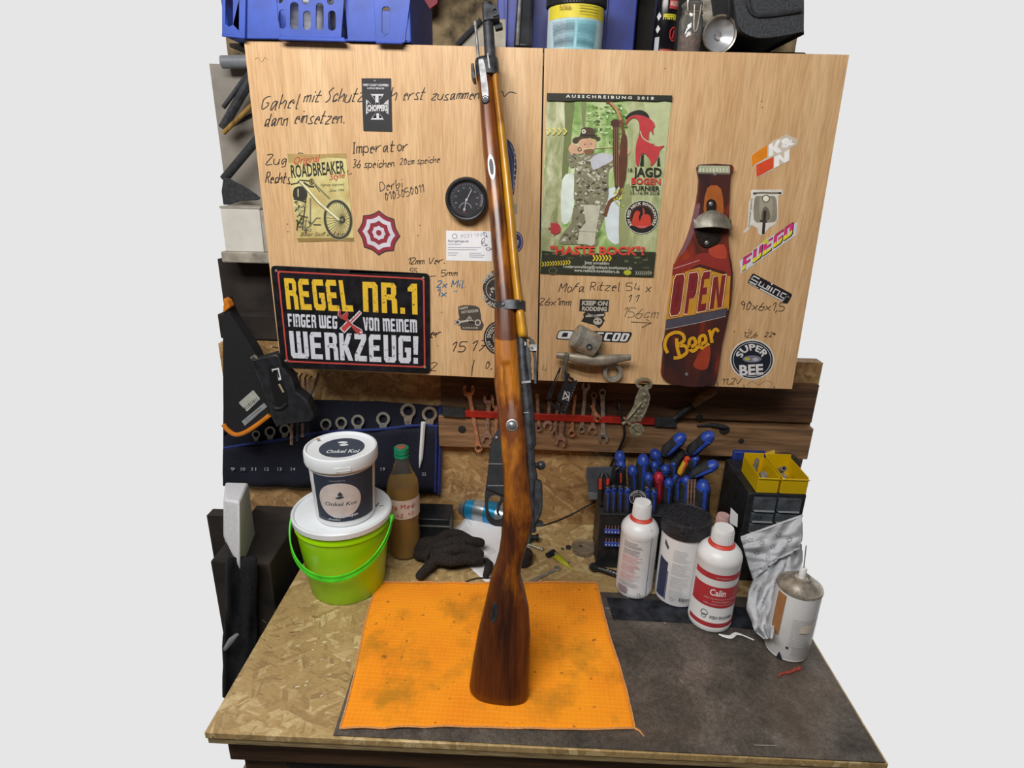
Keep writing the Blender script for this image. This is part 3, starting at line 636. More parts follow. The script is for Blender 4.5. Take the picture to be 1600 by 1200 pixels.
# ---- tin rule sign
Z = (348, 300, .2825)
sg = [(268, 405), (1145, 450), (1150, 1002), (328, 968)]
SG = thing('tin_sign', 'black tin sign with yellow and white block words and red border on the left door', 'sign', tuple(P(550, 578, y=DY)))
M_signk = mat('sign_black_enamel', '#1d1c20', .4, .2, .35, 60)
plate = slab('plate', rquad(sg, .05), DY-.0004, .0035, M_signk, SG, Z, bev=.0008)
def sgm(u, v):  # unit square to sign (u right, v down)
    a, b, c, d = sg; top = (a[0]+(b[0]-a[0])*u, a[1]+(b[1]-a[1])*u); bt = (d[0]+(c[0]-d[0])*u, d[1]+(c[1]-d[1])*u)
    return (top[0]+(bt[0]-top[0])*v, top[1]+(bt[1]-top[1])*v)
k = Ink(plate, lambda x, y, h: pm(DY-.0040, Z)(x, y, h)); k.h = .0001
def fr(e0, e1, col):
    o = rquad([sgm(e0, e0*1.5), sgm(1-e0, e0*1.5), sgm(1-e0, 1-e0*1.5), sgm(e0, 1-e0*1.5)], .03); i = rquad([sgm(e1, e1*1.5), sgm(1-e1, e1*1.5), sgm(1-e1, 1-e1*1.5), sgm(e1, 1-e1*1.5)], .03); k.poly(o, col, [i])
fr(.034, .044, '#b8433c')
# chunky block letters on a grid: each glyph a set of rectangles / polygons in a 10 x 14 box
BLK = {'R': [[(0,0),(0,14),(8,14),(9.5,12.5),(9.5,9),(8.6,7.6),(9.8,6),(10,0),(6.6,0),(6.4,6),(3.4,6.2),(3.4,0)], [(3.4,8.6),(6.2,8.6),(6.2,11.8),(3.4,11.8)]],
 'E': [[(0,0),(0,12),(1.5,14),(9,14),(9,11.4),(3.4,11.4),(3.4,8.4),(8,8.4),(8,5.8),(3.4,5.8),(3.4,2.6),(9.2,2.6),(9.2,0)]],
 'G': [[(1.5,0),(0,1.5),(0,12.5),(1.5,14),(9.5,14),(9.5,11.2),(3.4,11.2),(3.4,2.8),(6.2,2.8),(6.2,5.6),(5,5.6),(5,8),(9.6,8),(9.6,1.5),(8,0)]],
 'L': [[(0,0),(0,14),(3.5,14),(3.5,2.8),(9,2.8),(9,0)]],
 'N': [[(0,0),(0,14),(8,14),(9.6,12.4),(9.6,0),(6.2,0),(6.2,11.2),(3.4,11.2),(3.4,0)]], 'n': [[(0,0),(0,14),(3.4,14),(6.4,5.5),(6.4,14),(9.6,14),(9.6,0),(6.4,0),(3.2,8.5),(3.2,0)]],
 '.': [[(0,0),(0,2.8),(3,2.8),(3,0)]],
 '1': [[(2.6,0),(2.6,10.4),(0,10.4),(0,12),(2.6,14),(6,14),(6,0)]],
 'F': [[(0,0),(0,14),(8.6,14),(8.6,11.2),(3.4,11.2),(3.4,8.2),(7.6,8.2),(7.6,5.4),(3.4,5.4),(3.4,0)]],
 'I': [[(0,0),(0,14),(3.4,14),(3.4,0)]],
 'W': [[(1.4,0),(0,1.6),(0,14),(3.4,14),(3.4,2.8),(5.4,2.8),(5.4,14),(8.6,14),(8.6,2.8),(10.6,2.8),(10.6,14),(14,14),(14,1.6),(12.6,0)]],
 'V': [[(3,0),(0,14),(3.4,14),(5,4),(6.6,14),(10,14),(7,0)]],
 'O': [[(1.5,0),(0,1.5),(0,12.5),(1.5,14),(8.1,14),(9.6,12.5),(9.6,1.5),(8.1,0)], [(3.4,2.8),(6.2,2.8),(6.2,11.2),(3.4,11.2)]],
 'M': [[(0,0),(0,14),(12.6,14),(14,12.6),(14,0),(10.6,0),(10.6,11.2),(8.6,11.2),(8.6,0),(5.4,0),(5.4,11.2),(3.4,11.2),(3.4,0)]],
 'K': [[(0,0),(0,14),(3.4,14),(3.4,8.6),(6.2,14),(9.8,14),(6.6,7.4),(10,0),(6.4,0),(3.4,5.6),(3.4,0)]],
 'Z': [[(0,0),(0,3),(5.6,11.2),(0.4,11.2),(0.4,14),(9.4,14),(9.4,11.2),(3.8,2.8),(9.4,2.8),(9.4,0)]],
 'U': [[(1.5,0),(0,1.5),(0,14),(3.4,14),(3.4,2.8),(6.2,2.8),(6.2,14),(9.6,14),(9.6,1.5),(8.1,0)]],
 '!': [[(.4,4.6),(0,14),(4,14),(3.6,4.6)], None, [(.3,0),(.3,3),(3.7,3),(3.7,0)]], ' ': [], 'A': [[(0,0),(2.6,14),(7.4,14),(10,0),(6.6,0),(6.1,3),(3.9,3),(3.4,0)], [(4.3,5.6),(5.7,5.6),(5,10.4)]],
 'P': [[(0,0),(0,14),(8,14),(9.6,12.4),(9.6,6.6),(8,5),(3.4,5),(3.4,0)], [(3.4,7.6),(6.2,7.6),(6.2,11.6),(3.4,11.6)]],
 'D': [[(0,0),(0,14),(7.6,14),(9.6,12),(9.6,2),(7.6,0)], [(3.4,2.8),(6.2,2.8),(6.2,11.2),(3.4,11.2)]],
 'S': [[(0,0),(0,2.8),(6.2,2.8),(6.2,5.6),(1.5,5.6),(0,7),(0,12.6),(1.5,14),(9,14),(9,11.2),(3.4,11.2),(3.4,8.2),(8,8.2),(9.5,6.8),(9.5,1.4),(8,0)]],
 'B': [[(0,0),(0,14),(8,14),(9.4,12.6),(9.4,8.6),(8.4,7.4),(9.6,6.2),(9.6,1.4),(8.2,0)], [(3.4,2.6),(6.2,2.6),(6.2,5.8),(3.4,5.8)], [(3.4,8.6),(6,8.6),(6,11.6),(3.4,11.6)]],
 'C': [[(1.5,0),(0,1.5),(0,12.5),(1.5,14),(9.2,14),(9.2,11.2),(3.4,11.2),(3.4,2.8),(9.2,2.8),(9.2,0)]]}
BW = {'W': 14, 'M': 14, 'I': 3.4, '.': 3, '1': 6, '!': 4, 'L': 9, ' ': 5}
def block(k, s, q, col, gap=1.5):
    """block letters stretched into quad q = tl, tr, br, bl"""
    W = sum(BW.get(c, 9.8) for c in s)+gap*(len(s)-1); x = 0
    def mp(a, b):
        u, v = a/W, 1-b/14; t = (q[0][0]+(q[1][0]-q[0][0])*u, q[0][1]+(q[1][1]-q[0][1])*u); w_ = (q[3][0]+(q[2][0]-q[3][0])*u, q[3][1]+(q[2][1]-q[3][1])*u)
        return (t[0]+(w_[0]-t[0])*v, t[1]+(w_[1]-t[1])*v)
    for c in s:
        g = BLK[c]
        if g:
            if len(g) > 1 and g[1] is None: k.poly([mp(a+x, b) for a, b in g[0]], col); k.poly([mp(a+x, b) for a, b in g[2]], col)
            else: k.poly([mp(a+x, b) for a, b in g[0]], col, [[mp(a+x, b) for a, b in l] for l in g[1:]])
        x += BW.get(c, 9.8)+gap
def tex_ink(name, a, b):  # worn print colour
    m = bpy.data.materials.new(name); nt, N, L, bb = nodes(m); f = ntex(nt, coords(nt, (1, 1, 1)), 160, 5, .75)
    L.new(ramp(nt, f, [(.36, S(b)), (.42, S(a))]), bb.inputs['Base Color']); bb.inputs['Roughness'].default_value = .5; return m
Myel = tex_ink('worn_yellow_print', '#d9b22e', '#4b3d20'); Mwht = tex_ink('worn_white_print', '#c9cdd8', '#3d3d44')
block(k, 'REGEL', [(338, 476), (700, 490), (724, 662), (355, 648)], Myel)
block(k, 'NR.1', [(772, 496), (1075, 508), (1078, 678), (778, 662)], Myel, 2)
block(k, 'FINGER', [(358, 672), (515, 680), (518, 752), (364, 744)], Mwht); block(k, 'WEG', [(530, 680), (634, 686), (634, 758), (536, 752)], Mwht)
block(k, 'VON', [(775, 692), (866, 697), (868, 770), (780, 765)], Mwht); block(k, 'MEINEM', [(884, 698), (1074, 706), (1076, 778), (888, 770)], Mwht)
block(k, 'WERKZEUG!', [(366, 768), (1082, 798), (1082, 950), (380, 918)], Mwht)
wr = [(640, 655), (655, 650), (650, 675), (662, 682), (678, 668), (690, 655), (696, 675), (690, 700), (715, 728), (770, 760), (776, 780), (760, 788), (740, 775), (700, 728), (680, 708), (655, 700), (636, 680)]
k.stroke([(764, 662), (705, 722)], 22, Mwht); k.stroke([(708, 718), (660, 768)], 38, Mwht); k.poly(wr, Mwht)
k.stroke([(762, 664), (708, 720)], 8, '#b5413a'); k.stroke([(706, 720), (664, 764)], 26, '#b5413a'); k.poly([(644+(a-644)*.96+2, b+(1 if b > 700 else -1)+2) for a, b in wr], '#a93a36')
k.ell(763, 776, 6, 6, Mwht)
k.build('lettering')
for x, y in ((296, 436), (1110, 476), (348, 934), (1118, 970)):
    c = P(Z[0]+x*Z[2], Z[1]+y*Z[2], y=DY-.004); MB(Matrix.Translation(c) @ Matrix.Rotation(PI/2, 4, 'X')).lathe([(.0024, -.001), (.0024, .0004), (.0015, .0014), (0, .0016)], 16).build('screw', M_steel, SG)
# ---- small hang-tag with cross
M_tag = mat('black_card', '#26262a', .6)
o = sheet_thing('black_hang_tag', 'small black card tag with white iron cross on the upper left door', 'tag', [(565, 122.5), (611, 122.5), (613, 205.5), (568, 204.5)], M_tag, .0012)
k = Ink(o, pm(DY-.0012)); Wt = '#c8c8cc'
k.txt('WEST COAST CHOPPERS', 567, 134.5, 607, 135, 3.6, Wt, .03); k.txt('LONG BEACH', 574, 139, 600, 139.4, 2.8, Wt, .02); k.ell(585.5, 126, 1.5, 1.2, '#8a8a90')
def cross(cx, cy, s, col, r=1.0):
    o = []
    for a in range(4):
        t = math.radians(90*a-90); c, d = math.cos(t), math.sin(t)
        for (x, y) in [(.18, -.30), (.45, -.78), (.72, -1), ]: pass
        for (x, y) in smoothpts([(-.14, -.16), (-.20, -.55), (-.62, -1.0)], 3)+smoothpts([(.62, -1.0), (.20, -.55), (.14, -.16)], 3): o.append((cx+s*(x*c-y*d)*r, cy+s*(x*d+y*c)))
    # order goes around
    return o
cr = []
for a in range(4):
    t = PI/2*a; c, d = math.cos(t), math.sin(t)
    for x, y in smoothpts([(-.16, -.2), (-.22, -.6), (-.6, -1.0)], 3)+smoothpts([(.6, -1.0), (.22, -.6), (.16, -.2)], 3): cr.append((x*c-y*d, x*d+y*c))
k.poly([(589.5+17.5*x, 167+20*y) for x, y in cr], Wt, [[(589.5+15.6*x*.97, 167+18*y*.97) for x, y in cr]])
k.poly([(573, 163), (606, 163), (605, 175), (574, 175)], '#26262a'); k.txt('CHOPPERS', 574, 173.5, 605.5, 173, 9, Wt, .05)
k.stroke([(589, 149), (589, 160)], 5, Wt); k.stroke([(590, 177), (590.5, 186)], 4, Wt)
k.build()
# ---- biker print
Z = (440, 225, .15)
rb_ = [(60, 100), (350, 108), (668, 92), (690, 330), (722, 640), (756, 1015), (600, 1010), (540, 1000), (330, 1018), (300, 1008), (175, 1022), (165, 1000), (120, 600)]
def paper_mat(name, a, b, sc=12):
    m = bpy.data.materials.new(name); nt, N, L, bb = nodes(m); f = ntex(nt, coords(nt), sc, 4, .6)
    L.new(ramp(nt, f, [(.35, S(b)), (.6, S(a))]), bb.inputs['Base Color']); bb.inputs['Roughness'].default_value = .6; return m
o = sheet_thing('biker_print', 'aged cream print of a chopper front wheel with torn lower edge', 'poster', rb_, paper_mat('aged_cream_paper', '#cfc78a', '#b09a5c', 20), .0008, Z)
k = Ink(o, pm(DY-.0009, Z)); dk = '#35352a'; gr = '#77755a'
k.poly([(60, 100), (350, 108), (668, 92), (674, 150), (480, 140), (270, 170), (74, 200)], '#a98f58'); k.poly([(160, 980), (750, 975), (756, 1012), (600, 1008), (330, 1016), (172, 1018)], '#8f7644')
k.txt('Original', 120, 215, 385, 185, 78, '#b0402f', .01, .35); k.txt('ROADBREAKER', 103, 352, 662, 302, 132, '#26261f', .02); k.txt('Style', 500, 378, 655, 352, 62, '#a83a2d', .01, .35)
k.txt('Highway Approved', 404, 440, 645, 432, 26, '#4a4738', 0, .4); k.txt('Since 1994', 496, 500, 645, 492, 28, '#4a4738', 0, .4); k.txt('Biker Stuff and more', 195, 962, 700, 958, 44, '#5a4c2e', .005, .4)
k.poly(smoothpts([(118, 520), (130, 465), (180, 440), (235, 450), (265, 500), (262, 560), (225, 590), (160, 580), (125, 560)], 4, True), '#303028'); k.poly([(165, 470), (178, 465), (178, 550), (168, 552)], '#b5b38e')
k.ring(588, 788, 146, 20, dk, 206, -8); k.ring(586, 788, 126, 8, gr, 186, -8); k.ring(588, 788, 152, 5, '#9b9a78', 213, -8)
for a in range(0, 360, 12): t = math.radians(a); k.stroke([(632, 790), (586+120*math.cos(t+.12), 788+180*math.sin(t+.12))], 4, dk if a % 24 else gr)
k.ell(632, 790, 30, 36, dk); k.ell(632, 790, 14, 17, gr)
k.stroke([(175, 375), (240, 440), (385, 610), (610, 800)], 34, gr); k.stroke([(178, 372), (243, 437), (388, 607), (600, 790)], 20, '#dcd9ae'); k.stroke([(330, 400), (500, 570)], 16, gr); k.stroke([(345, 430), (400, 500)], 8, dk)
k.stroke([(95, 420), (170, 405), (190, 375), (290, 385)], 12, dk); k.ring(312, 392, 24, 8, dk, 32); k.ell(312, 392, 10, 14, dk); k.stroke([(230, 400), (290, 440), (340, 445)], 18, dk)
for s in ([(260, 505), (250, 600), (215, 890)], [(300, 560), (300, 860)], [(130, 600), (200, 660), (250, 640)], [(125, 570), (240, 600)], [(140, 700), (190, 640)], [(160, 760), (220, 690)], [(165, 850), (215, 760)], [(215, 890), (290, 860), (365, 770), (405, 772)], [(330, 840), (410, 842)], [(240, 880), (260, 780), (300, 850)], [(170, 800), (160, 900)], [(180, 740), (250, 760)]):
    k.stroke(s, 12, random.choice([dk, gr, dk]))
for i in range(26): x, y = random.uniform(135, 290), random.uniform(600, 920); k.ell(x+(y-600)*.08, y, random.uniform(6, 20), random.uniform(6, 16), random.choice([dk, gr, '#a9a67c', '#5a5844']), n=9)
k.build()
# ---- red and white segmented sticker (plain stand-in: rings in the same colours)
Z = (440, 225, .15)
oc = [(1015, 690), (1175, 780), (1238, 962), (1168, 1115), (1012, 1163), (858, 1078), (790, 902), (850, 742)]
def scallop(pts, c, k=.93):
    o = []
    for i in range(8):
        a, b = pts[i], pts[(i+1) % 8]; m = ((a[0]+b[0])/2*k+c[0]*(1-k), (a[1]+b[1])/2*k+c[1]*(1-k)); o += smoothpts([a, m, b], 4)[:-1]
    return o
cc = (1012, 925)
o = sheet_thing('scalloped_sticker', 'scalloped octagonal red and white sticker beside the biker print', 'sticker', scallop(oc, cc), ink('#3a3238'), .0005, Z)
k = Ink(o, pm(DY-.0006, Z)); sc_ = lambda s: scallop([(cc[0]+(x-cc[0])*s, cc[1]+(y-cc[1])*s) for x, y in oc], cc)
for s_, col in ((.94, '#8c2c38'), (.76, '#c9c6d2'), (.54, '#8c2c38'), (.32, '#c9c6d2'), (.14, '#8c2c38')): k.poly(sc_(s_), col)
k.build('print')
# ---- round thermometer
c = P(730, 311, y=DY); TH = thing('round_thermometer', 'round black dial thermometer between the scribbles and the rifle', 'thermometer', (c.x, DY, c.z-.037))
r_ = (P(763, 311, y=DY)-c).length; Mx = Matrix.Translation(c) @ Matrix.Rotation(PI/2, 4, 'X')
MB(Mx).lathe([(r_*.98, .0003), (r_, .004), (r_, .012), (r_*.97, .016), (r_*.9, .018), (r_*.84, .017), (r_*.82, .0125), (.001, .0125)], 48).build('housing', M_black, TH)
MB(Mx).lathe([(r_*.815, .0128), (.0005, .0128)], 48, cap=False).build('dial', mat('dial_dark', '#2c2d33', .5), TH)
k = Ink(TH, lambda x, y, h: c+Vector((x*r_, -.0129-h, -y*r_))); g = '#b9bac0'
for a in range(-215, 36, 10): t = math.radians(a); k.stroke([(.72*math.cos(t), .72*math.sin(t)), (.64*math.cos(t), .64*math.sin(t))], .015 if a % 20 else .03, g)
for i, a in enumerate(range(-200, 30, 32)): t = math.radians(a); k.txt(str(i*10), .52*math.cos(t)-.05, .52*math.sin(t)+.03, .52*math.cos(t)+.05, .52*math.sin(t)+.03, .08, g)
k.poly(circ(0, 0, .78, n=20, a0=-20, a1=25)+circ(0, 0, .70, n=20, a0=-20, a1=25)[::-1], '#7b7c82'); k.poly(circ(-.05, .45, .32, n=20, a0=-170, a1=-10)+circ(-.05, .45, .27, n=20, a0=-170, a1=-10)[::-1], '#8d8e94')
k.stroke([(-.05, .12), (.25, -.45)], .035, '#e6e6ea'); k.stroke([(-.12, .55), (-.02, .12)], .03, '#e6e6ea'); k.ell(0, .02, .055, .055, '#e6e6ea'); k.ell(-.1, .45, .055, .055, '#d8d8dc'); k.ell(-.1, .6, .1, .04, '#6a3030')
k.build('scale')
MB(Mx).lathe([(r_*.83, .0160), (r_*.6, .0172), (.0005, .0178)], 48, cap=False).build('cover_glass', mat('clear_dial_glass', '#ffffff', .04, 0, .0, 10, 0, 1, ior=1.1), TH)
# ---- business card
o = sheet_thing('business_card', 'white business card under the round thermometer', 'card', [(697, 360.5), (767.5, 361.5), (768.5, 408.5), (697.5, 407)], M_whitep, .0005)
k = Ink(o, pm(DY-.0006)); g = '#8b93a8'
k.ring(710.5, 369, 4.2, 1.1, g); k.txt('fisch-gehege.de', 700, 378, 732, 378.5, 3.6, '#59627a', .01); k.hand('0531 1001', 719, 372, 5, '#9aa0b4', .5, -5, .18, 38)
for y, a, b_ in ((381.5, 700, 720), (386.5, 700, 752), (390, 700, 745), (395, 700, 716), (398.5, 700, 713), (395.5, 733, 752), (398.5, 733, 757), (401.5, 733, 755)): k.stroke([(a, y), (b_, y+.3)], .9, g)
for cx, cy, a in ((758, 366, 60), (755, 375, 120), (756, 382, 20), (763, 389, 0)): k.ring(cx, cy, 4, 1, '#33415e', 2.4, a); t = math.radians(a); k.stroke([(cx+4*math.cos(t+.3), cy+4*math.sin(t+.3)), (cx+6*math.cos(t-.3), cy+6*math.sin(t-.3))], .8, '#33415e')
k.build('print')
# ---- stickers on the left door around the rifle
o = sheet_thing('hot_rod_sticker', 'small dark grey hot-rod sticker above the numbers 15 and 17', 'sticker', smoothpts([(716, 479), (735, 477), (749, 481), (752, 500), (756, 507), (753, 515), (748, 516), (721, 515), (720, 509), (711, 507), (711, 500), (718, 497)], 2, True), ink('#4a443e'), .0005)
k = Ink(o, pm(DY-.0006)); g = '#b3aca0'
k.txt('HAPPY', 718, 484, 732, 482.5, 4, g, .03); k.txt('HOT RODDER', 721, 490, 748, 487, 4, g, .03); k.ring(715, 503.5, 4.4, 1.8, g); k.ring(746.5, 504, 5, 2, g)
k.stroke([(719, 503), (730, 501), (742, 503)], 3, g); k.stroke([(729, 500), (733, 494), (738, 501)], 1.4, g); k.stroke([(732, 503), (742, 504)], 3.5, '#2a2622'); k.txt('GARAGE', 722, 513.5, 747, 513.5, 2.6, g, .02); k.ell(734, 497, 3, 2.4, '#8d877c')
k.build()
o = sheet_thing('club_patch_sticker', 'round grey patch sticker half hidden behind the rifle, under the business card', 'sticker', smoothpts([(770, 423), (784, 423), (797, 440), (797, 462), (786, 478), (772, 482), (759, 472), (756, 457), (754, 449), (757, 440), (763, 430)], 2, True), ink('#3c3a38'), .0005)
k = Ink(o, pm(DY-.0006)); g = '#b9b3a8'
k.arc('REBELS', 777, 451, 21, 155, 60, 6.5, g, .03); k.arc('OF ANARCHY', 777, 453, 27, 200, 330, 6.5, g, .03, True); k.ring(777, 452, 18, 1, g)
for i in range(18): k.ell(random.uniform(765, 788), random.uniform(441, 463), 2.4, 1.3, random.choice([g, '#77726a', '#242220']), n=8, rot=random.uniform(0, 90))
k.build()
o = sheet_thing('round_black_sticker', 'round black sticker peeking out behind the rifle at the lower left door', 'sticker', circ(783, 528, 27.5, n=40), ink('#2a2523'), .0005)
k = Ink(o, pm(DY-.0006)); k.ring(783, 528, 25, 1, g); k.arc('SPEED SHOP', 783, 528, 16, 180, 60, 6, g, .03); k.arc('ESTABLISHED', 783, 528, 22.5, 195, 320, 4, g, .02, True); k.ring(783, 528, 13, 1, g); k.ell(783, 528, 8, 8, '#8a857c'); k.build()
o = sheet_thing('wing_sticker', 'narrow dark blue sticker along the right side of the rifle', 'sticker', smoothpts([(785, 222), (797, 221), (803, 232), (806, 245), (807, 262), (806, 275), (804, 290), (803, 303), (798, 305), (785, 300)], 2, True), ink('#2a2e52'), .0005)
k = Ink(o, pm(DY-.0006)); k.stroke(smoothpts([(798, 226), (804, 245), (803, 270), (802, 300)]), 1.2, '#7d7f96'); k.stroke(smoothpts([(794, 230), (800, 250), (800, 290)]), 1, '#53577c')
for y in range(238, 300, 9): k.ell(804.5, y, 1.2, 1.6, '#b8b8c4', n=8)
k.build('print')
o = sheet_thing('round_purple_sticker', 'small round purple sticker just right of the rifle', 'sticker', circ(806, 378, 11.5, 16.5, 30), ink('#3b3560'), .0005)
k = Ink(o, pm(DY-.0006)); k.ring(806, 378, 10, .9, '#a8a4c4', 14.5); k.hand('M', 803, 383, 8, '#b8b4cc', 1.1); k.build('print')
o = sheet_thing('silver_label_strip', 'short silver-grey label strip below the dark blue sticker', 'label', [(802, 318.5), (807.5, 318.5), (808, 334), (803, 334.5)], ink('#9a9684'), .0004)
# ---- archery poster
Z = (840, 140, .25)
pq = [(58, 22), (840, 38), (722, 1173), (15, 1148)]
def poster_mat():
    m = bpy.data.materials.new('poster_green_forest'); nt, N, L, b = nodes(m); v = coords(nt)
    f = ntex(nt, coords(nt, (1.2, 1, .8)), 26, 4, .6, .8)
    L.new(ramp(nt, f, [(.3, S('#56783a')), (.45, S('#86a862')), (.58, S('#b2c48e')), (.7, S('#dfe9dc'))]), b.inputs['Base Color']); b.inputs['Roughness'].default_value = .32; return m
o = sheet_thing('archery_poster', 'large green tournament poster with an archer in camouflage and a red goat', 'poster', pq, poster_mat(), .0006, Z)
k = Ink(o, pm(DY-.0007, Z)); 
def clipq(pts): return pts
def mott(n, a, b, c):
    m = bpy.data.materials.new(n); nt, N, L, bb = nodes(m); L.new(ramp(nt, ntex(nt, coords(nt, (1.5, 1, .6)), 40, 4, .65, .6), [(.32, S(a)), (.5, S(b)), (.68, S(c))]), bb.inputs['Base Color']); bb.inputs['Roughness'].default_value = .35; return m
k.poly([(560, 70), (835, 75), (780, 640), (735, 1010), (530, 1010), (560, 500)], mott('mottled_olive_print', '#8c9668', '#a9b184', '#c0c79e')); k.poly([(660, 72), (835, 76), (800, 400), (700, 300)], '#b6bf93')
k.poly(smoothpts([(60, 75), (200, 75), (180, 240), (165, 420), (150, 700), (140, 960), (25, 1000), (40, 600), (52, 300)], 3, True), mott('mottled_bark_print', '#7f8a5a', '#aaae86', '#cfd3b4')); k.poly(smoothpts([(170, 75), (230, 75), (215, 240), (190, 520), (150, 560), (170, 240)], 3, True), '#6b7547'); k.poly([(272, 75), (303, 75), (298, 235), (278, 235)], '#7a8257')
k.poly(smoothpts([(420, 640), (530, 620), (540, 800), (510, 960), (440, 930), (420, 800)], 3, True), '#cfdadf'); k.poly(smoothpts([(155, 560), (225, 540), (230, 700), (200, 820), (150, 820)], 3, True), '#d3dfd8'); k.poly(smoothpts([(520, 640), (590, 620), (560, 960), (510, 985)], 3, True), '#8f9768')
for i in range(110): x, y = random.uniform(300, 560), random.uniform(85, 330)*random.uniform(.6, 1)+30; k.ell(x, y, random.uniform(4, 16), random.uniform(3, 10), random.choice(['#5b7a3c', '#7fa35a', '#a9c386', '#47622f', '#c7d9ae']), n=9)
cam_c = ['#5c5a46', '#7d7a62', '#a5a48e', '#3e3d30', '#8c8d78', '#c4c4b4']
def camo(poly, n, bx, sz=(8, 22), cols=cam_c):
    k.poly(poly, cols[1])
    from mathutils.geometry import intersect_point_tri_2d
    def inside(x, y):
        c = False; j = len(poly)-1
        for i in range(len(poly)):
            xi, yi = poly[i]; xj, yj = poly[j]
            if (yi > y) != (yj > y) and x < (xj-xi)*(y-yi)/(yj-yi)+xi: c = not c
            j = i
        return c
    for i in range(n*3):
        x, y = random.uniform(bx[0], bx[2]), random.uniform(bx[1], bx[3])
        if inside(x, y) and inside(x+9, y) and inside(x-9, y): k.h -= 7e-6; k.ell(x, y, random.uniform(*sz)*.8, random.uniform(*sz)*.45, random.choice(cols), rot=random.uniform(-60, 60), n=7)
    k.h += 1e-5
camo(smoothpts([(240, 715), (420, 705), (415, 800), (375, 900), (370, 975), (250, 968), (140, 962), (155, 900), (210, 830)], 3, True), 50, (140, 705, 420, 975))
k.poly([(285, 720), (395, 712), (365, 880), (355, 968), (248, 965), (262, 880), (300, 830)], '#b8b7a4'); k.stroke([(262, 885), (362, 890)], 4, '#8a8978')
camo(smoothpts([(240, 440), (300, 405), (380, 400), (440, 420), (470, 410), (475, 470), (440, 520), (435, 700), (330, 720), (235, 705), (228, 600)], 3, True), 80, (228, 400, 475, 720))
k.poly(smoothpts([(335, 430), (400, 395), (465, 410), (470, 440), (400, 480), (345, 500)], 3, True), '#b9bcc6'); camo(smoothpts([(195, 380), (250, 395), (262, 430), (230, 480), (205, 485), (183, 440)], 3, True), 12, (183, 380, 262, 485), (6, 14))
k.poly(smoothpts([(192, 368), (215, 338), (250, 350), (285, 370), (280, 400), (240, 402), (205, 395)], 3, True), '#c9a183'); k.poly(smoothpts([(258, 320), (300, 305), (352, 312), (362, 350), (345, 385), (315, 405), (285, 395), (262, 365)], 3, True), '#c99f80')
k.poly(smoothpts([(285, 385), (315, 372), (350, 375), (335, 402), (310, 408)], 3, True), '#7a5a40'); k.ell(296, 342, 7, 3, '#4a3426', n=8); k.ell(334, 340, 7, 3, '#4a3426', n=8); k.stroke([(314, 345), (319, 362), (310, 364)], 3, '#a57a5c'); k.stroke([(300, 381), (330, 379)], 4, '#8a4a3c')
k.poly(smoothpts([(216, 322), (230, 300), (262, 292), (275, 245), (310, 236), (350, 246), (360, 290), (388, 298), (380, 318), (340, 300), (280, 306), (240, 335)], 3, True), '#4a3b28'); k.poly([(268, 280), (358, 284), (360, 294), (265, 292)], '#2e2418'); k.ell(288, 262, 13, 13, '#d8d4c6'); k.ell(288, 262, 5, 5, '#4a3b28')
k.stroke([(262, 372), (470, 358)], 5, '#cfc79a'); k.ring(262, 374, 13, 5, '#2a241c')
k.poly(smoothpts([(470, 400), (520, 370), (560, 365), (578, 385), (560, 410), (520, 415)], 3, True), '#c9a183')
k.stroke(smoothpts([(430, 75), (470, 100), (515, 165), (528, 230), (540, 300), (548, 430), (535, 560), (505, 660), (450, 700), (420, 790)]), 20, '#6a4226'); k.stroke(smoothpts([(455, 80), (490, 120), (520, 190)]), 16, '#b58a58')
k.poly(smoothpts([(470, 400), (470, 240), (455, 210), (475, 185), (505, 190), (515, 215), (505, 240), (510, 440), (500, 610), (480, 600)], 2, True), '#4a2a22'); k.poly(smoothpts([(520, 300), (555, 290), (560, 420), (548, 560), (520, 620), (505, 560)], 3, True), '#5c3424')
for x in (478, 490, 502): k.stroke([(x, 235), (x+4, 600)], 4, '#8a6a4c')
for i in range(26): x, y = random.uniform(476, 540), random.uniform(610, 720); k.stroke([(x, y), (x+random.uniform(-8, 8), y+14)], 5, random.choice(['#c9cf3a', '#aab02c', '#8f9a2a']))
# goat emblem
rd = '#b8383e'
k.poly(smoothpts([(548, 182), (570, 150), (610, 132), (650, 130), (685, 150), (697, 182), (670, 170), (620, 160)], 4, True), '#20221c')
k.poly(smoothpts([(548, 225), (560, 185), (600, 160), (660, 165), (712, 192), (732, 225), (722, 245), (722, 282), (710, 265), (700, 255), (692, 300), (700, 330), (745, 355), (792, 350), (765, 375), (755, 410), (735, 450), (705, 478), (702, 440), (668, 400), (645, 405), (632, 470), (618, 474), (610, 420), (615, 340), (635, 270), (630, 200), (600, 175), (570, 195)], 3, True), rd)
k.stroke(smoothpts([(640, 260), (655, 300), (690, 325), (725, 338)]), 7, '#b6bf93'); k.poly([(638, 475), (648, 410), (662, 400), (662, 478)], '#20221c'); k.poly([(745, 476), (748, 440), (760, 415), (764, 478)], '#20221c')
tx = '#26281c'
k.txt('18.', 565, 515, 598, 515, 24, tx, .01); k.txt('JAGD', 596, 542, 774, 545, 56, tx, .03); k.txt('BOGEN', 584, 590, 768, 594, 38, '#c2403c', .035); k.txt('TURNIER', 582, 630, 762, 632, 28, tx, .025); k.txt('15.-16.09.2018', 580, 654, 760, 657, 19, tx, .01)
k.ell(650, 796, 104, 104, '#d9d9d0', n=44); k.ell(650, 796, 101, 101, '#1e1d1c', n=44); k.arc('RSV RED NECK BOWHUNTERS', 650, 796, 76, 218, -38, 17, '#d8d4c4', .03); k.ring(650, 796, 70, 2, '#8a3a30')
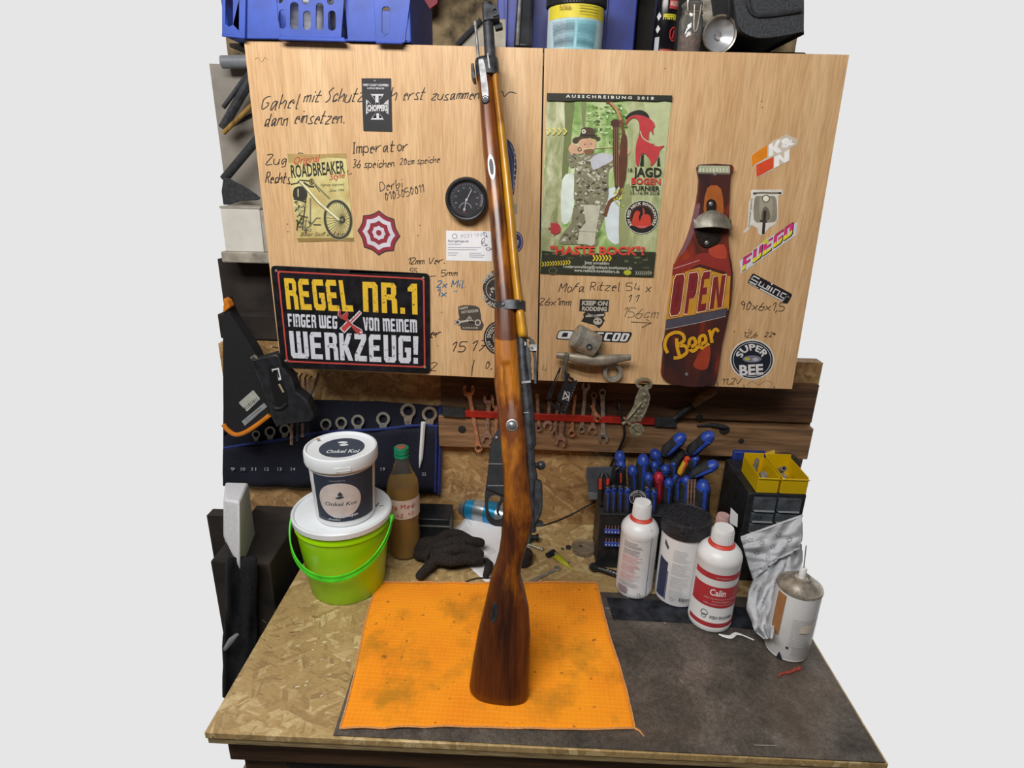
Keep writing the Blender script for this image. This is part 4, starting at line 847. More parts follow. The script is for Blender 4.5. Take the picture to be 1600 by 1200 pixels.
for s in ([(590, 840), (600, 780), (620, 755), (640, 770), (630, 800), (640, 845)], [(640, 845), (645, 800), (660, 780), (690, 780), (705, 800), (700, 848)], [(655, 735), (668, 760), (660, 800)]): k.poly(smoothpts(s, 3, True), '#c0402e')
k.stroke([(590, 846), (708, 846)], 10, '#c0402e'); k.poly(circ(650, 796, 70, n=20, a0=50, a1=130), '#c85a58')
for i in range(30): a = random.uniform(0, 6.28); r = random.uniform(0, 48); k.ell(110+r*math.cos(a), 868+r*math.sin(a), 14-r*.22, 13-r*.2, '#b03a40', n=8)
k.ell(112, 868, 32, 34, '#b03a40')
for i in range(4): x = 60+i*34; k.stroke([(x, 240), (x+18, 262), (x, 282)], 10, '#d6cf6a')
# bottom band
k.poly([(28, 1005), (120, 1015), (240, 1030), (430, 1020), (520, 1010), (738, 1015), (722, 1170), (16, 1146)], '#2f3226')
for i in range(34): x, y = random.uniform(40, 700), random.uniform(1015, 1140); k.ell(x, y, random.uniform(6, 26), random.uniform(4, 10), random.choice(['#4a4f38', '#3c402e', '#5d6345', '#23251c']), n=8)
k.txt('"HASTE BOCK"?', 78, 1028, 670, 1032, 50, '#cf4436', .035)
for i in range(11): x = 28+i*16.5; y = 1090-i*1.2; k.stroke([(x, y-14), (x+10, y), (x, y+14)], 7, '#d9c22e')
for i in range(6): x = 345+i*20; k.stroke([(x, 1034), (x+13, 1052), (x, 1070)], 9, '#d9c22e')
for i in range(8): x = 610+i*13; k.stroke([(x, 1134), (x+9, 1144), (x, 1156)], 4, '#b9b9a8')
w_ = '#dcdcd0'
k.txt('Jetzt anmelden:', 292, 1088, 448, 1094, 20, w_, .0); k.txt('Turnieranmeldung@redneck-bowhunters.de', 155, 1112, 588, 1124, 20, w_, .0); k.txt('www.redneck-bowhunters.de', 228, 1136, 510, 1146, 20, w_, .0)
k.ell(560, 1142, 24, 16, '#a9ad2c'); k.ring(95, 1130, 28, 8, '#5c5f48', 22)
k.poly([(58, 22), (840, 38), (838, 74), (790, 68), (740, 74), (560, 66), (470, 72), (250, 68), (200, 74), (120, 70), (56, 70)], '#24261f'); k.txt('A U S S C H R E I B U N G   2 0 1 8', 176, 50, 724, 64, 17, w_, .03)
k.build('print')
# ---- wooden beer bottle sign with opener
Z = (1020, 240, .3085); s_ = Z[2]
bt = smoothpts([(233, 55), (393, 57), (394, 95), (386, 135), (380, 300), (376, 430), (385, 520), (398, 600), (388, 760), (345, 960), (318, 1140), (285, 1168), (200, 1176), (120, 1164), (60, 1140), (40, 1115), (42, 1060), (65, 850), (95, 640), (105, 560), (150, 470), (185, 380), (215, 250), (228, 140), (222, 95)], 2, True)
BS = thing('beer_bottle_sign', 'tall brown bottle-shaped wooden sign reading OPEN Beer with a metal opener', 'sign', tuple(P(1078, 600, y=DY)))
def bottle_mat():
    m = bpy.data.materials.new('bottle_sign_print'); nt, N, L, b = nodes(m); f = ntex(nt, coords(nt, (1.6, 1, .7)), 11, 3, .5, .4)
    L.new(ramp(nt, f, [(.35, S('#2a2026')), (.5, S('#4a2620')), (.62, S('#8e3420')), (.75, S('#b5522c'))]), b.inputs['Base Color']); b.inputs['Roughness'].default_value = .4; return m
board = slab('board', bt, DY-.0004, .009, bottle_mat(), BS, Z, bev=.0012)
k = Ink(board, pm(DY-.0095, Z)); k.h = .0001
k.poly([(234, 60), (390, 62), (391, 98), (228, 94)], '#a9ac92'); k.poly([(230, 94), (390, 98), (388, 106), (230, 102)], '#6c6a58')
for i in range(9): x = 240+i*17; k.stroke([(x, 74), (x, 94)], 5, '#d2d4be')
k.poly(smoothpts([(275, 175), (345, 178), (352, 330), (262, 325)], 3, True), '#a65a24'); k.poly(smoothpts([(215, 270), (240, 265), (200, 420), (150, 510), (140, 500), (185, 400)], 3, True), '#7a5560')
k.poly([(104, 562), (150, 540), (240, 505), (330, 500), (383, 520), (396, 598), (388, 700), (370, 600), (240, 560), (98, 612)], '#8a2c26'); k.poly(smoothpts([(285, 480), (360, 460), (372, 530), (300, 520)], 3, True), '#b0432e')
k.poly([(96, 622), (235, 575), (394, 622), (384, 790), (230, 815), (68, 842)], '#c08a2c'); k.poly([(70, 842), (230, 812), (378, 782), (368, 822), (230, 855), (66, 888)], '#4a4754'); k.stroke([(66, 890), (230, 857), (368, 824)], 3, '#a9a0a0'); k.stroke([(70, 842), (230, 813), (380, 784)], 3, '#2a2430'); k.stroke([(105, 583), (235, 540)], 3, '#d0a49a')
def openw(col, gr_, wide):
    for t, x0, yb0, x1, yb1, h in (('O', 84, 822, 138, 814, 205), ('P', 158, 812, 208, 804, 205), ('E', 224, 802, 270, 794, 200), ('n', 286, 790, 350, 778, 165)):
        vs = BLK[t]; W = BW.get(t, 9.8)
        def mp(a, b, W=W, x0=x0, x1=x1, y0=yb0, y1=yb1, h=h):
            u = a/W; v = b/14; cx, cy = .5, .5; u2 = cx+(u-cx)*(1+gr_*1.6); v2 = cy+(v-cy)*(1+gr_*.55)
            return (x0+(x1-x0)*u2+v2*h*.13, y0+(y1-y0)*u2-v2*h)
        k.poly([mp(a, b) for a, b in vs[0]], col, [[mp(a, b) for a, b in l] for l in (vs[1:] if not wide else [])] )
openw('#6e1f22', .16, 1); openw('#e0c49a', .09, 0); openw('#7a2426', 0, 0)
cu = '#3a2018'
for wd, col in ((26, cu), (17, '#d0981f')):
    k.stroke(smoothpts([(120, 935), (125, 990), (140, 1035)]), wd, col); k.stroke(smoothpts([(75, 1010), (60, 970), (75, 925), (115, 905), (150, 915), (158, 945), (130, 970), (165, 975), (172, 1005), (140, 1030), (105, 1035)]), wd, col)
    for dx, dy in ((0, 0), (52, -14)): k.stroke(smoothpts([(178+dx, 985+dy), (215+dx, 965+dy), (208+dx, 935+dy), (186+dx, 945+dy), (186+dx, 985+dy), (205+dx, 1000+dy), (232+dx, 975+dy)]), wd, col)
    k.stroke(smoothpts([(284, 892), (292, 915), (300, 958)]), wd, col); k.stroke(smoothpts([(297, 925), (305, 900), (320, 888), (332, 902)]), wd*.9, col)
k.poly(smoothpts([(245, 1000), (290, 975), (280, 1080), (240, 1095), (205, 1070)], 3, True), '#9a3a24')
k.build('print')
for x, y in ((315, 102), (171, 1117)):
    c = P(Z[0]+x*s_, Z[1]+y*s_, y=DY-.0098); MB(Matrix.Translation(c) @ Matrix.Rotation(PI/2, 4, 'X')).lathe([(.0032, -.001), (.003, .0008), (.0012, .0012), (0, .0004)], 16).build('screw', M_gunl, BS)
M_cast = mat('cast_metal', '#8a877c', .5, .5, .2, 90, bmp=.15); M_castd = mat('dark_cast_metal', '#3a332f', .5, .7, .2, 90)
slab('opener_plate', smoothpts([(270, 262), (275, 240), (292, 230), (312, 238), (320, 262), (318, 300), (345, 395), (338, 430), (310, 460), (272, 474), (240, 462), (222, 430), (218, 390), (268, 300)], 3, True), DY-.0096, .003, M_castd, BS, Z, bev=.001)
mb = MB(); vs = []; n = 17
for i in range(n):
    t = i/(n-1); x = 196+(386-196)*t; top = 334-50*math.sin(t*PI); bot = 372-12*math.sin(t*PI)+(6*t); bul = .003+.013*math.sin(t*PI)**.8
    if t < .08 or t > .92: top = 330
    for a, h in ((top, .0125), ((top+bot)/2, .0125+bul), (bot, .014+bul*1.15), (bot+4, .012+bul*1.1), ((top+bot)/2+4, .010+bul*.8), (top+6, .0098)):
        vs.append(P(Z[0]+x*s_, Z[1]+a*s_, y=DY)+Vector((0, -h, 0)))
mb.add(vs, [(i*6+j, i*6+(j+1) % 6, (i+1)*6+(j+1) % 6, (i+1)*6+j) for i in range(n-1) for j in range(6)]+[tuple(range(6)), tuple((n-1)*6+j for j in range(6))])
mb.build('opener_lip', M_cast, BS, 50)
for x, y in ((294, 255), (273, 452)): c = P(Z[0]+x*s_, Z[1]+y*s_, y=DY-.0128); MB(Matrix.Translation(c) @ Matrix.Rotation(PI/2, 4, 'X')).lathe([(.0036, -.001), (.0034, .0012), (.0015, .002), (.001, .001), (0, .001)], 16).build('opener_screw', M_gunl, BS)
# ---- stickers right of the bottle
Z = (800, 0, .2825)
o = sheet_thing('filter_maker_sticker', 'orange and red sticker with white letters at the top right of the right door', 'sticker', [(1324, 856), (1414, 808), (1440, 780), (1520, 745), (1578, 770), (1575, 800), (1538, 822), (1535, 885), (1450, 930), (1446, 940), (1350, 984), (1345, 910), (1324, 920)], ink('#c9bfb0'), .0004, Z)
k = Ink(o, pm(DY-.0005, Z)); k.poly([(1326, 858), (1412, 802), (1412, 868), (1326, 918)], '#dd8212'); k.poly([(1350, 912), (1447, 866), (1445, 930), (1352, 980)], '#d64a26')
block(k, 'K', [(1420, 800), (1488, 768), (1492, 838), (1420, 868)], '#f2f0f0'); k.txt('&', 1494, 822, 1566, 792, 46, '#f2f0f0', .05); block(k, 'n', [(1450, 868), (1536, 826), (1534, 888), (1450, 930)], '#f2f0f0'); k.build()
Z = (1020, 240, .3085)
o = sheet_thing('scooter_sticker', 'white cut-out sticker of a beige scooter seen from the front', 'sticker', [(497, 184), (655, 182), (660, 205), (634, 215), (634, 330), (618, 360), (590, 375), (568, 400), (548, 415), (535, 405), (532, 380), (498, 360), (486, 385), (462, 404), (458, 396), (478, 375), (488, 240), (497, 225)], ink('#d9d6cf'), .0004, Z)
k = Ink(o, pm(DY-.0005, Z)); k.poly(smoothpts([(515, 225), (545, 215), (600, 215), (625, 228), (628, 330), (600, 348), (545, 348), (512, 335)], 2, True), '#8d8777'); k.poly(smoothpts([(540, 230), (575, 225), (605, 232), (600, 330), (572, 345), (545, 330)], 3, True), '#a29c8a')
k.stroke([(508, 201), (560, 198), (600, 200), (652, 199)], 9, '#77705f'); k.ell(516, 202, 9, 6, '#4a453c'); k.ell(643, 200, 9, 6, '#4a453c'); k.ell(573, 228, 20, 20, '#5a5548'); k.ell(573, 228, 15, 15, '#e6e3cf')
k.poly(smoothpts([(555, 285), (570, 268), (588, 285), (592, 335), (550, 335)], 3, True), '#6d6656'); k.poly([(560, 290), (576, 288), (566, 405), (552, 408)], '#2f2b2a'); k.stroke([(543, 340), (578, 345)], 10, '#3a3532'); k.txt('scooter-parts', 489, 372, 505, 228, 10, '#6a6560', .01); k.build('print')
o = sheet_thing('slanted_pink_sticker', 'slanted white sticker with pink and yellow letters under the scooter sticker', 'sticker', [(440, 545), (575, 435), (733, 346), (726, 412), (600, 500), (446, 608)], ink('#cfd0d6'), .0004, Z)
k = Ink(o, pm(DY-.0005, Z)); L_ = 'FUEGO'
for j, (col, e) in enumerate((('#2a1a28', 1.10), ('#d5337c', 1))):
    for i, ch in enumerate(L_):
        t = i/5; x = 456+i*52; yb = 595-i*38; 
        q = [(x+2, yb-62-(e-1)*50), (x+48*e, yb-96-(e-1)*50), (x+44*e-2, yb-36+(e-1)*50), (x-4*e, yb+(e-1)*50)]
        block(k, ch, q, col)
def lowhalf(poly, ym):
    o = []
    for i in range(len(poly)):
        a, b_ = poly[i-1], poly[i]
        if (a[1] < ym) != (b_[1] < ym): t = (ym-a[1])/(b_[1]-a[1]); o.append((a[0]+(b_[0]-a[0])*t, ym))
        if b_[1] < ym: o.append(b_)
    return o
for i, ch in enumerate(L_):
    x = 456+i*52; yb = 595-i*38; q = [(x+2, yb-62), (x+48, yb-96), (x+42, yb-36), (x-4, yb)]; W = BW.get(ch, 9.8)
    def mp(a, b_):
        u, v = a/W, 1-b_/14; t = (q[0][0]+(q[1][0]-q[0][0])*u, q[0][1]+(q[1][1]-q[0][1])*u); w_ = (q[3][0]+(q[2][0]-q[3][0])*u, q[3][1]+(q[2][1]-q[3][1])*u); return (t[0]+(w_[0]-t[0])*v, t[1]+(w_[1]-t[1])*v)
    for pc in ([(0,0),(0,5.4),(3.4,5.4),(3.4,0)],) if ch == 'F' else ([(1.5,0),(0,1.5),(0,5.4),(3.4,5.4),(3.4,2.8),(6.2,2.8),(6.2,5.4),(9.6,5.4),(9.6,1.5),(8,0)],) if ch != 'E' else ([(0,0),(0,5.4),(3.4,5.4),(3.4,2.6),(9.2,2.6),(9.2,0)],): k.poly([mp(a, b_) for a, b_ in pc], '#e8d830')
st = [(574+(22 if i % 2 == 0 else 9)*math.cos(math.radians(-90+36*i)), 447+(18 if i % 2 == 0 else 8)*math.sin(math.radians(-90+36*i))) for i in range(10)]; k.poly(st, '#c9cf3a'); k.build()
def obr(x0, y0, x1, y1, w):
    dx, dy = x1-x0, y1-y0; l = math.hypot(dx, dy); nx, ny = -dy/l*w/2, dx/l*w/2
    return [(x0-nx, y0-ny), (x1-nx, y1-ny), (x1+nx, y1+ny), (x0+nx, y0+ny)]
o = sheet_thing('slanted_black_sticker', 'black slanted sticker with white outlined letters above 90x6x1,5', 'sticker', rquad(obr(492, 630, 694, 738, 58), .2), ink('#1d1b1e'), .0004, Z)
k = Ink(o, pm(DY-.0005, Z)); w_ = '#d3d3d6'
def al(u, v): dx, dy = 202/229.1, 108/229.1; return (492+dx*u-dy*v, 630+dy*u+dx*v)
for s in ([(45, -18), (12, -18), (8, 0), (45, 0), (42, 16), (5, 16)], [(58, -12), (55, 12), (75, 12), (78, -8), (78, 12), (98, 12), (100, -12)], [(110, -12), (108, 14)], [(124, -12), (122, 14)], [(138, 14), (140, -12), (166, -12), (164, 14)], [(205, -12), (180, -12), (178, 10), (202, 10), (205, -12), (200, 24), (70, 24)]): k.stroke([al(a, b) for a, b in s], 7, w_)
k.ell(*al(112, -26), 5, 5, w_); k.stroke([al(8, 25), al(62, 25)], 3, w_); k.ring(*al(216, -8), 4, 1, w_); k.build()
o = sheet_thing('round_bee_sticker', 'round black and white sticker reading SUPER BEE at the lower right door', 'sticker', circ(503, 1043, 111, 101, 48), ink('#d8d8d8'), .0004, Z)
k = Ink(o, pm(DY-.0005, Z)); k.ell(503, 1043, 105, 95, '#1c1f2c', n=44); k.ring(503, 1043, 97, 3, '#c9c9cc', 88)
k.arc('SUPER', 503, 1043, 52, 168, 14, 34, '#d8d8da', .035, ry=.91); k.txt('BEE', 440, 1122, 560, 1116, 50, '#d8d8da', .035); k.ell(503, 1040, 48, 18, '#77788a'); k.ell(478, 1040, 14, 8, '#b0a83a'); k.ell(520, 1042, 16, 9, '#a9aab8'); k.build()
o = sheet_thing('skull_rod_sticker', 'black sticker reading KEEP ON RODDING with skull, behind the piston', 'sticker', [(906, 467.5), (951.5, 468.5), (950.5, 487), (944, 488), (946, 492), (942, 497), (945, 500), (941, 508), (936, 513), (930, 508), (918, 505), (908, 502), (912, 496), (911, 491), (915, 487), (905, 486)], ink('#2b2826'), .0004)
k = Ink(o, pm(DY-.0005)); g = '#b4ada0'; k.txt('KEEP ON', 909, 476.5, 949, 477.5, 6.5, g, .05, .1); k.txt('RODDING', 909, 485, 948, 486, 6, g, .05, .1)
k.ell(934, 502, 7, 5.5, g); k.ell(931, 501, 1.6, 1.4, '#2b2826'); k.ell(937, 501.5, 1.6, 1.4, '#2b2826'); k.stroke([(915, 494), (944, 492)], 3, g); k.stroke([(918, 490), (938, 498)], 2.4, '#8a8478'); k.txt('71', 926, 494.5, 932, 494.5, 4, '#2b2826', .04); k.build()
o = sheet_thing('white_letter_sticker', 'long white-lettered sticker with black outline behind the piston', 'sticker', rquad([(873, 515.5), (989, 519), (981, 535.5), (868, 530)], .3), ink('#1d1c1e'), .0004)
k = Ink(o, pm(DY-.0005)); k.poly(rquad([(874, 517), (896, 517.6), (892, 529.6), (870, 528.8)], .3), '#d4d4d6'); k.poly([(880, 520), (888, 520), (886, 526.5), (877, 526.3)], '#1d1c1e'); block(k, 'ECOD', [(933, 519), (985, 521), (979, 533.5), (930, 531.5)], '#d4d4d6', 1.5); block(k, 'GIL', [(897, 518), (930, 519), (927, 531.3), (893, 530)], '#d4d4d6', 1.5); k.build()
# ---- piston with connecting rod, used as handle
Z = (840, 460, .2167)
def Q(x, y, h): return P(Z[0]+x*Z[2], Z[1]+y*Z[2], y=DY)+Vector((0, -h, 0))
M_alu = mat('dull_aluminium', '#a5a197', .45, .5, .2, 70, bmp=.1)
PR = thing('piston_handle', 'motorcycle piston with connecting rod mounted on the right door', 'piston', tuple(Q(540, 610, .0)))
a, b_ = Q(262, 275, .022), Q(392, 345, .020); ax = (b_-a).normalized(); a = a-ax*.0015
Mp = Matrix.Translation(a) @ ax.to_track_quat('Z', 'Y').to_matrix().to_4x4(); rr = .0225; ln = (b_-a).length+.006
pr = [(0, 0), (rr*.9, 0), (rr*.98, .0012)]
for z in (.004, .0072, .0104): pr += [(rr, z), (rr, z+.0016), (rr*.93, z+.0018), (rr*.93, z+.0028), (rr, z+.003)]
pr += [(rr, ln*.95), (rr*.95, ln), (rr*.85, ln), (rr*.8, ln-.002), (0, ln-.004)]
MB(Mp).lathe(pr, 44).build('piston', M_alu, PR, 30)
c = Q(356, 330, .022+rr*.97); MB(Matrix.Translation(c) @ Matrix.Rotation(PI/2, 4, 'X')).lathe([(.0052, -.004), (.0052, .0014), (.0036, .0014), (.0036, -.003), (0, -.003)], 24).build('pin_hole', M_gun, PR)
MB().tube([Q(380, 350, .018), Q(440, 430, .012), Q(500, 500, .009)], [.0075, .006, .0065], 14, flat=((0, 1, 0), .6)).build('rod', M_alu, PR)
f0 = pm(DY-.003, Z); mb = MB(); mb.prism([circ(537, 548, 70, 70, 36), circ(537, 548, 43, 43, 30)], lambda x, y: f0(x, y), lambda x, y: f0(x, y, .012)); mb.build('big_end', M_alu, PR, bev=.001)
# cross lever
LV = thing('brake_lever', 'curved matt metal lever fixed across the connecting rod', 'lever', tuple(Q(400, 470, 0)))
pts = [Q(135, 412, .022), Q(180, 416, .024), Q(240, 424, .026), Q(330, 440, .027), Q(420, 446, .027), Q(520, 438, .026), Q(600, 430, .024), Q(655, 428, .022)]
MB().tube(smoothpts([tuple(p) for p in pts], 3), [r*.00140 for r in [4, 4.2, 4.4, 4.6, 4.8, 5.2, 5.8, 6.4, 7, 7.3, 7.4, 7.4, 7.4, 7.3, 7, 6.6, 6, 5.4, 4.9, 4.6, 4.4, 4.2][:22]], 14, flat=((0, 1, 0), .7)).build('lever_arm', mat('dull_lever_metal', '#90887a', .5, .4, .2, 60), LV)
MB().tube([Q(190, 395, .030), Q(205, 400, .03), Q(203, 440, .028), Q(188, 500, .02), Q(180, 590, .014)], [.0042, .0045, .004, .0036, .0042], 12).build('clamp', M_cast, LV)
MB().tube([Q(175, 440, .030), Q(210, 520, .022), Q(208, 560, .016)], .0022, 8).build('link', M_cast, LV)
MB().tube([Q(420, 440, .018), Q(420, 440, .0)], .004, 12).build('standoff', M_cast, LV)
# hanging black tool card
TC = thing('pocket_tool_card', 'black cut-out pocket tool card with white triangle logo hanging from the lever', 'tool card', tuple(Q(190, 860, .02)))
slab('card_plate', [(160, 520), (168, 535), (100, 745), (72, 760), (62, 745)], DY-.016, .0012, M_black, TC, Z, [[(150, 565), (155, 570), (95, 715), (88, 715)]])
cp = slab('card_plate', [(200, 540), (215, 565), (232, 575), (230, 590), (258, 605), (266, 622), (285, 618), (288, 640), (275, 660), (205, 850), (190, 866), (150, 835), (128, 835), (118, 810), (90, 790), (78, 775), (85, 770), (130, 800), (150, 745), (140, 735), (165, 690), (185, 640), (200, 610)], DY-.019, .0012, M_black, TC, Z, [[(222, 600), (250, 625), (245, 645), (212, 640)], [(150, 765), (185, 795), (160, 815), (150, 790)]])
k = Ink(cp, pm(DY-.0203, Z)); k.poly([(196, 692), (176, 762), (226, 742)], '#c9cacd', [[(198, 712), (188, 746), (212, 738)]]); k.stroke([(214, 700), (230, 712), (222, 764), (205, 760)], 6, '#c9cacd')
for i in range(9): k.stroke([(272-i*9, 672+i*20), (266-i*9, 669+i*20)], 4, '#9a9aa0')
k.build('print')
# hanging motorcycle-shaped opener
MO = thing('motorcycle_bottle_opener', 'pewter bottle opener shaped like a motorcycle hanging below the right door', 'bottle opener', tuple(Q(700, 1020, .02)))
f0 = pm(DY-.008, Z)
def pl_(name, loops, th=.004, m=None, off=0, bev=.0008): mb = MB(); mb.prism(loops, lambda x, y: f0(x, y, off), lambda x, y: f0(x, y, off+th)); mb.build(name, m or M_pew, MO, 40, bev)
M_pew = mat('old_pewter', '#8f8b76', .5, .5, .3, 150, bmp=.5)
pl_('opener_ring', [circ(765, 640, 62, 44, 32, rot=8), smoothpts([(722, 628), (745, 612), (775, 612), (805, 625), (808, 648), (780, 650), (765, 665), (745, 655), (725, 648)], 3, True)])
pl_('body', [smoothpts([(740, 670), (785, 672), (800, 700), (808, 740), (795, 790), (775, 850), (745, 905), (720, 905), (690, 915), (650, 905), (640, 880), (665, 845), (690, 800), (702, 750), (720, 705)], 3, True)], .006)
MB().tube([f0(745, 765, .008), f0(690, 830, .009), f0(640, 890, .009), f0(615, 875, .009)], .0022, 8).build('fork', M_pew, MO)
MB().tube([f0(655, 915, .006), f0(700, 960, .006), f0(725, 975, .006)], .0020, 8).build('fork', M_pew, MO)
MB().tube([f0(608, 925, .006), f0(640, 905, .006), f0(660, 925, .006)], .0034, 8).build('headlamp', M_pew, MO)
for x, y, r in ((775, 760, 17), (755, 800, 19), (728, 840, 21), (770, 715, 20), (700, 870, 16), (750, 870, 14)): MB().sphere(tuple(f0(x, y, .006)), (r*.00024, .003, r*.00024)).build('engine_detail', M_pew, MO)
MB().tube([f0(790, 720, .007), f0(795, 780, .007), f0(765, 850, .007), f0(740, 890, .007)], .0016, 8).build('exhaust', M_pew, MO)
pl_('front_wheel', [circ(712, 968, 52, 46, 30), circ(712, 968, 37, 32, 26)], .005); pl_('wheel_disc', [circ(712, 968, 38, 33, 26)], .0025, None, .001, 0); MB().sphere(tuple(f0(712, 968, .004)), .003).build('hub', M_pew, MO)
# ================================================================= BELOW THE CABINET: wall tools
def Qp(x, y, Y): return P(x, y, y=Y)
# red and black strip
c0 = Qp(690, 640, WY-.03); SR = thing('red_strip', 'long red strip with black ends lying along the top of the plank behind the wrenches', 'strip', tuple(Qp(870, 652, WY-.03)))
def strip(x0, y0, x1, y1, w, m, nm, lab=None):
    mb = MB(); mb.prism([[(x0, y0), (x1, y1), (x1, y1+w), (x0, y0+w)]], lambda a, b: Qp(a, b, WY-.0265), lambda a, b: Qp(a, b, WY-.0265)+Vector((0, -.008, 0))); mb.build(nm, m, SR, bev=.001, label=lab)
M_red = mat('red_lacquer', '#a5261c', .45, var=.2, sc=40)
strip(692, 634, 727, 637, 14, M_blackm, 'end_piece'); strip(727, 639.5, 1022, 652, 10, M_red, 'red_bar', 'red middle bar'); strip(1022, 650, 1056, 652, 14, M_blackm, 'end_piece')
# wrenches
M_rust = mat('rusty_copper_steel', '#a08070', .5, .4, .35, 120, bmp=.2); M_ruo = mat('orange_coated_steel', '#bb8463', .5, .35, .3, 120); M_chr = mat('worn_chrome', '#b0a89b', .32, .6, .25, 90)
def wrench(label, x0, y0, x1, y1, w0, w1, k0, k1, ws, m, Y=WY-.028, th=.005, rot0=0, rot1=0, grp='old wrenches hanging on the plank'):
    """from pixel (x0,y0) top to (x1,y1) bottom; k = 'o' open jaw, 'r' ring, 'n' none"""
    d = Vector((x1-x0, y1-y0)).normalized(); nn = Vector((-d.y, d.x)); c0, c1 = Vector((x0, y0)), Vector((x1, y1))
    mb = MB(); T = thing('combination_wrench', label, 'wrench', tuple(Qp(x1, y1, Y)), grp)
    def pr(loops, t, off=0): mb.prism(loops, lambda a, b: Qp(a, b, Y)+Vector((0, -off, 0)), lambda a, b: Qp(a, b, Y)+Vector((0, -off-t, 0)))
    def head(c, dr, w, kd, rot):
        r = w/2
        if kd == 'n': return
        if kd == 'r': pr([circ(c.x, c.y, r, r, 24), circ(c.x, c.y, r*.62, r*.62, 12)], th*1.3, -th*.15); return
        a0 = math.degrees(math.atan2(dr.y, dr.x))+rot; o = []
        for i in range(25):
            a = a0+32+(296)*i/24; t = math.radians(a); rr = r*(1.0 if 2 < i < 22 else 1.12); o.append((c.x+rr*math.cos(t), c.y+rr*math.sin(t)))
        t = math.radians(a0); u = Vector((math.cos(t), math.sin(t))); v = Vector((-u.y, u.x))
        o += [tuple(c+u*r*.75-v*r*.42), tuple(c-u*r*.05-v*r*.42), tuple(c-u*r*.25-v*r*.2), tuple(c-u*r*.25+v*r*.2), tuple(c-u*r*.05+v*r*.42), tuple(c+u*r*.75+v*r*.42)]
        pr([o], th*1.2, -th*.1)
    head(c0, -d, w0, k0, rot0); head(c1, d, w1, k1, rot1)
    a, b = c0+d*w0*.42, c1-d*w1*.42
    pr([[tuple(a-nn*ws*.62), tuple(a+d*8-nn*ws*.5), tuple(b-d*8-nn*ws*.5), tuple(b-nn*ws*.62), tuple(b+nn*ws*.62), tuple(b-d*8+nn*ws*.5), tuple(a+d*8+nn*ws*.5), tuple(a+nn*ws*.62)]], th*.8, th*.1)
    mb.build('wrench_body', m, T, bev=.0006)
    mb = MB(); a2, b2 = a+d*6, b-d*6
    mb.prism([[tuple(a2-nn*ws*.2), tuple(b2-nn*ws*.2), tuple(b2+nn*ws*.2), tuple(a2+nn*ws*.2)]], lambda p, q: Qp(p, q, Y)+Vector((0, -th*.85, 0)), lambda p, q: Qp(p, q, Y)+Vector((0, -th*1.0, 0))); mb.build('raised_rib', m, T)
    n0 = Qp(x0+d.x*2, y0+d.y*2, Y)
    return T
wrench('long wrench with orange open jaw at its top, left of the rifle', 732.5, 609, 748, 699, 19, 12, 'o', 'r', 6, M_ruo, rot0=12)
wrench('double open-ended rusty wrench just left of the rifle, right of the long one', 764, 623, 761, 684, 17, 17, 'o', 'o', 6.5, M_rust, rot0=-10, rot1=14)
wrench('rusty wrench almost hidden by the left edge of the rifle stock', 775, 632, 776, 700, 12, 11, 'o', 'r', 5, M_ruo)
wrench('dark wrench with ring end just right of the rifle receiver', 839, 610, 842, 668, 9, 9, 'n', 'r', 5, M_rust)
wrench('leftmost rusty wrench under the black tool card, jaw pointing down', 859, 622, 856, 663, 10, 15, 'n', 'o', 5, M_rust, rot1=8)
wrench('slim rusty wrench under the tool card between two jaws', 872, 625, 866, 676, 9, 10, 'n', 'o', 5, M_rust, rot1=-10)
wrench('big rusty wrench with the lowest and widest jaw under the tool card', 880, 640, 876, 688, 10, 18, 'n', 'o', 7, M_rust, rot1=12)
wrench('slim brown wrench with ring end below, right of the tool card', 899, 612, 893, 676, 9, 11, 'n', 'r', 4.5, M_ruo)
wrench('tall wrench with open jaw up under the cabinet and bright ring at its foot', 915, 603, 908.5, 670, 13, 10, 'o', 'r', 5.5, M_chr)
wrench('rusty wrench with jaw down behind the short orange one', 928, 616, 925.5, 670, 10, 15, 'r', 'o', 5, M_rust, rot1=6)
wrench('short orange wrench piece leaning over the rusty wrench', 924, 630, 933, 652, 6, 11, 'n', 'o', 5, M_ruo, Y=WY-.036, rot1=-20)
wrench('worn chrome wrench with ring on top, rightmost of the hanging row', 941, 612, 942.5, 683, 11, 15, 'r', 'o', 6.5, M_chr, rot1=5)
for x, y in ((733, 617), (764, 632), (859, 632), (872, 632), (880, 642), (899, 622), (915, 612), (928, 622), (941, 620), (775, 640), (839, 618), (1003, 604)):
    pass
